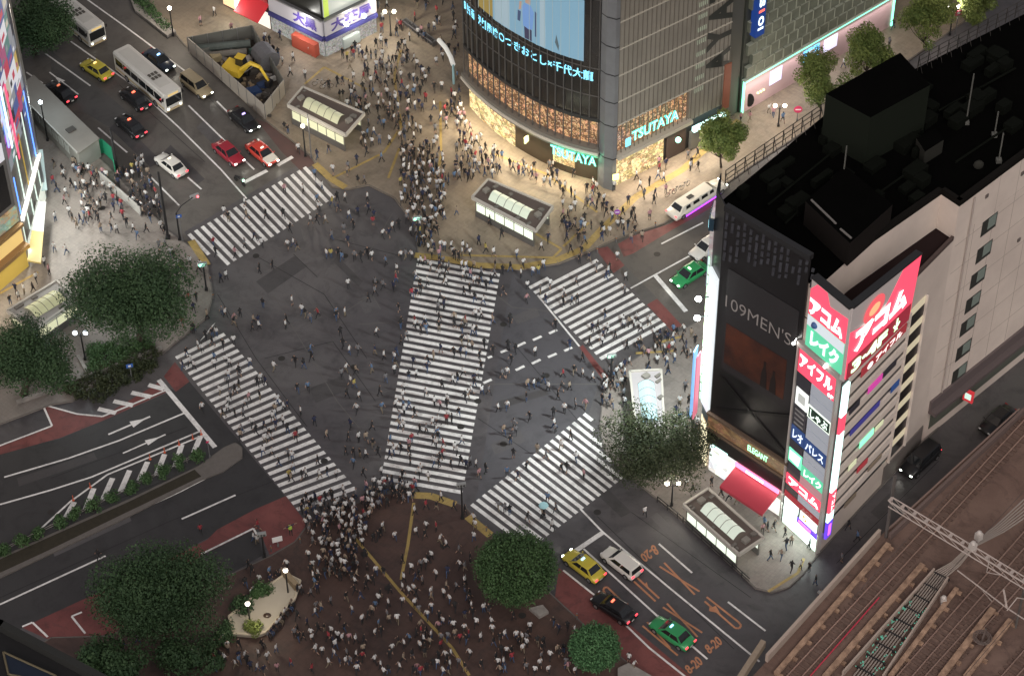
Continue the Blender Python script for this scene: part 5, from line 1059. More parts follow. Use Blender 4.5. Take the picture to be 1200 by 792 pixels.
for i, (x, y, lx, ly, lz, c, lab) in enumerate(((262, 58, 6.5, .5, .5, (.10, .12, .11), 'long grey pipe lying at the back of the construction pit'), (265, 66, 5, .35, .4, (.16, .15, .13), 'second pipe in front of the long grey one in the pit'), (312, 76, 2.6, 1.6, 1.3, (.10, .10, .11), 'grey machine drum right of the excavator'),
        (253, 70, 1.4, 1.1, .8, (.30, .25, .15), 'tan crate left of the excavator'), (296, 110, 2.2, 1.4, .7, (.02, .05, .14), 'blue sheeted pile in front of the excavator'), (307, 102, 1.2, .9, .6, (.02, .04, .10), 'small blue sheeted pile right of the bigger one'), (322, 93, 1.2, .5, .5, (.5, .5, .48), 'white box near the back panel of the pit'),
        (240, 62, 1.5, .8, .8, (.2, .2, .18), 'grey skip in the far left end of the pit'), (290, 72, 1.1, .9, .6, (.32, .3, .28), 'pale sack pile behind the excavator'), (300, 60, 2, .5, .6, (.06, .10, .09), 'green grey beam stack behind the excavator'))):
    g = G(x, y, .2); mb = MB()
    if 'pipe' in lab or 'drum' in lab: a_ = R(8 if 'pipe' in lab else -60); mb.tube([g + Vector((-math.cos(a_) * lx / 2, -math.sin(a_) * lx / 2, lz)), g + Vector((math.cos(a_) * lx / 2, math.sin(a_) * lx / 2, lz))], lz, 10)
    else:
        q = [(-lx / 2, -ly / 2), (lx / 2, -ly / 2), (lx / 2, ly / 2), (-lx / 2, ly / 2)]; a_ = .5
        rt_ = lambda p, k_: (g.x + p[0] * k_ * math.cos(a_) - p[1] * k_ * math.sin(a_), g.y + p[0] * k_ * math.sin(a_) + p[1] * k_ * math.cos(a_))
        mb.hexa([(*rt_(p, 1), .16) for p in q], [(*rt_(p, .82), .16 + lz * random.uniform(.8, 1.1)) for p in q])
    tag(mb.build('pipe' if 'pipe' in lab else 'material_pile', mat('site_%d' % i, c, .8, noise=tuple(k_ * .5 for k_ in c), nscale=3)), lab, 'pipe' if 'pipe' in lab else 'pile')
rb_ = MB(); random.seed(8)
for i in range(90):
    u_, v_ = random.random(), random.random(); p = cs[0].lerp(cs[1], u_).lerp(cs[3].lerp(cs[2], u_), .08 + v_ * .84); k_ = random.uniform(.1, .45)
    rb_.box((p.x, p.y, .16 + k_ * .4), (k_ * random.uniform(.8, 4), k_, k_ * .8), random.uniform(0, 3), i % 3)
o = rb_.build('rubble', [mat('rubble_dark', (.05, .045, .04), .9), mat('rubble_grey', (.16, .15, .14), .8), mat('rubble_tan', (.22, .17, .11), .8)]); o['kind'] = 'stuff'
# site cabin with the long flat roof, green sheeting, screens
ca = [G(20, 106, 3.), G(91, 178, 3.), G(115, 161, 3.), G(40, 90, 3.)]
cb_ = thing('site_cabin', (ca[1].x, ca[1].y, .13), 'long grey flat roofed cabin with a pale panelled side at the kerb', 'cabin')
mb = MB(); mb.prism([p[:2] for p in ca], .13, 2.85); mb.build('wall', mat('cabin_wall', (.30, .30, .28), .6, noise=(.22, .22, .2), nscale=.5), cb_)
mb = MB(); cc = sum(ca, Vector()) / 4; mb.prism([(cc.x + (p.x - cc.x) * 1.03, cc.y + (p.y - cc.y) * 1.05) for p in ca], 2.86, 3.02); mb.build('roof', mat('cabin_roof', (.235, .225, .205), .7, noise=(.2, .19, .175), nscale=.25, nmix=.9), cb_)
W_ = Wall(ca[0], ca[1]); mb = MB()
for k_ in range(8): mb.wall(W_, 1.2 + k_ * 1.35, 2.2 + k_ * 1.35, 1.2, 2.3, .0, .05)
mb.build('window_strip', mat('cabin_glass', (.45, .48, .46), .3), cb_)
mb = MB(); g = G(83, 152, 3.1); mb.box((g.x, g.y, 3.1), (1., .8, .16), .7); mb.build('roof_hatch', mat('hatch_dark', (.07, .065, .06), .7), cb_)
mb = MB(); mb.wall(W_, -.3, W_.L + .1, 2.86, 3.06, .05, .2); mb.build('gutter', mat('cabin_rim', (.4, .4, .38), .6), cb_)
gs = [G(104, 186), G(122, 180), G(133, 190), G(137, 212)]; mb = MB()
for a, b in zip(gs, gs[1:]): W_ = Wall(a, b); mb.wall(W_, 0, W_.L, .13, 2.2, -.04, .04)
tag(mb.build('green_screen', mat('screen_green', (.02, .24, .13), .6, noise=(.015, .17, .09), nscale=1)), 'green sheet fence beside the tall dark pole', 'fence')
W_ = Wall(G(118, 212), G(166, 254)); mb = MB(); mb.wall(W_, 0, W_.L, .13, 1.3, -.05, .05); mb.wall(W_, -.1, W_.L, 1.3, 1.38, -.08, .1)
tag(mb.build('crowd_barrier', mat('barrier_pale', (.36, .35, .33), .7, noise=(.08, .08, .08), nscale=1.)), 'long pale barrier with posters running through the crowd by the kerb', 'barrier')
W_ = Wall(G(166, 254), G(190, 240)); mb = MB(); mb.wall(W_, 0, W_.L, .5, 1.3, -.03, .03)
for k_ in range(5): mb.wall(W_, W_.L * k_ / 4 - .03, W_.L * k_ / 4 + .03, .13, 1.35, -.05, .05)
tag(mb.build('kerb_railing', STEEL), 'grey railing closing the kerb end of the long pale barrier', 'railing')

# ================================================================== TREES
LEAFM = {}
def leafmat(n, c0, c1):
    if n in LEAFM: return LEAFM[n]
    m = bpy.data.materials.new('leaf_' + n); m.use_nodes = True; t = m.node_tree; b = t.nodes['Principled BSDF']
    at_ = t.nodes.new('ShaderNodeAttribute'); at_.attribute_name = 'tone'; r = t.nodes.new('ShaderNodeValToRGB'); r.color_ramp.elements[0].color = (*c0, 1); r.color_ramp.elements[1].color = (*c1, 1)
    t.links.new(at_.outputs['Fac'], r.inputs[0]); t.links.new(r.outputs[0], b.inputs['Base Color']); b.inputs['Roughness'].default_value = .6; b.inputs['Specular IOR Level'].default_value = .2
    LEAFM[n] = m; return m
def leaves(name, centres, radii, count, size, m, parent, shell_=.55, flat=1.):
    """leaf faces scattered through clumps; tone is a random per-clump and per-leaf variation"""
    centres = np.array(centres, float); radii = np.array(radii, float); w_ = radii ** 2; w_ /= w_.sum()
    idx = RNG.choice(len(centres), count, p=w_); d = RNG.normal(size=(count, 3)); d /= np.linalg.norm(d, axis=1)[:, None]
    rad = radii[idx] * (shell_ + (1 - shell_) * RNG.random(count) ** .5) * RNG.uniform(.85, 1.12, count)
    p = centres[idx] + d * rad[:, None] * np.array([1, 1, flat])
    a = RNG.normal(size=(count, 3)) * .7 + d * 1.3 + np.array([0, 0, .25]); a /= np.linalg.norm(a, axis=1)[:, None]
    b = np.cross(a, RNG.normal(size=(count, 3))); b /= np.linalg.norm(b, axis=1)[:, None]; c = np.cross(a, b)
    s_ = (size * RNG.uniform(.6, 1.4, count))[:, None]
    v = np.stack([p - b * s_ * .5, p + c * s_ * .32, p + b * s_ * .5, p - c * s_ * .32], 1).reshape(-1, 3)
    off = np.array(origin(parent)) if parent is not None else np.zeros(3)
    me = bpy.data.meshes.new(name); me.vertices.add(count * 4); me.vertices.foreach_set('co', (v - off).ravel())
    me.loops.add(count * 4); me.loops.foreach_set('vertex_index', np.arange(count * 4)); me.polygons.add(count); me.polygons.foreach_set('loop_start', np.arange(count) * 4); me.polygons.foreach_set('loop_total', np.full(count, 4))
    me.materials.append(m); at_ = me.attributes.new('tone', 'FLOAT', 'FACE')
    ct = RNG.random(len(centres)); at_.data.foreach_set('value', np.clip(ct[idx] * .55 + RNG.random(count) * .45, 0, 1).astype(np.float32))
    me.update(); me.validate(); o = bpy.data.objects.new(name, me); COL.objects.link(o); 
    if parent is not None: o.parent = parent
    return o
def tree(name, label, base, crown_px, rx_, h0, h1, lm, leaf=.34, n=9000, clumps=34, group=None, seedv=1, flat=1., trunk=.28, ry=None):
    """base = pixel of the trunk foot, crown_px = pixel of the crown's middle at the height (h0+h1)/2"""
    random.seed(seedv); g = G(*base, .13); t = thing(name, g, label, 'tree', group)
    zc = (h0 + h1) / 2; cg = G(*crown_px, zc); C_ = Vector((cg.x, cg.y, zc)); hz = (h1 - h0) / 2; cs_, rs_ = [], []
    lob = [Vector((math.cos(a_ * 2.4) * random.uniform(.25, .62), math.sin(a_ * 2.4) * random.uniform(.25, .62), random.uniform(-.35, .5))) for a_ in range(8)]
    for i in range(clumps):
        while True:
            q = Vector((random.uniform(-1, 1), random.uniform(-1, 1), random.uniform(-1, 1)))
            if .25 < q.length < 1:
                if i % 3: q = random.choice(lob) + q * .42
                if q.length < 1.04: break
        rr_ = random.uniform(.2, .36) * rx_; q = Vector((q.x * (rx_ - rr_ * .8), q.y * ((ry or rx_) - rr_ * .8), q.z * (hz - rr_ * .5))); cs_.append(C_ + q); rs_.append(rr_)
    mb = MB(); top = Vector((C_.x, C_.y, h0 + .3)); mid_ = g.lerp(top, .5) + Vector((random.uniform(-.2, .2), random.uniform(-.2, .2), 0))
    mb.tube([g, mid_, top], [trunk * 1.25, trunk, trunk * .8], 8)
    for i in range(0, clumps, 3):
        e = cs_[i]; m_ = top.lerp(e, .5) + Vector((0, 0, -.3)); mb.tube([top, m_, e], [trunk * .6, trunk * .3, .03], 5)
    mb.build('trunk', BARK, t)
    leaves('crown', [tuple(c) for c in cs_], rs_, n, leaf, lm, t, .45, flat)
    return t
DKG = leafmat('dark', (.022, .05, .024), (.065, .115, .05)); DKB = leafmat('olive_brown', (.022, .034, .018), (.062, .075, .036)); LIVE = leafmat('lively', (.06, .10, .025), (.21, .25, .07)); CLIP = leafmat('clipped', (.035, .075, .03), (.065, .12, .045)); CLIP2 = leafmat('clipped_pale', (.05, .13, .055), (.09, .19, .08))
tree('broadleaf_tree', 'large dark tree above the left pavement beside the upper left zebra crossing', (165, 400), (160, 344), 8.1, 3.2, 12.5, DKG, n=52000, clumps=84, seedv=1, trunk=.4, leaf=.23, ry=7.2)
tree('broadleaf_tree', 'dark tree cut by the left edge next to the curved entrance roof', (28, 462), (30, 420), 6.2, 3, 9.5, DKG, n=27000, clumps=50, seedv=2, trunk=.35, leaf=.23)
tree('broadleaf_tree', 'big dark tree over the kerb at the lower left beside the white fountain', (195, 730), (188, 692), 8.0, 3.2, 11, DKG, n=48000, clumps=76, seedv=3, trunk=.4, leaf=.23, ry=5.6)
tree('broadleaf_tree', 'low dark tree in the bottom left corner below the big dark tree', (110, 790), (118, 778), 4.6, 2, 7, DKG, n=9000, clumps=30, seedv=4, trunk=.3, leaf=.3)
tree('broadleaf_tree', 'thin leaved tree below the fountain at the bottom edge of the plaza', (205, 790), (212, 772), 3.4, 2, 6, DKG, n=4500, clumps=22, seedv=14, trunk=.2, leaf=.28)
tree('broadleaf_tree', 'spreading brownish tree on the corner over the white framed station entrance', (768, 548), (766, 522), 6.6, 2.8, 8., DKB, n=24000, clumps=46, seedv=5, trunk=.3, leaf=.21)
tree('broadleaf_tree', 'dark tree in the top left corner overhanging a bus', (40, 62), (40, 26), 6.2, 3, 9, DKG, n=22000, clumps=44, seedv=6, trunk=.3, leaf=.24)
for i, (b_, c_, r_, lb_, gm) in enumerate((((845, 196), (846, 160), 2.7, 'street tree in front of the pale flank of the glass tower', LIVE), ((962, 130), (962, 94), 3.2, 'street tree left of the roof penthouse by the pink lit wall', LIVE), ((1018, 90), (1019, 57), 3.0, 'street tree between the penthouse and the bright store end, second from the right', LIVE), ((1085, 55), (1086, 20), 3.2, 'street tree behind the double street lamp near the top edge', LIVE), ((1143, 28), (1144, 3), 2.4, 'small street tree cut by the top edge, farthest right', LIVE))):
    tree('street_tree', lb_, b_, c_, r_ * 1.16, 1.3, 1.4 + r_ * 2.5, gm, n=15000, clumps=40, seedv=20 + i, trunk=.12, leaf=.22, group='street trees along the lit pavement')
def clipped(label, base, c, rx_, h0, h1, m, n):
    g = G(*base, .13); t = thing('clipped_tree', g, label, 'tree'); zc = (h0 + h1) / 2; cg = G(*c, zc)
    mb = MB(); mb.tube([g, (cg.x, cg.y, zc)], [.25, .15], 8)
    for i in range(8): a = i * .8; mb.tube([(cg.x, cg.y, h0 + .2), (cg.x + math.cos(a) * rx_ * .7, cg.y + math.sin(a) * rx_ * .7, zc)], [.1, .03], 5)
    mb.build('trunk', BARK, t); cs_, rs_ = [], []
    random.seed(int(rx_ * 100))
    for i in range(240):
        k_ = (i + .5) / 240; ph_ = math.acos(1 - 2 * k_); th = i * 2.39996; j = random.uniform(.86, 1.04) - .2
        cs_.append((cg.x + rx_ * j * math.sin(ph_) * math.cos(th), cg.y + rx_ * j * math.sin(ph_) * math.sin(th), zc + (h1 - h0) / 2 * j * math.cos(ph_))); rs_.append(rx_ * .2)
    leaves('crown', cs_, rs_, n, .2, m, t, .3); return t
clipped('big round clipped tree covering the end of the small zebra crossing', (605, 700), (605, 665), 4.3, 1.6, 8., CLIP, 26000)
clipped('small pale round clipped tree beside the red lane at the bottom', (697, 783), (697, 758), 2.65, .9, 5.2, CLIP2, 12000)
def bush(name, label, px_, py_, r_, h_, m, n, group=None, cat='shrub', leaf=.2):
    g = G(px_, py_, .15); t = thing(name, g, label, cat, group); random.seed(int(px_ * 7 + py_)); cs_ = [(g.x + random.uniform(-.5, .5) * r_, g.y + random.uniform(-.5, .5) * r_, .2 + random.uniform(.25, .8) * h_) for _ in range(7)]
    mb = MB()
    for c_ in cs_[:4]: mb.tube([g, c_], [.04, .02], 4)
    mb.build('stem', BARK, t); leaves('foliage', cs_, [r_ * .55] * 7, n, leaf, m, t, .2); return t
isl = [(6, 651), (28, 640), (46, 629), (70, 619), (89, 608), (111, 598), (132, 588), (154, 578), (173, 568), (193, 558), (213, 549), (231, 541)]
nth = ['farthest left', 'second', 'third', 'fourth', 'fifth', 'sixth', 'seventh', 'eighth', 'ninth', 'tenth', 'eleventh', 'twelfth']
for i, (x, y) in enumerate(isl): bush('median_shrub', ('leafy shrub on the traffic island cut by the left edge' if i == 0 else 'leafy shrub on the traffic island, %s from the left edge' % nth[i]), x, y, .95, 1.5, CLIP, 700, 'shrubs along the traffic island')
# hedges (ground cover nobody could count)
def hedge(name, poly, h_, m, n, leaf=.2):
    P_ = gp(poly, .2); xs = [p[0] for p in P_]; ys = [p[1] for p in P_]; pts = []
    def inside(x, y):
        c = False
        for i in range(len(P_)):
            (x1, y1), (x2, y2) = P_[i], P_[i - 1]
            if (y1 > y) != (y2 > y) and x < (x2 - x1) * (y - y1) / (y2 - y1) + x1: c = not c
        return c
    random.seed(9)
    while len(pts) < 160:
        x, y = random.uniform(min(xs), max(xs)), random.uniform(min(ys), max(ys))
        if inside(x, y): pts.append((x, y, .15 + h_ * random.uniform(.3, .8)))
    o = leaves(name, pts, [.55] * len(pts), n, leaf, m, None, .2); o['kind'] = 'stuff'; return o
hedge('hedge', [(72, 458), (100, 470), (120, 470), (188, 428), (196, 418), (180, 410), (120, 430)], .6, leafmat('olive', (.02, .03, .015), (.05, .06, .025)), 9000)
hedge('hedge', [(104, 408), (106, 440), (150, 424), (182, 405), (176, 395)], .8, CLIP, 7000)
mb = MB()
for a, b in (((68, 456), (106, 442)), ((106, 442), (190, 410)), ((92, 420), (104, 442)), ((20, 474), (66, 458))): W_ = Wall(G(*a), G(*b)); mb.wall(W_, 0, W_.L, .13, .55, -.15, .15)
tag(mb.build('planter_wall', CONC), 'low pale stone edging round the hedges under the left trees', 'wall')

# ================================================================== RAILWAY
ZD = 5.
DK = [(860, 815), (893, 780), (1019, 641), (1042, 617), (1122, 545), (1215, 465), (1260, 900), (860, 900)]
mb = MB(); mb.prism(gp(DK, ZD), 4.1, ZD); struct(mb.build('railway_bed', BALLAST))
pa = MB()
def rbar(name, a, b, wd, h, m, z=ZD, label=None, cat=None, par=None, grp=None):
    W_ = Wall(G(*a, z), G(*b, z)); mb = MB(); mb.wall(W_, 0, W_.L, z, z + h, -wd / 2, wd / 2); o = mb.build(name, m, par)
    if label: tag(o, label, cat, grp)
    return o, W_
PTAN = mat('trough_tan', (.44, .29, .20), .8, noise=(.16, .10, .07), nscale=1.5, nmix=.9); PPAL = mat('parapet_pale', (.42, .34, .29), .8, noise=(.28, .22, .18), nscale=.9)
rbar('railway_parapet', (898, 775), (1030, 628), .3, 1.0, PPAL, label='pale concrete parapet along the edge of the railway above the street', cat='parapet')
rbar('railway_parapet', (1042, 632), (1215, 470), .3, .8, mat('parapet_brown', (.14, .10, .09), .8), label='dark parapet of the railway beyond the first gantry mast', cat='parapet')
rbar('plank_wall', (866, 800), (894, 757), .5, .9, mat('plank_tan', (.30, .24, .18), .8, noise=(.15, .12, .09), nscale=3), label='short tan plank wall over the street at the bottom edge', cat='wall')
for i, (a, b, wd, lb_) in enumerate((((909, 792), (1041, 640), .5, 'tan wooden sided cable trough nearest the pale parapet'), ((966, 796), (1081, 664), .55, 'tan trough between the first and second railway tracks'), ((1043, 795), (1121, 692), .45, 'brown trough to the right of the green lit cable bundle'), ((1102, 796), (1163, 716), .6, 'tan slab beam left of the coiled cable'), ((1131, 796), (1184, 729), .55, 'tan beam nearest the bottom right corner'))):
    t = thing('cable_trough', G(*a, ZD), lb_, 'cable trough'); W_ = Wall(G(*a, ZD), G(*b, ZD)); mb = MB(); mb.wall(W_, 0, W_.L, ZD + .3, ZD + .5, -wd / 2, wd / 2); mb.build('cover', PTAN, t)
    n = int(W_.L / 2.3)
    for k_ in range(n + 1): mb = MB(); s_ = .2 + k_ * (W_.L - .4) / n; mb.wall(W_, s_ - .15, s_ + .15, ZD, ZD + .3, -wd / 2, wd / 2 + .35); mb.build('bracket', PTAN, t)
for i, (a, b) in enumerate((((987, 792), (1094, 671)), ((1034, 796), (1110, 681)))):
    rbar('trough_wall', a, b, .16, .7, PPAL, label=('pale low wall left of the cable bundle', 'pale low wall right of the cable bundle')[i], cat='low wall')
RL = mat('rail_steel', (.42, .29, .24), .35, .5); SLP = mat('sleeper', (.15, .10, .082), .9, noise=(.10, .062, .05), nscale=1.2, nmix=1.)
for lb_, c0, c1 in (('nearest the street parapet', (925, 800), (1230, 470)), ('passing under the middle of the gantry', (1010, 850), (1300, 520)) , ('right of the cable bundle', (1060, 830), (1330, 530)), ('in the bottom right corner', (1150, 830), (1340, 615))):
    W_ = Wall(G(*c0, ZD), G(*c1, ZD)); t = thing('railway_track', W_.p(0, ZD), 'brown railway track ' + lb_, 'railway track')
    for o_ in (-.53, .53):
        mb = MB(); mb.wall(W_, 0, W_.L, ZD + .12, ZD + .26, o_ - .05, o_ + .05); mb.build('rail', RL, t)
    mb = MB(); s_ = 0
    while s_ < W_.L: mb.wall(W_, s_, s_ + .28, ZD, ZD + .12, -1.0, 1.0); s_ += .72
    o = mb.build('sleepers', SLP, t); o['kind'] = 'stuff'
W_ = Wall(G(944, 800, ZD), G(1030, 702, ZD)); mb = MB(); mb.wall(W_, 0, W_.L, ZD + .27, ZD + .33, -.05, .05); tag(mb.build('red_rail_reflection', mat('red_reflection', (.34, .03, .05), .4, emit=(.6, .03, .08), es=.2)), 'thin red signal reflection running along the railway between the tan troughs', 'cable')  # red signal's reflection on the rail, drawn as a thin coloured strip
CB = mat('cable_grey', (.30, .26, .23), .6)
cb = thing('cable_bundle', G(1040, 740, ZD), 'bundle of pale cables running between two low walls to the gantry', 'cables')
for i in range(6):
    o_ = (i - 2.5) * .28; W_ = Wall(G(1008, 798, ZD), G(1102, 675, ZD)); p0, p1 = W_.p(0, ZD + .25, o_), W_.p(W_.L, ZD + .3, o_ * .8); p2 = G(1139, 640, 9.5) + Vector((o_ * .4, 0, 0)); p3 = G(1200 + i * 2, 585 + i * 3, 8)
    mb = MB(); mb.tube([p0, p0.lerp(p1, .5), p1, p1.lerp(p2, .5) + Vector((0, 0, -.5)), p2, p2.lerp(p3, .5) + Vector((0, 0, -.4)), p3], .07, 5); mb.build('cable', CB, cb)
mb = MB(); random.seed(4)
for i in range(70):
    s_ = random.uniform(0, 9.5); W_ = Wall(G(1008, 798, ZD), G(1102, 675, ZD)); mb.box(W_.p(s_ + 1, ZD + .33, random.choice((-.75, .75)) + random.uniform(-.3, .3)), (.16, .07, .05), random.uniform(0, 3))
mb.build('green_glints', lit('glint_green', (.12, .42, .30), .6), cb)
W_ = Wall(G(1008, 798, ZD), G(1102, 675, ZD))
for i in range(9): mb = MB(); mb.wall(W_, 1 + i * 1.7, 1.1 + i * 1.7, ZD + .1, ZD + .4, -1.0, 1.0); mb.build('cable_clamp', DSTEEL, cb)
def truss(t, a, b, w_, h_, m, par_name='truss'):
    d = (b - a).normalized(); n = Vector((-d.y, d.x, 0)) * w_ / 2; L_ = (b - a).length; k = max(2, int(L_ / 1.3)); mb = MB()
    for o_ in (n, -n, n + Vector((0, 0, -h_)), -n + Vector((0, 0, -h_))): mb.tube([a + o_, b + o_], .07, 4)
    for i in range(k + 1):
        p = a + d * (L_ * i / k); q = a + d * (L_ * min(i + 1, k) / k)
        mb.box(p, (.3, w_, .06), math.atan2(d.y, d.x)); mb.tube([p + n, q + n + Vector((0, 0, -h_))], .03, 4); mb.tube([p - n, q - n + Vector((0, 0, -h_))], .03, 4); mb.tube([p + n, p + n + Vector((0, 0, -h_))], .03, 4)
    mb.build(par_name, m, t)
GM = mat('gantry_grey', (.40, .34, .31), .6)
g0 = G(1038, 629, ZD); ZT = 12.2; ga = G(1044, 585, ZT); gb_ = G(1215, 688, ZT)
gt = thing('overhead_gantry', g0, 'pale lattice gantry spanning the railway from a mast by the street', 'gantry')
mb = MB(); mb.tube([g0, Vector((g0.x, g0.y, ZT + 1.4))], .16, 8); mb.build('mast', mat('mast_grey', (.10, .09, .085), .6), gt)
truss(gt, ga, gb_, .62, .7, GM)
mb = MB(); mb.tube([Vector((g0.x, g0.y, ZD + 5)), ga.lerp(gb_, .1) + Vector((0, 0, -.8))], .07, 5); mb.build('strut', GM, gt)
for x, y in ((1140, 640), (1147, 628)): p = G(x, y, ZT + .3); mb = MB(); mb.box(p, (.55, .55, .8), .6); mb.ball(p + Vector((0, 0, .45)), .25); mb.build('insulator_box', mat('insulator', (.5, .46, .43), .5), gt)
mb = MB(); p = G(1160, 652, ZT - 1); mb.tube([p, p + Vector((0, 0, -2.2)), p + Vector((1.2, 0, -2.6))], .05); mb.build('hanger', GM, gt)
g2 = G(1190, 735, ZD); gt2 = thing('overhead_gantry', g2, 'smaller second gantry arm with bracket at the bottom right corner', 'gantry')
mb = MB(); mb.tube([g2, Vector((g2.x, g2.y, ZD + 5.5))], .12, 8); mb.build('mast', mat('mast_grey'), gt2)
mb = MB(); e0 = G(1122, 668, 9.4); e1 = G(1180, 712, 9.4); e2 = G(1215, 735, 9.4); mb.tube([e0, e1, e2], .07); mb.tube([G(1150, 690, 9.4), G(1162, 704, 7)], .05); mb.tube([G(1176, 690, 11), e1], .1); mb.build('arm', GM, gt2)
mb = MB(); mb.tube([G(1180, 715, 9.4), G(1192, 700, 10.5), G(1215, 704, 9.4)], .06); mb.build('strut', GM, gt2)
cp = G(1150, 752, ZD); mb = MB()
for r_ in (.55, .7, .85): mb.tube([(cp.x + r_ * math.cos(a * .524), cp.y + r_ * math.sin(a * .524), ZD + .6 + r_ * .1) for a in range(13)], .05, 5)
mb.tube([(cp.x, cp.y, ZD), (cp.x + .2, cp.y + .1, ZD + 1.8)], .1); tag(mb.build('cable_coil', mat('coil_brown', (.13, .10, .09), .7)), 'coiled brown cable round a post between the tan beams', 'cable coil')
wm_ = MB(); cpx = G(1105, 706, ZD)
tag(MB().box(cpx + Vector((0, 0, .3)), (.5, .5, .6)).ball(cpx + Vector((0, 0, .75)), .25).build('trackside_box', mat('insulator')), 'small pale round topped box beside the brown trough', 'equipment box')
mb = MB()
for i, (a, b) in enumerate((((1000, 700), (1240, 440)), ((1085, 700), (1260, 510)), ((1130, 792), (1260, 640)))):
    mb = MB(); mb.tube([G(*a, 10.5), G(*b, 10.5)], .025, 4); tag(mb.build('overhead_wire', mat('wire_dark', (.08, .06, .055), .6)), ('overhead wire nearest the street, crossing under the gantry', 'overhead wire above the middle tracks', 'overhead wire in the bottom right corner')[i], 'overhead wire')
mb = MB(); W_ = Wall(G(1046, 632, ZD), G(1200, 490, ZD)); 
for z_, o_ in ((.5, .35), (.8, .7)): mb.wall(W_, 0, W_.L, ZD + z_, ZD + z_ + .1, -o_ - .08, -o_ + .08) 
tag(mb.build('pipe_run', mat('pipe_brown', (.2, .14, .12), .7)), 'brown pipes along the far railway parapet', 'pipes')

# ================================================================== STREET FURNITURE
def pole(name, label, cat, foot, top, r=.09, m=DSTEEL, z0=.13):
    g = G(*foot, z0); lo, hi = 0, 30
    for _ in range(40):
        m_ = (lo + hi) / 2
        if PX(g.x, g.y, m_)[1] > top[1]: lo = m_
        else: hi = m_
    t = thing(name, g, label, cat); mb = MB(); mb.tube([g, Vector((g.x, g.y, lo))], [r * 1.3, r], 8); mb.box((g.x, g.y, z0 + .15), (r * 4, r * 4, .3)); mb.build('pole', m, t); return t, g, lo
LAMPC = (1, .93, .8)
def lamp(label, foot, top, watt, col=LAMPC, heads=1, es=14, z0=.13, r=.07):
    t, g, h = pole('street_lamp', label, 'street lamp', foot, top, r, z0=z0)
    for i in range(heads):
        a = i * math.pi; o_ = Vector((math.cos(a) * .55, math.sin(a) * .2, 0)) if heads > 1 else Vector((0, 0, 0)); p = Vector((g.x, g.y, h)) + o_
        if heads > 1: mb = MB(); mb.tube([Vector((g.x, g.y, h - .5)), p + Vector((0, 0, -.2))], .04); mb.build('arm', DSTEEL, t)
        mb = MB(); mb.ball(p, .24, seg=12, ring=8); mb.build('globe', lit('lamp_glow_%d%d' % (int(col[2] * 99), es), col, es), t, True)
        mb = MB(); mb.ball(p + Vector((0, 0, .24)), (.16, .16, .05), seg=8, ring=4); mb.build('cap', DSTEEL, t)
        light('lamp_light', (p.x, p.y, p.z + .45), watt / heads, col, .35, t)
    return t
lamp('street lamp beside the planter at the top left of the plaza', (203, 42), (199, 10), 1400, (1, .88, .7))
lamp('street lamp with pair of glowing globes on the path between the left trees', (100, 421), (97, 390), 450, (.85, .95, 1), 2, 10)
lamp('double globe street lamp beside the brown roofed station entrance', (787, 592), (788, 566), 500, (1, .9, .75), 2, 10)
lamp('street lamp on the lit pavement between two street trees', (912, 148), (912, 124), 700, (1, .85, .7), 2, 10)
lamp('street lamp with pink signs at the top right behind the railing', (1113, 41), (1117, 8), 700, (1, .85, .75), 2, 10)
lamp('street lamp left of the fountain shrubs', (294, 735), (293, 707), 160, (1, .9, .75), 1, 5)
lamp('lamp post rising from the fountain corner', (338, 697), (335, 668), 120, (1, .9, .75), 1, 5)
lamp('street lamp in front of the drugstore with a cluster of white lamps', (458, 42), (458, 14), 1500, (1, .92, .75), 2, 8)
lamp('street lamp by the entrance kiosk beside the hoarding', (358, 183), (357, 148), 900, (1, .88, .7), 1, 8)
lamp('slender lamp on the left pavement edge under the screens', (56, 165), (54, 120), 500, (.8, .95, 1), 1, 8)
SGM = lit('signal_green', (.2, 1, .6), 12)
def signal(label, foot, top, on=True, z0=.13):
    t, g, h = pole('traffic_signal', label, 'traffic signal', foot, top, .08, z0=z0)
    mb = MB(); mb.box((g.x, g.y - .1, h - .1), (.9, .3, .4), .2); mb.build('housing', mat('signal_grey', (.25, .26, .26), .5), t)
    for i in range(3):
        mb = MB(); mb.ball((g.x - .28 + i * .28, g.y - .27, h - .1), .12, seg=8, ring=6); mb.build('lens', SGM if (on and i == 0) else mat('lens_off', (.05, .05, .05), .3), t)
    if on: light('signal_light', (g.x, g.y - .6, h), 40, (.4, 1, .7), .15, t)
    return t
signal('glowing green traffic signal at the crowded upper end of the central crossing', (491, 288), (490, 254))
signal('glowing green traffic signal at the corner below the upper left crossing', (242, 340), (240, 308))
signal('traffic signal on a dark pole at the lower right end of the central crossing', (542, 607), (546, 566), False)
signal('green glowing traffic signal at the corner of the right crossing', (716, 448), (714, 415))
signal('unlit traffic signal on a slim pole beside the lower red lane', (310, 652), (308, 624), False)
def armsig(label, foot, top, tip, zt_=None):
    t, g, h = pole('traffic_signal', label, 'traffic signal', foot, top, .09); e = G(*tip, h + .3)
    mb = MB(); mb.tube([Vector((g.x, g.y, h)), Vector((g.x, g.y, h)).lerp(e, .3) + Vector((0, 0, .35)), e], .06, 6); mb.build('arm', DSTEEL, t)
    mb = MB(); mb.box(e, (1.0, .3, .42), .5); mb.build('housing', mat('signal_grey'), t); mb = MB(); mb.ball(e + Vector((.36, -.1, 0)), .12); mb.build('lens', lit('signal_red', (1, .1, .12), 6), t); return t
armsig('curved arm traffic signal with a red light over the left lanes', (211, 281), (208, 250), (228, 230))
armsig('arm traffic signal by the kerb behind the right zebra crossing', (836, 300), (832, 292), (807, 287)) if False else None
pole('utility_pole', 'tall dark pole at the kerb between the barrier and the white taxi', 'pole', (197, 279), (188, 202), .13)
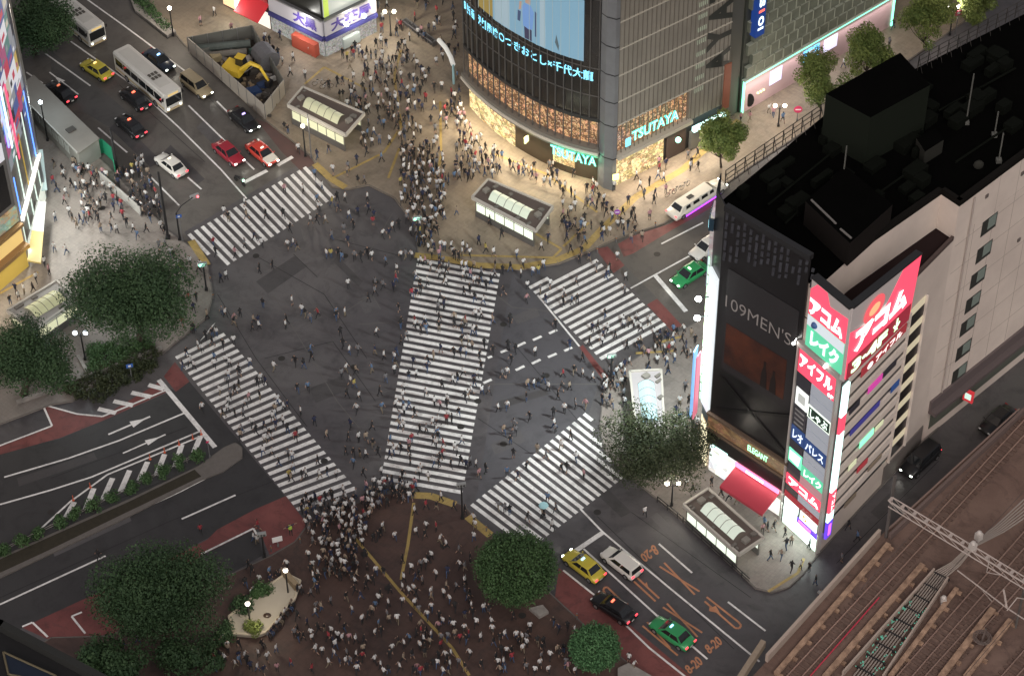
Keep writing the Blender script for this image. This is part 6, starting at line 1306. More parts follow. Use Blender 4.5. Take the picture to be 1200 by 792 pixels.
pole('utility_pole', 'tall dark pole beside the green sheet fence', 'pole', (138, 203), (130, 152), .13)
pole('utility_pole', 'thin grey pole at the right side of the kiosk by the hoarding', 'pole', (365, 185), (361, 134), .06, STEEL)
def roadsign(label, foot, top, disc, bar=None, kind='disc', sz=.35):
    t, g, h = pole('road_sign', label, 'road sign', foot, top, .045, STEEL)
    mb = MB()
    if kind == 'disc': mb.tube([(g.x, g.y - .06, h), (g.x, g.y - .1, h)], sz, 14)
    else: mb.box((g.x, g.y - .08, h), (sz * 2, .05, sz * 1.4), .3)
    p = mb.build('face', disc, t)
    if bar: mb = MB(); mb.box((g.x, g.y - .12, h), (sz * 1.3, .02, sz * .3)) if kind == 'disc' else mb.box((g.x, g.y - .12, h), (sz * .8, .02, sz * .6), .3); mb.build('symbol', bar, p)
    return t
SR = mat('sign_redface', (.55, .04, .12), .4); SW_ = mat('sign_whiteface', (.7, .7, .7), .4); SB = mat('sign_blueface', (.04, .12, .4), .4)
roadsign('round red no entry sign on the pavement under the street trees', (934, 142), (933, 128), SR, SW_, sz=.5)
roadsign('blue direction sign on the hedge beside the lower left road', (155, 446), (152, 428), SB, SW_, 'sq')
roadsign('small blue sign beside the curved arm traffic signal', (214, 283), (213, 253), SB, SW_, 'sq', .3)
roadsign('pink and white sign board on the top right pavement', (1119, 44), (1120, 15), SR, SW_, 'sq', .5)
roadsign('round purple no parking sign near the limousine', (723, 262), (722, 248), mat('sign_purple', (.25, .05, .35), .4), SW_)
roadsign('slim sign post at the tip of the traffic island', (246, 536), (243, 517), SR, None, 'sq', .15)
roadsign('white notice board by the red lane at the lower left', (326, 640), (325, 631), SW_, None, 'sq', .5)
# floodlights on the corner of the dark building
FLM = lit('flood_white', (.92, 1, .97), 45)
for i, (z_, lb_) in enumerate(((22.6, 'upper white floodlight glaring from the corner of the dark building'), (20.1, 'lower white floodlight glaring from the corner of the dark building'))):
    p = SW2_.p(SW2_.L * .3, z_, 1.5); t = thing('floodlight', SW2_.p(SW2_.L * .3, z_, .2), lb_, 'floodlight', None)
    mb = MB(); mb.tube([SW2_.p(SW2_.L * .3, z_, .1), p], .06); mb.build('bracket', DSTEEL, t); mb = MB(); mb.ball(p, (.3, .3, .26), seg=12, ring=8); mb.build('lamp_head', FLM, t, True)
    d = (G(700, 400) - p).normalized(); light('flood_beam', p + d * .7, 17000, (.93, 1, .97), .3, t, 'SPOT', d.to_track_quat('-Z', 'Y').to_euler(), 130)
# hanging banners under the floodlights
for i, (x0, x1, y0, y1, m, lb_) in enumerate(((815, 821, 412, 470, lit('bann_blue', (.2, .5, .9), .9), 'pale blue vertical banner hanging at the dark building corner'), (822, 828, 398, 480, lit('bann_red', (.75, .2, .28), .8), 'red edged vertical banner next to the building corner'))):
    s_ = .5 + i * 1.0; q0 = SW2_.p(-.2 + i * .8, 6.5, .9); mb = MB(); W_ = Wall(q0, q0 + Vector((-.55, -1.2, 0))); mb.wall(W_, 0, 1.1, 6.5 + i * .5, 15.5, -.05, .05)
    tag(mb.build('hanging_banner', m), lb_, 'banner')
# bins, vending boxes, bollards, bicycles
random.seed(21)
bo = None
bl_ = [(700, 296), (722, 284), (745, 275), (768, 266), (790, 256), (812, 243), (250, 350), (247, 330), (318, 646), (352, 636), (388, 602), (570, 622), (596, 642), (640, 690), (676, 725), (720, 764)]
for i, (x, y) in enumerate(bl_):
    g = G(x, y, .13)
    if bo is None:
        bo = thing('bollard', g, 'b', 'bollard', 'bollards along the kerbs'); mb = MB(); mb.tube([g, g + Vector((0, 0, .85))], .07, 8); mb.build('post', STEEL, bo); mb = MB(); mb.tube([g + Vector((0, 0, .6)), g + Vector((0, 0, .7))], .078, 8); mb.build('band', mat('band_orange', (.5, .2, .03), .5), bo); o = bo
    else: o = dup(bo, g, 0)
    w_ = ['farthest left', 'second from left', 'third from left', 'third from right', 'second from right', 'farthest right']
    o['label'] = ('grey bollard on the kerb by the limousine, ' + w_[i]) if i < 6 else ('grey bollard at the corner under the big left tree, ' + ('nearer', 'farther')[i - 6]) if i < 8 else 'grey bollard on the bottom plaza kerb, %s counting from the left' % ['first', 'second', 'third', 'fourth', 'fifth', 'sixth', 'seventh', 'eighth'][i - 8]
def bicycle(label, x, y, rz, col):
    t = thing('bicycle', (0, 0, 0), label, 'bicycle')
    for s_ in (-.5, .5): mb = MB(); mb.tube([(s_ + .32 * math.cos(a * .524), 0, .33 + .32 * math.sin(a * .524)) for a in range(13)], .025, 4, cap=False); mb.build('wheel', RUBBER, t)
    mb = MB(); mb.tube([(-.5, 0, .33), (-.12, 0, .75), (.4, 0, .8), (.5, 0, .33)], .03, 4); mb.tube([(-.5, 0, .33), (0, 0, .35), (.4, 0, .8)], .025, 4); mb.build('frame', paint('bike' + str(x), col), t); mb = MB(); mb.box((-.15, 0, .85), (.25, .12, .06)); mb.build('saddle', BLACK, t); mb = MB(); mb.tube([(.4, -.25, .95), (.4, .25, .95)], .02, 4); mb.build('handlebar', STEEL, t)
    g = G(x, y, .13); t.location = g; t.rotation_euler = (0, 0, rz)
for i, (x, y) in enumerate(((786, 229), (794, 225), (803, 220))): bicycle('parked bicycle on the pavement beside the limousine, %s of three' % ('leftmost', 'middle', 'rightmost')[i], x, y, .6 + i * .1, ((.2, .03, .03), (.1, .1, .1), (.2, .18, .16))[i])
for i, (x, y) in enumerate(((374, 100), (383, 104))): bicycle('parked bicycle behind the kiosk by the hoarding, %s' % ('left one', 'right one')[i], x, y, .2, (.25, .25, .25))
bicycle('bicycle resting by the bottom corner of the white framed entrance', 712, 500, 1.0, (.05, .05, .05))
# street objects on Center-gai: metal arch rail and curved pale canopy
a, b = G(474, 28, .13), G(509, 54, .13); t = thing('steel_barrier', a, 'dark lattice barrier lying diagonally across the top of the pedestrian street', 'barrier'); mb = MB(); W_ = Wall(a, b)
for o_ in (-.3, .3): mb.wall(W_, 0, W_.L, .7, .85, o_ - .05, o_ + .05)
for i in range(14): mb.wall(W_, W_.L * i / 13 - .04, W_.L * i / 13 + .04, .13, .84, -.3, .3)
mb.build('lattice', STEEL, t)
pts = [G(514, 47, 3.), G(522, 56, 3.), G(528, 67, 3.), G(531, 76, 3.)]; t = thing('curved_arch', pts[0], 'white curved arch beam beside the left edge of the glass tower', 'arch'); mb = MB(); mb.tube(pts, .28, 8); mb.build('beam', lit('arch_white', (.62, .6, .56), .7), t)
mb = MB(); mb.tube([Vector((pts[-1].x, pts[-1].y, .13)), pts[-1]], .14, 8); mb.build('post', mat('post_blue', (.3, .5, .55), .5), t)
# planter at the top left
pl_ = [(150, -8), (158, 12), (196, 42), (206, 36), (178, 8), (165, -10)]
mb = MB(); mb.prism(gp(pl_, .5), .13, .5); tag(mb.build('planter', CONC), 'long stone planter with low green plants at the top left kerb', 'planter')
hedge('planter_plants', [(156, 0), (162, 10), (194, 37), (200, 34), (176, 8), (166, -4)], .8, CLIP, 2500)
# guard rail on the traffic island
gr0, gr1 = G(-10, 664, .15), G(238, 542, .15); W_ = Wall(gr0, gr1); t = thing('guard_rail', gr0, 'low guard rail running the length of the traffic island', 'guard rail'); mb = MB()
for z_ in (.55, .8): mb.wall(W_, 0, W_.L, z_, z_ + .06, -.9, -.85)
mb.build('rail', CONC, t)
for i in range(int(W_.L / 2) + 1): mb = MB(); mb.wall(W_, i * 2, i * 2 + .08, .15, .85, -.95, -.87); mb.build('post', CONC, t)
for x, y in ((225, 515), (212, 521), (196, 530), (178, 537), (160, 545), (146, 551), (106, 571), (86, 585)):
    pass
dl = [(226, 514), (210, 521), (193, 530), (176, 538), (106, 571), (86, 586), (236, 509)]
d0 = None
for i, (x, y) in enumerate(sorted(dl)):
    g = G(x, y, .01)
    if d0 is None: d0 = thing('delineator', g, 'x', 'delineator', 'orange posts beside the hatched road area'); mb = MB(); mb.tube([g, g + Vector((0, 0, .7))], .05, 8); mb.tube([g, g + Vector((0, 0, .05))], .14, 8); mb.build('post', mat('delin_red', (.55, .12, .06), .5), d0); o = d0
    else: o = dup(d0, g, 0)
    o['label'] = 'small red post on the hatched road area, %s from the left' % ['first', 'second', 'third', 'fourth', 'fifth', 'sixth', 'seventh'][i]
# fountain / stone planter on the bottom plaza
fp = [(273, 742), (268, 722), (300, 696), (335, 672), (352, 680), (346, 700), (312, 740), (300, 744)]
ft = thing('fountain_planter', G(310, 712, .13), 'pale stone planter with small shrubs on the bottom plaza, people sitting along it', 'planter')
mb = MB(); mb.prism(gp(fp, .55), .13, .55); mb.build('stone_bed', mat('stone_pale', (.42, .38, .31), .8, noise=(.33, .29, .24), nscale=.6), ft)
mb = MB(); P_ = gp(fp, .56)
for a, b in zip(P_, P_[1:] + P_[:1]): mb.tube([(a[0], a[1], .6), (b[0], b[1], .6)], .12, 6)
mb.build('rim', mat('stone_rim', (.5, .44, .34), .7), ft)
mb = MB(); W_ = Wall(G(332, 671, .6), G(348, 690, .6)); mb.wall(W_, 0, W_.L, .56, 1.3, -.25, .25); mb.build('stone_block', mat('stone_tan', (.22, .17, .11), .8), ft)
mb = MB(); g = G(313, 720, .7); mb.ball((g.x, g.y, .6), (.4, .3, .2)); mb.build('water_bowl', mat('bowl_dark', (.05, .03, .02), .3), ft)
light('planter_light', G(305, 718, 3.2), 130, (1, .85, .6), .4, ft)
for i, (x, y, r_, lb_, m) in enumerate(((312, 694, 1.3, 'dark flat shrub on the right part of the pale stone planter', CLIP), (283, 715, 1.3, 'dark shrub on the left part of the pale stone planter', DKG), (296, 742, 1.1, 'olive round shrub at the lower corner of the pale stone planter', LIVE), (300, 700, .7, 'small shrub between the two dark ones on the stone planter', CLIP), (262, 745, 1.6, 'low shrub mass left of the pale stone planter', DKG), (240, 765, 1.7, 'low shrub by the plaza seats under the lower dark tree', DKG), (255, 778, 1.2, 'small shrub near the bottom edge among seated people', DKG))):
    bush('shrub', lb_, x, y, r_, 1.1, m, 1500)
mb = MB(); P_ = gp([(724, 782), (737, 776), (765, 792), (760, 806), (724, 806)], .6); mb.prism(P_, .13, .6); tag(mb.build('stone_bench', CONC), 'grey stone bench edge at the bottom beside the pale clipped tree', 'bench')
mb = MB(); P_ = gp([(620, 712), (632, 722), (643, 716), (636, 708)], .5); mb.prism(P_, .13, .5); tag(mb.build('stone_bench', CONC), 'pale stone base at the foot of the big round clipped tree', 'bench')
W_ = Wall(G(-2, 778), G(40, 770)); 
rb = MB()
for (x0, y0), (x1, y1) in (((770, 588), (800, 612)), ((800, 612), (846, 655)), ((846, 655), (878, 684))):
    W_ = Wall(G(x0, y0, .13), G(x1, y1, .13)); rb.wall(W_, 0, W_.L, .9, .98, -.03, .03); rb.wall(W_, 0, W_.L, .5, .56, -.03, .03)
    for i in range(int(W_.L / 1.4) + 1): rb.wall(W_, i * 1.4, i * 1.4 + .07, .13, .98, -.04, .04)
tag(rb.build('kerb_railing', DSTEEL), 'dark low railing along the kerb in front of the brown roofed station entrance', 'railing')

# ================================================================== PEOPLE
def skeleton(ph, arm, lean=0., bag=False, spread=False, sit=False):
    """joints of one walking or standing figure; ph = stride, arm = arm swing"""
    V_, E_, R_ = [], [], []
    def v(x, y, z, r): V_.append((x, y, z)); R_.append(r); return len(V_) - 1
    zp = .92 if not sit else .5
    pel = v(0, 0, zp, .145); w_ = v(lean * .3, 0, zp + .2, .125); ch_ = v(lean, 0, zp + .42, .15); nk = v(lean * 1.2, 0, zp + .57, .06); hd_ = v(lean * 1.4, 0, zp + .7, .1); ht = v(lean * 1.4, 0, zp + .77, .085)
    E_ += [(pel, w_), (w_, ch_), (ch_, nk), (nk, hd_), (hd_, ht)]; reg = {}
    for s_ in (-1, 1):
        k_ = ph * s_
        hp = v(0, .1 * s_, zp - .06, .1)
        if sit: kn = v(.42, .12 * s_, zp - .02, .075); an = v(.44, .12 * s_, .08, .05); to = v(.6, .12 * s_, .04, .045)
        else: kn = v(k_ * .17 + .04, .1 * s_, .5, .07); an = v(k_ * .31 - (.06 if k_ < 0 else 0), .1 * s_, .09 + (.07 if k_ < 0 else 0), .045); to = v(k_ * .31 + .14, .11 * s_, .04, .042)
        sh = v(lean, .19 * s_, zp + .48, .065)
        if spread: el = v(lean, .45 * s_, zp + .5, .045); ha = v(lean + .05, .75 * s_, zp + .52, .035)
        else: el = v(lean - k_ * arm * .12, .25 * s_, zp + .22, .045); ha = v(lean - k_ * arm * .28 + .08, .24 * s_, zp + .0, .035)
        E_ += [(pel, hp), (hp, kn), (kn, an), (an, to), (ch_, sh), (sh, el), (el, ha)]
    return V_, E_, R_
def human(name, *a, **kw):
    V_, E_, R_ = skeleton(*a, **kw); me = bpy.data.meshes.new(name); me.from_pydata(V_, E_, []); o = bpy.data.objects.new(name, me); COL.objects.link(o)
    md = o.modifiers.new('s', 'SKIN'); md.use_smooth_shade = True
    for i, r_ in enumerate(R_): me.skin_vertices[0].data[i].radius = (r_, r_ * (.85 if i > 2 else 1.15)); me.skin_vertices[0].data[i].use_root = i == 0
    sb = o.modifiers.new('u', 'SUBSURF'); sb.levels = 1; sb.render_levels = 1
    bpy.context.view_layer.update(); ev = o.evaluated_get(bpy.context.evaluated_depsgraph_get()); m = bpy.data.meshes.new_from_object(ev)
    vs = np.array([x.co[:] for x in m.vertices]); fs = [tuple(p.vertices) for p in m.polygons]
    bpy.data.objects.remove(o); bpy.data.meshes.remove(me); bpy.data.meshes.remove(m)
    V_ = np.array(V_); fc = np.array([vs[list(f)].mean(0) for f in fs]); best = np.full(len(fc), 9.); rg = np.zeros(len(fc), int)
    for ei, (i, j) in enumerate(E_):
        p, q = V_[i], V_[j]; d = q - p; t_ = np.clip(((fc - p) @ d) / (d @ d), 0, 1); dist = np.linalg.norm(fc - (p + t_[:, None] * d), axis=1) - (R_[i] + (R_[j] - R_[i]) * t_)
        if ei < 3: r_ = 0
        elif ei < 5: r_ = 4
        else: r_ = (1, 1, 2, 3, 0, 0, 4)[(ei - 5) % 7]
        mk = dist < best; best[mk] = dist[mk]; rg[mk] = r_
    hz = V_[4][2]; hx = V_[4][0]; hair = (rg == 4) & (fc[:, 2] > hz - .12) & ((fc[:, 2] > hz + .05) | (fc[:, 0] < hx + .02)) & (np.abs(fc[:, 1]) < .16); rg[hair] = 5
    rg[(rg == 0) & (fc[:, 2] < V_[0][2] + .02)] = 1
    return vs, fs, rg
POSES = [human('p%d' % i, *p[:2], lean=p[2]) for i, p in enumerate(((.9, 1., .04), (-.9, 1., .05), (.5, .8, .03), (-.5, .7, .02), (.12, .3, 0.), (-.1, .2, .02), (.7, 1.1, .06)))]
SITP = human('ps', .2, .2, lean=.1, sit=True); ARMP = human('pa', .2, .2, lean=0., spread=True)
TOPC = {'white': (.52, .52, .52), 'black': (.014, .014, .016), 'grey': (.14, .14, .15), 'navy': (.015, .02, .05), 'red': (.25, .03, .04), 'blue': (.09, .15, .25), 'pink': (.36, .2, .22), 'yellow': (.34, .28, .08), 'beige': (.26, .21, .16)}
TW = [.37, .33, .09, .08, .035, .035, .025, .01, .045]
BOTC = {'dark trousers': (.02, .02, .024), 'blue jeans': (.04, .07, .14), 'beige trousers': (.17, .14, .10), 'grey skirt': (.07, .07, .08), 'shorts': (.05, .05, .05)}
BW = [.56, .22, .06, .08, .08]
PM = bpy.data.materials.new('clothes'); PM.use_nodes = True; _a = PM.node_tree.nodes.new('ShaderNodeAttribute'); _a.attribute_name = 'tint'; _b = PM.node_tree.nodes['Principled BSDF']; PM.node_tree.links.new(_a.outputs['Color'], _b.inputs['Base Color']); _b.inputs['Roughness'].default_value = .8
def colours(rg, top, bot):
    sk = (.30, .19, .14); c = [TOPC[top], BOTC[bot], sk if bot in ('grey skirt', 'shorts') else BOTC[bot], (.03, .025, .02), sk, (.012, .009, .008)]
    return np.array([(*c[r_], 1.) for r_ in rg], np.float32)
def raw_mesh(name, vs, fs, cols):
    me = bpy.data.meshes.new(name); me.from_pydata([tuple(v) for v in vs], [], fs); me.materials.append(PM)
    at_ = me.attributes.new('tint', 'FLOAT_COLOR', 'FACE'); at_.data.foreach_set('color', cols.ravel()); me.polygons.foreach_set('use_smooth', [True] * len(me.polygons)); me.update(); return me
_pm = {}
def pmesh(pose, top, bot):
    k_ = (pose, top, bot)
    if k_ not in _pm: vs, fs, rg = (POSES + [SITP, ARMP])[pose]; _pm[k_] = raw_mesh('person', vs, fs, colours(rg, top, bot))
    return _pm[k_]
def inpoly(x, y, P_):
    c = False
    for i in range(len(P_)):
        x1, y1 = P_[i][0], P_[i][1]; x2, y2 = P_[i - 1][0], P_[i - 1][1]
        if (y1 > y) != (y2 > y) and x < (x2 - x1) * (y - y1) / (y2 - y1) + x1: c = not c
    return c
Z = lambda ox, oy, k_, L_: [(ox + a / k_, oy + b / k_ + 5.5) for a, b in L_]
PP = []
PP += Z(0, 180, 3.96, [(255,45),(292,75),(300,95),(250,125),(265,160),(310,180),(345,65),(360,80),(335,140),(375,145),(355,150),(415,75),(430,100),(425,130),(440,150),(455,140),(300,215),(325,270),(340,295),(360,325),(375,300),(395,310),(420,290),(435,280),(410,255),(395,205),(420,215),(385,240),(460,300),(470,345),(520,290),(520,340),(545,350),(590,320),(640,375),(620,345),(690,90),(580,80),(595,110),(620,140),(655,185),(685,215),(700,240),(610,200),(720,240),(745,255),(660,245),(700,295),(260,295),(255,435),(310,445),(210,505),(230,540),(170,575),(155,620),(115,630),(75,625),(90,660),(50,680),(750,335),(770,360),(740,425),(770,415),(795,460),(850,515),(885,500),(825,560),(860,575),(680,345)])
PP += Z(200, 180, 3.96, [(345,225),(250,270),(270,295),(355,285),(445,285),(525,280),(200,410),(210,455),(345,420),(390,385),(425,415),(300,460),(555,345),(530,165),(615,165),(670,95),(705,150),(680,210),(690,245),(780,250),(810,205),(775,205),(750,225),(755,75),(825,60),(820,80),(870,130),(900,120),(855,140),(915,200),(865,30),(980,20),(650,310),(680,305),(720,305),(750,380),(805,350),(850,330),(825,405),(830,285),(870,270),(920,255),(945,285),(940,315),(545,420),(570,415),(590,430),(725,465),(745,465),(780,460),(795,480),(855,475),(885,480),(915,460),(935,475),(1000,500),(985,370),(1015,370),(1030,340),(1060,330),(1070,470),(1090,470),(1120,470),(1050,535),(1045,580),(1035,620),(415,535),(475,515),(825,605),(950,600),(985,610),(950,640),(920,670),(430,695),(565,685),(610,725),(625,740),(650,760),(685,740),(770,740),(810,735),(1060,715),(235,580),(260,565),(325,740),(295,765),(240,730),(255,740),(540,770),(385,770),(410,775)])
PP += Z(420, 180, 3.96, [(455,265),(560,405),(590,440),(630,460),(735,465),(765,505),(755,555),(705,530),(670,540),(635,515),(810,545),(835,540),(860,515),(665,375),(610,310),(850,430),(880,390),(720,330),(945,325),(965,385),(1000,330),(1050,340),(1050,400),(985,440),(1020,390),(1035,450),(1025,490),(1070,480),(985,265),(1080,330),(1130,385),(1140,360),(1165,360),(675,640),(780,670),(785,610),(845,630),(870,675),(890,605),(955,645),(950,690),(990,680),(1015,675),(1010,590),(1105,530),(1160,545),(1145,745),(375,555),(320,595),(285,600),(290,630),(250,650),(270,645),(380,660),(370,715),(540,670),(490,640),(580,680),(445,760),(545,745),(570,745),(625,760),(495,775),(705,765),(310,775),(265,780),(200,780),(190,720),(160,615),(170,570),(180,530),(195,465),(215,470),(250,465),(130,505),(115,610),(80,600),(75,640),(45,670),(440,455),(505,440),(340,460),(400,430),(380,450),(420,520),(500,520),(570,550),(520,560),(540,590),(560,600)])
PP += Z(650, 180, 3.96, [(325,50),(425,50),(485,65),(515,50),(380,100),(395,150),(440,130),(415,190),(460,215),(465,180),(515,165),(505,110),(480,100),(630,60),(665,60),(625,125),(605,150),(440,285),(365,265),(315,270),(265,265),(290,275),(240,240),(275,150),(295,80),(270,85),(150,220),(160,210),(195,240),(205,205),(75,265),(75,440),(60,380),(110,400),(140,400),(40,330),(75,330),(100,335),(130,320),(175,340),(220,360),(265,360),(245,350),(370,350),(340,330),(320,360),(355,390),(405,385),(215,395),(290,475),(330,570),(325,630),(195,530),(255,530),(240,565),(100,585),(235,740),(320,775),(345,780),(380,760),(440,775)])
PP += Z(650, 360, 3.96, [(235,30),(175,95),(200,85),(245,95),(225,125),(220,155),(160,160),(280,125),(320,80),(345,75),(368,75),(400,95),(440,65),(335,175),(385,175),(400,155),(70,170),(130,235),(90,290),(40,305),(130,305),(175,325),(30,370),(70,365),(15,410),(95,450),(145,450),(45,470),(265,255),(250,295),(325,270),(345,250),(435,215),(435,270),(475,245),(520,245),(555,235),(465,190),(490,150),(515,125),(475,140),(545,180),(510,190),(590,145),(610,170),(650,150),(525,290),(560,205),(605,365),(645,345),(620,425),(580,435),(270,360),(310,345),(290,370),(240,440),(265,445),(75,595),(30,640),(90,605),(100,695),(30,745),(55,745),(135,775),(415,200),(380,180),(300,350),(630,520),(600,530),(660,535),(640,550)])
PP += Z(200, 360, 3.96, [(325,35),(295,65),(380,90),(410,85),(425,70),(535,80),(545,60),(615,30),(645,55),(685,30),(770,40),(810,30),(790,115),(955,115),(800,170),(830,200),(870,200),(950,200),(990,225),(650,190),(655,230),(580,250),(620,265),(480,275),(815,280),(795,310),(860,290),(935,285),(1000,330),(835,340),(855,355),(820,400),(875,410),(970,390),(590,375),(640,370),(605,480),(670,530),(725,590),(865,470),(980,465),(835,545),(935,550),(825,600),(875,605),(910,605),(940,630),(815,665),(850,670),(880,675),(905,680),(850,720),(895,765),(965,670),(980,760),(295,155),(245,170),(205,235),(205,265),(275,260),(260,270),(90,240),(110,270),(60,270),(75,210),(150,190),(195,160),(215,115),(195,120),(130,175),(165,130),(230,385),(270,315),(265,345),(320,300),(320,360),(280,400),(300,385),(270,435),(365,415),(405,350),(420,330),(245,490),(300,490),(340,490),(500,430),(525,460),(475,510),(435,545),(400,570),(490,545),(545,565),(335,565),(325,595),(340,600),(440,610),(465,600),(470,670),(505,720),(570,740),(550,775),(685,710),(610,780),(630,770),(150,465),(1040,230),(1045,260),(1040,290),(1050,205),(1070,80),(1070,155),(1095,130)])
PP += Z(420, 360, 3.96, [(85,115),(80,200),(265,80),(290,105),(310,75),(315,100),(375,90),(445,55),(495,75),(545,40),(570,40),(625,60),(480,100),(530,110),(480,150),(510,150),(225,130),(350,225),(325,250),(445,210),(475,205),(500,205),(570,270),(485,300),(235,315),(270,310),(440,340),(460,325),(390,360),(550,310),(540,350),(315,395),(505,405),(525,385),(380,450),(410,445),(175,450),(210,450),(215,480),(235,455),(260,490),(190,500),(465,485),(410,520),(435,520),(190,540),(210,545),(285,565),(315,565),(235,635),(165,660),(360,630),(395,630),(450,650),(390,675),(350,715),(375,725),(430,725),(475,715),(500,730),(520,715),(545,725),(290,745),(205,775),(325,785),(110,755),(705,65),(625,195),(695,180),(730,195),(710,240),(820,205),(980,170),(1040,230),(670,310),(690,300),(680,320),(785,355),(815,355),(835,350),(860,335),(880,370),(950,300),(1005,290),(1040,300),(1085,330),(940,375),(985,365),(975,370),(780,415),(925,415),(650,465),(690,455),(795,505),(905,490),(955,470),(1005,445),(1055,450),(675,570),(720,545),(730,570),(705,615),(720,680),(915,560),(910,540),(830,655),(870,685),(940,635),(990,590),(1000,600),(780,735),(940,745),(965,740),(1015,690),(740,780),(690,765),(1045,780),(605,385),(575,385),(590,750),(560,770),(915,80)])
PP += Z(280, 560, 3.4143, [(575,195),(625,230),(745,225),(750,190),(790,195),(805,245),(830,265),(880,285),(885,345),(710,215),(705,130),(750,110),(790,110),(860,110),(810,75),(905,130),(945,185),(940,160),(940,235),(655,325),(690,360),(730,345),(770,310),(660,400),(655,435),(605,445),(710,460),(705,500),(735,410),(720,380),(700,440),(770,470),(790,385),(820,460),(835,375),(830,430),(905,355),(925,320),(905,410),(905,440),(865,515),(930,510),(905,545),(600,500),(595,545),(635,565),(535,530),(560,580),(570,610),(655,490),(755,545),(800,590),(860,590),(725,585),(730,610),(770,625),(810,640),(640,650),(615,680),(605,705),(570,745),(580,775),(645,755),(695,705),(745,700),(725,670),(700,775),(795,740),(850,700),(840,765),(880,735),(905,755),(885,640),(910,645),(920,620),(950,580),(1010,575),(1015,605),(1045,635),(1065,625),(1020,655),(1050,690),(1090,690),(1110,630),(1120,650),(1150,640),(1150,660),(1165,595),(1000,525),(980,520),(1100,550),(1060,735),(970,745),(985,740),(925,700),(370,490),(310,510),(330,515),(405,555),(455,525),(465,445),(510,430),(430,475),(445,375),(490,470),(485,200),(495,255),(505,300),(550,370),(580,375),(515,350),(520,405),(475,345),(470,320),(390,350),(370,355),(365,375),(410,340),(425,345),(405,380),(440,280),(430,250),(465,245),(400,300),(340,300),(335,265),(225,620),(235,550),(275,575),(290,620),(380,650),(415,640),(470,645),(500,645),(310,685),(335,690),(435,700),(470,705),(495,710),(430,730),(405,735),(475,745),(210,735),(75,755),(35,730),(150,680),(80,700),(560,230),(540,240),(570,215),(530,240)])
PP += Z(0, 560, 3.4143, [(805,205),(395,310),(1035,190),(1015,235),(1030,245),(500,660),(555,645),(985,420),(995,345),(1010,370),(1040,405),(1150,345),(1080,375)])
PP += Z(580, 560, 3.4143, [(40,120),(15,110),(60,130),(130,155),(210,80),(245,120),(230,190),(190,140),(600,135),(905,60),(935,70),(965,85),(985,80),(1060,130),(1070,200),(1090,195),(1115,190),(1075,180),(1160,215),(1185,250),(1165,265),(1145,305),(1100,310),(1115,315),(1185,355),(765,20),(790,40),(865,15),(75,545),(145,595),(235,570),(255,600),(290,590),(320,605),(15,640),(40,630),(80,640),(130,620),(120,655),(25,690),(70,685),(35,735),(185,710),(220,710),(160,770),(180,740),(275,680),(285,740),(320,770),(535,720),(555,745)])
PP += Z(850, 560, 3.4143, [(490,190),(525,235),(465,320),(260,250),(240,265),(335,265),(180,315),(220,305),(265,350),(300,345),(335,355),(360,410),(375,465)])
PP += Z(200, 0, 3.96, [(205,55),(140,100),(285,130),(440,170),(460,190),(365,160),(510,165),(570,265),(555,335),(625,345),(735,395),(775,380),(650,235),(850,250),(910,240),(915,335),(985,320),(1030,275),(1030,370),(1000,375),(1070,350),(1075,390),(1145,380),(925,410),(940,425),(880,470),(840,435),(860,435),(920,500),(965,450),(980,450),(1020,450),(1005,430),(965,485),(1000,490),(1020,490),(1110,460),(1135,490),(920,570),(970,560),(990,575),(945,610),(915,620),(900,640),(935,660),(970,650),(1015,650),(1050,580),(1085,600),(1110,590),(1130,630),(1160,600),(1075,670),(1110,700),(980,730),(910,700),(865,740),(825,765),(735,690),(755,780),(595,690),(680,720),(530,590),(545,600),(965,30),(1005,20),(1145,15),(980,130),(1050,150),(1075,200),(1000,200),(955,205),(1080,260),(1100,250),(1130,270),(1060,220),(1180,350),(1165,330),(1110,170),(1165,140),(800,250),(820,260),(455,215),(435,185),(480,230),(500,250),(520,280)])
PP += Z(480, 0, 3.96, [(35,10),(125,50),(90,130),(115,125),(60,140),(215,110),(205,165),(210,240),(155,260),(125,285),(15,270),(35,300),(65,340),(90,335),(75,365),(35,380),(115,405),(150,400),(230,410),(195,430),(210,450),(235,470),(195,520),(240,500),(210,490),(75,455),(100,560),(115,490),(165,510),(145,540),(45,480),(25,490),(60,500),(15,560),(50,605),(80,670),(120,600),(125,650)])
PP += Z(700, 0, 3.96, [(665,545),(705,545),(795,505),(815,525),(860,550),(445,655),(420,720),(435,750),(465,710),(240,680),(125,765),(225,750),(285,755),(320,755),(370,680),(690,460),(700,470),(1165,145)])
PP += Z(900, 0, 3.96, [(375,145),(450,110),(580,115),(560,200),(740,205),(350,295)])
random.seed(77)
def crowd(n, poly):
    xs = [p[0] for p in poly]; ys = [p[1] for p in poly]; k_ = 0; tries = 0
    while k_ < n and tries < n * 30:
        tries += 1; x, y = random.uniform(min(xs), max(xs)), random.uniform(min(ys), max(ys))
        if inpoly(x, y, poly): PP.append((x, y)); k_ += 1
crowd(60, [(489, 302), (586, 321), (541, 583), (446, 566)]); crowd(35, [(205, 418), (262, 390), (421, 577), (352, 602)]); crowd(45, [(560, 170), (640, 205), (700, 240), (690, 262), (650, 225), (590, 200)]); crowd(40, [(410, 60), (470, 60), (470, 120), (410, 100)]); crowd(230, [(470, 175), (512, 170), (528, 215), (520, 270), (500, 290), (484, 285), (468, 230)])
crowd(60, [(535, 165), (575, 190), (590, 205), (560, 215), (530, 212)]); crowd(30, [(485, 285), (545, 288), (560, 312), (540, 330), (485, 310)])
crowd(45, [(515, 130), (535, 120), (550, 150), (590, 190), (560, 190), (530, 170)]); crowd(40, [(455, 90), (500, 90), (500, 170), (470, 175), (440, 130)])
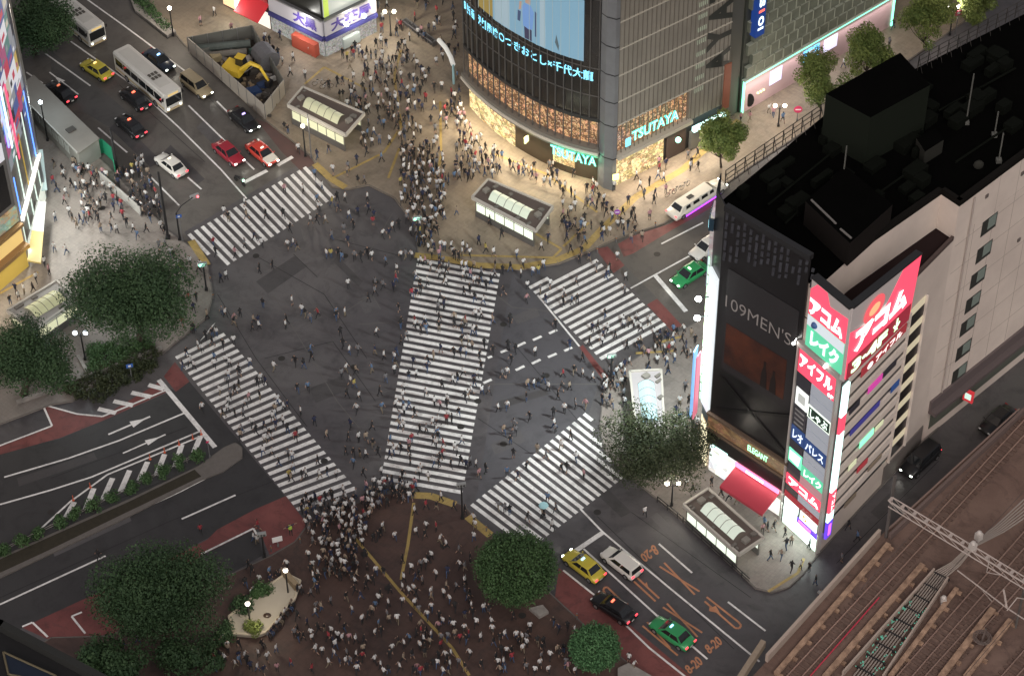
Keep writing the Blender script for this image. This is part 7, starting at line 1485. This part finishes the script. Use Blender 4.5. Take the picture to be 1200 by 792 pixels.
crowd(150, [(350, 590), (400, 578), (440, 590), (432, 625), (400, 650), (365, 640)]); crowd(75, [(425, 566), (490, 570), (485, 590), (430, 600)]); crowd(70, [(352, 650), (420, 640), (430, 680), (370, 690)])
crowd(70, [(350, 690), (480, 680), (520, 792), (330, 792)]); crowd(45, [(480, 640), (560, 700), (600, 792), (500, 792)]); crowd(20, [(590, 735), (690, 770), (680, 792), (590, 792)])
crowd(55, [(85, 195), (140, 200), (150, 260), (100, 265)]); crowd(45, [(140, 195), (168, 190), (195, 250), (180, 270), (150, 240)]); crowd(26, [(203, 300), (240, 315), (245, 395), (212, 395)])
crowd(34, [(655, 240), (735, 235), (745, 265), (690, 285), (655, 290)]); crowd(26, [(765, 395), (815, 385), (815, 420), (770, 425)]); crowd(22, [(700, 440), (735, 430), (735, 480), (708, 490)]); crowd(22, [(770, 478), (822, 490), (820, 512), (780, 512)])
crowd(45, [(395, 100), (440, 90), (470, 130), (450, 170), (405, 180)]); crowd(35, [(420, 20), (540, 0), (540, 100), (460, 90)]); crowd(30, [(210, 760), (300, 755), (330, 792), (210, 792)]); crowd(14, [(640, 190), (700, 215), (700, 235), (640, 210)])
SEAT = []
for (a, b), n in ((((350, 692), (316, 742)), 20), (((316, 742), (296, 762)), 6), (((262, 748), (225, 770)), 10), (((330, 668), (270, 712)), 8)):
    for i in range(n): t_ = (i + random.random() * .6) / n; SEAT.append((a[0] + (b[0] - a[0]) * t_ + random.uniform(0, 3), a[1] + (b[1] - a[1]) * t_ + random.uniform(0, 3)))
AVOID = [[p for p in foot], [G(x, y, 2.9) for x, y in [(553, 231), (628, 270), (648, 242), (572, 210)]], [G(x, y, 2.9) for x, y in [(801, 591), (866, 649), (895, 630), (830, 572)]], [G(x, y, 2.9) for x, y in [(738, 435), (746, 511), (779, 508), (775, 433)]],
         [G(x, y, 2.9) for x, y in [(337, 123), (405, 158), (427, 133), (355, 102)]], [G(x, y, 2.9) for x, y in [(8, 364), (66, 329), (92, 350), (40, 386)]], [Vector((*p, 0)) for p in body], cs, [G(x, y, .5) for x, y in fp], [G(x, y, 0) for x, y in DK]]
cars = [(o.location.copy(), 3.0 if o.name.startswith(('bus', 'limo')) else 1.9) for o in list(bpy.data.objects) if o.parent is None and o.name.split('.')[0] in ('taxi', 'car', 'jeep', 'van', 'bus', 'limousine', 'patrol_car', 'motorcycle')]
folk = []
def try_add(x, y, kind):
    g = G(x, y)
    onp = any(inpoly(g.x, g.y, s_) for s_ in SLABS); g = G(x, y, .13 if onp else .012)
    if any(inpoly(g.x, g.y, a) for a in AVOID): return
    if any((g - c).length < r_ for c, r_ in cars): return
    for f in folk:
        if abs(f[2].x - g.x) < .36 and abs(f[2].y - g.y) < .36: return
    if y > 802 or x < -5 or x > 1205: return
    folk.append([x, y, g, kind])
for x, y in PP: try_add(x, y, 'walk')
for x, y in SEAT: try_add(x, y, 'sit')
folk.sort(key=lambda f: -f[1])
for f in folk:
    f += [random.choices(list(TOPC), TW)[0], random.choices(list(BOTC), BW)[0], random.uniform(.86, 1.0), random.uniform(0, 6.28), random.choices(range(7), [3, 3, 2, 2, 2, 1, 2])[0]]
ZN = [('on the lower left crossing', [(200, 380), (270, 380), (440, 600), (345, 612)]), ('on the central crossing', [(480, 295), (590, 315), (548, 590), (440, 570)]), ('on the lower right crossing', [(545, 590), (690, 470), (770, 540), (640, 655)]),
      ('by the lower left road', [(0, 560), (330, 560), (350, 640), (180, 705), (0, 760)]), ('around the stone planter', [(180, 800), (180, 705), (350, 640), (362, 700), (330, 800)]),
      ('at the plaza top corner', [(345, 560), (440, 560), (440, 660), (345, 700)]), ('between the yellow plaza lines', [(440, 560), (500, 560), (485, 700), (440, 660)]), ('right of the yellow lines', [(500, 560), (600, 610), (560, 720), (485, 700)]),
      ('at the plaza bottom left', [(300, 800), (362, 700), (440, 660), (450, 800)]), ('at the plaza bottom middle', [(450, 800), (440, 660), (560, 720), (545, 800)]), ('below the big clipped tree', [(545, 800), (560, 720), (700, 700), (770, 800)]),
      ('by the brown roofed entrance', [(760, 540), (1000, 600), (940, 700), (780, 640)]), ('on the railway side street', [(900, 680), (1040, 560), (1200, 480), (1100, 700)])]
def zone(x, y):
    for n, p in ZN:
        if inpoly(x, y, p): return n
    return 'on the open road' if y > 560 else 'on the far side'
ORD = 'zeroth first second third fourth fifth sixth seventh eighth ninth tenth eleventh twelfth thirteenth fourteenth fifteenth sixteenth seventeenth eighteenth nineteenth twentieth'.split()
NIND = 298
cls = {}
ind = folk[:NIND]
special = [(341, 626)]
for f in ind: cls.setdefault((f[4], f[5], zone(f[0], f[1])), []).append(f)
for (tp, bt, zn), L_ in cls.items():
    L_.sort(key=lambda f: f[0])
    for i, f in enumerate(L_):
        o = bpy.data.objects.new('person', pmesh(7 if f[3] == 'sit' else f[8], tp, bt)); COL.objects.link(o); g = f[2]
        rz = f[7] if f[3] == 'walk' else R(-40) + random.uniform(-.4, .4)
        o.location = g; o.rotation_euler = (0, 0, rz); o.scale = (f[6],) * 3
        who = '%s topped person in %s' % (tp, bt)
        o['label'] = who + ' ' + zn if len(L_) == 1 else '%s, %s from left %s' % (who, ORD[min(i + 1, 20)], zn)
        o['category'] = 'person'; o['group'] = 'people crossing and waiting'
        o.name = 'person'
# the attendant with outspread arms
g = G(341, 627, .13); at1 = bpy.data.objects.new('person', pmesh(8, 'navy', 'dark trousers')); COL.objects.link(at1); at1.location = g; at1.rotation_euler = (0, 0, R(-60)); tag(at1, 'attendant in dark clothes with both arms stretched out beside the red lane', 'person', 'people crossing and waiting')
mb = MB(); mb.tube([(g.x, g.y, g.z + 1.02), (g.x, g.y, g.z + 1.2), (g.x, g.y, g.z + 1.42)], [.2, .2, .17], 8); vst = mb.build('vest', mat('vest_lime', (.35, .5, .08), .6), at1); vst.location = (0, 0, 0)
vst.data.transform(Matrix.Rotation(R(60), 4, 'Z'))
# umbrella
up_ = min(ind, key=lambda f: abs(f[0] - 636) + abs(f[1] - 607)) if False else None
g = G(637, 606); t = thing('umbrella', g + Vector((0, 0, 1.0)), 'open pale cyan umbrella carried over the lower right zebra crossing', 'umbrella'); c_ = Vector((g.x, g.y, 2.0)); mb = MB()
n = 8; rim = [c_ + Vector((.5 * math.cos(a * 2 * math.pi / n), .5 * math.sin(a * 2 * math.pi / n), -.22)) for a in range(n)]; mid_ = [c_ + Vector((.36 * math.cos(a * 2 * math.pi / n), .36 * math.sin(a * 2 * math.pi / n), -.05)) for a in range(n)]
mb.add([c_] + mid_ + rim, [(0, 1 + i, 1 + (i + 1) % n) for i in range(n)] + [(1 + i, 1 + n + i, 1 + n + (i + 1) % n, 1 + (i + 1) % n) for i in range(n)]); mb.build('canopy', mat('umbrella_cyan', (.35, .6, .65), .5), t); mb = MB(); mb.tube([c_, c_ + Vector((0, 0, -1.0))], .015, 4); mb.build('shaft', STEEL, t)
o = bpy.data.objects.new('person', pmesh(2, 'black', 'dark trousers')); COL.objects.link(o); o.location = (g.x, g.y - .15, .012); tag(o, 'person in black under the cyan umbrella on the lower right zebra crossing', 'person', 'people crossing and waiting')
# everybody farther away: one merged crowd
VS, FS, CS, off = [], [], [], 0
for f in folk[NIND:]:
    vs, fs, rg = POSES[f[8]] if f[3] == 'walk' else SITP; ca_, sa_ = math.cos(f[7]), math.sin(f[7]); v = vs * f[6]
    VS.append(np.stack([v[:, 0] * ca_ - v[:, 1] * sa_ + f[2].x, v[:, 0] * sa_ + v[:, 1] * ca_ + f[2].y, v[:, 2] + f[2].z], 1)); FS += [tuple(i + off for i in q) for q in fs]; CS.append(colours(rg, f[4], f[5])); off += len(vs)
me = raw_mesh('crowd', np.concatenate(VS), FS, np.concatenate(CS)); o = bpy.data.objects.new('crowd', me); COL.objects.link(o); o['kind'] = 'stuff'
print('PEOPLE', len(folk), 'cut at', folk[NIND][1] if len(folk) > NIND else None, 'verts each', len(POSES[0][0]))

# ================================================================== LIGHT GIVEN OFF BY THE PLACE
def along(name, P_, o_, z, watt, col, W_=None, sz=.6, tilt=25, par=None):
    a, b = P_; c = (a + b) / 2; d = (b - a).normalized(); n = Vector((d.y, -d.x, 0)); p = Vector((c.x, c.y, z)) + n * o_
    dr = (n * math.sin(R(tilt)) + Vector((0, 0, -math.cos(R(tilt))))).normalized(); m = Matrix((d, dr.cross(d) * -1 if False else (-dr).cross(d), -dr)).transposed()
    return light(name, p, watt, col, ((b - a).length, sz), par, 'AREA', m.to_euler())
along('canopy_lights', (QW.p(0, 0), QW.p(QW.L, 0)), .8, 4.5, 2000, (1, .84, .66), tilt=42, par=tower)
for i in range(3):
    a, b = cpt(CL * i / 3, 0), cpt(CL * (i + 1) / 3, 0); along('canopy_lights', (a, b), .8, 4.0, 1050, (1, .84, .58), tilt=50, par=tower)
along('neon_glow', (SW.p(0, 0), SW.p(SW.L, 0)), .5, 4.5, 620, (1, .86, .84), tilt=35, par=store)
along('shop_glow', (FW.p(0, 0), FW.p(FW.L, 0)), .5, 4.1, 230, (1, .9, .8), tilt=40, par=blk)
along('shop_glow', (KW.p(0, 0), KW.p(KW.L, 0)), .6, 3, 240, (.85, 1, .9), tilt=50, par=stk)
along('board_glow', (RW.p(0, 0), RW.p(9, 0)), 1.2, 26, 300, (1, .4, .4), tilt=60, par=bb) if False else None
along('shop_glow', (LW2.p(0, 0), LW2.p(LW2.L, 0)), .8, 9, 3600, (.95, .97, .9), tilt=62, par=lb)
along('shop_glow', (LW1.p(0, 0), LW1.p(LW1.L, 0)), 1., 3.2, 450, (1, .88, .65), tilt=45, par=lb)
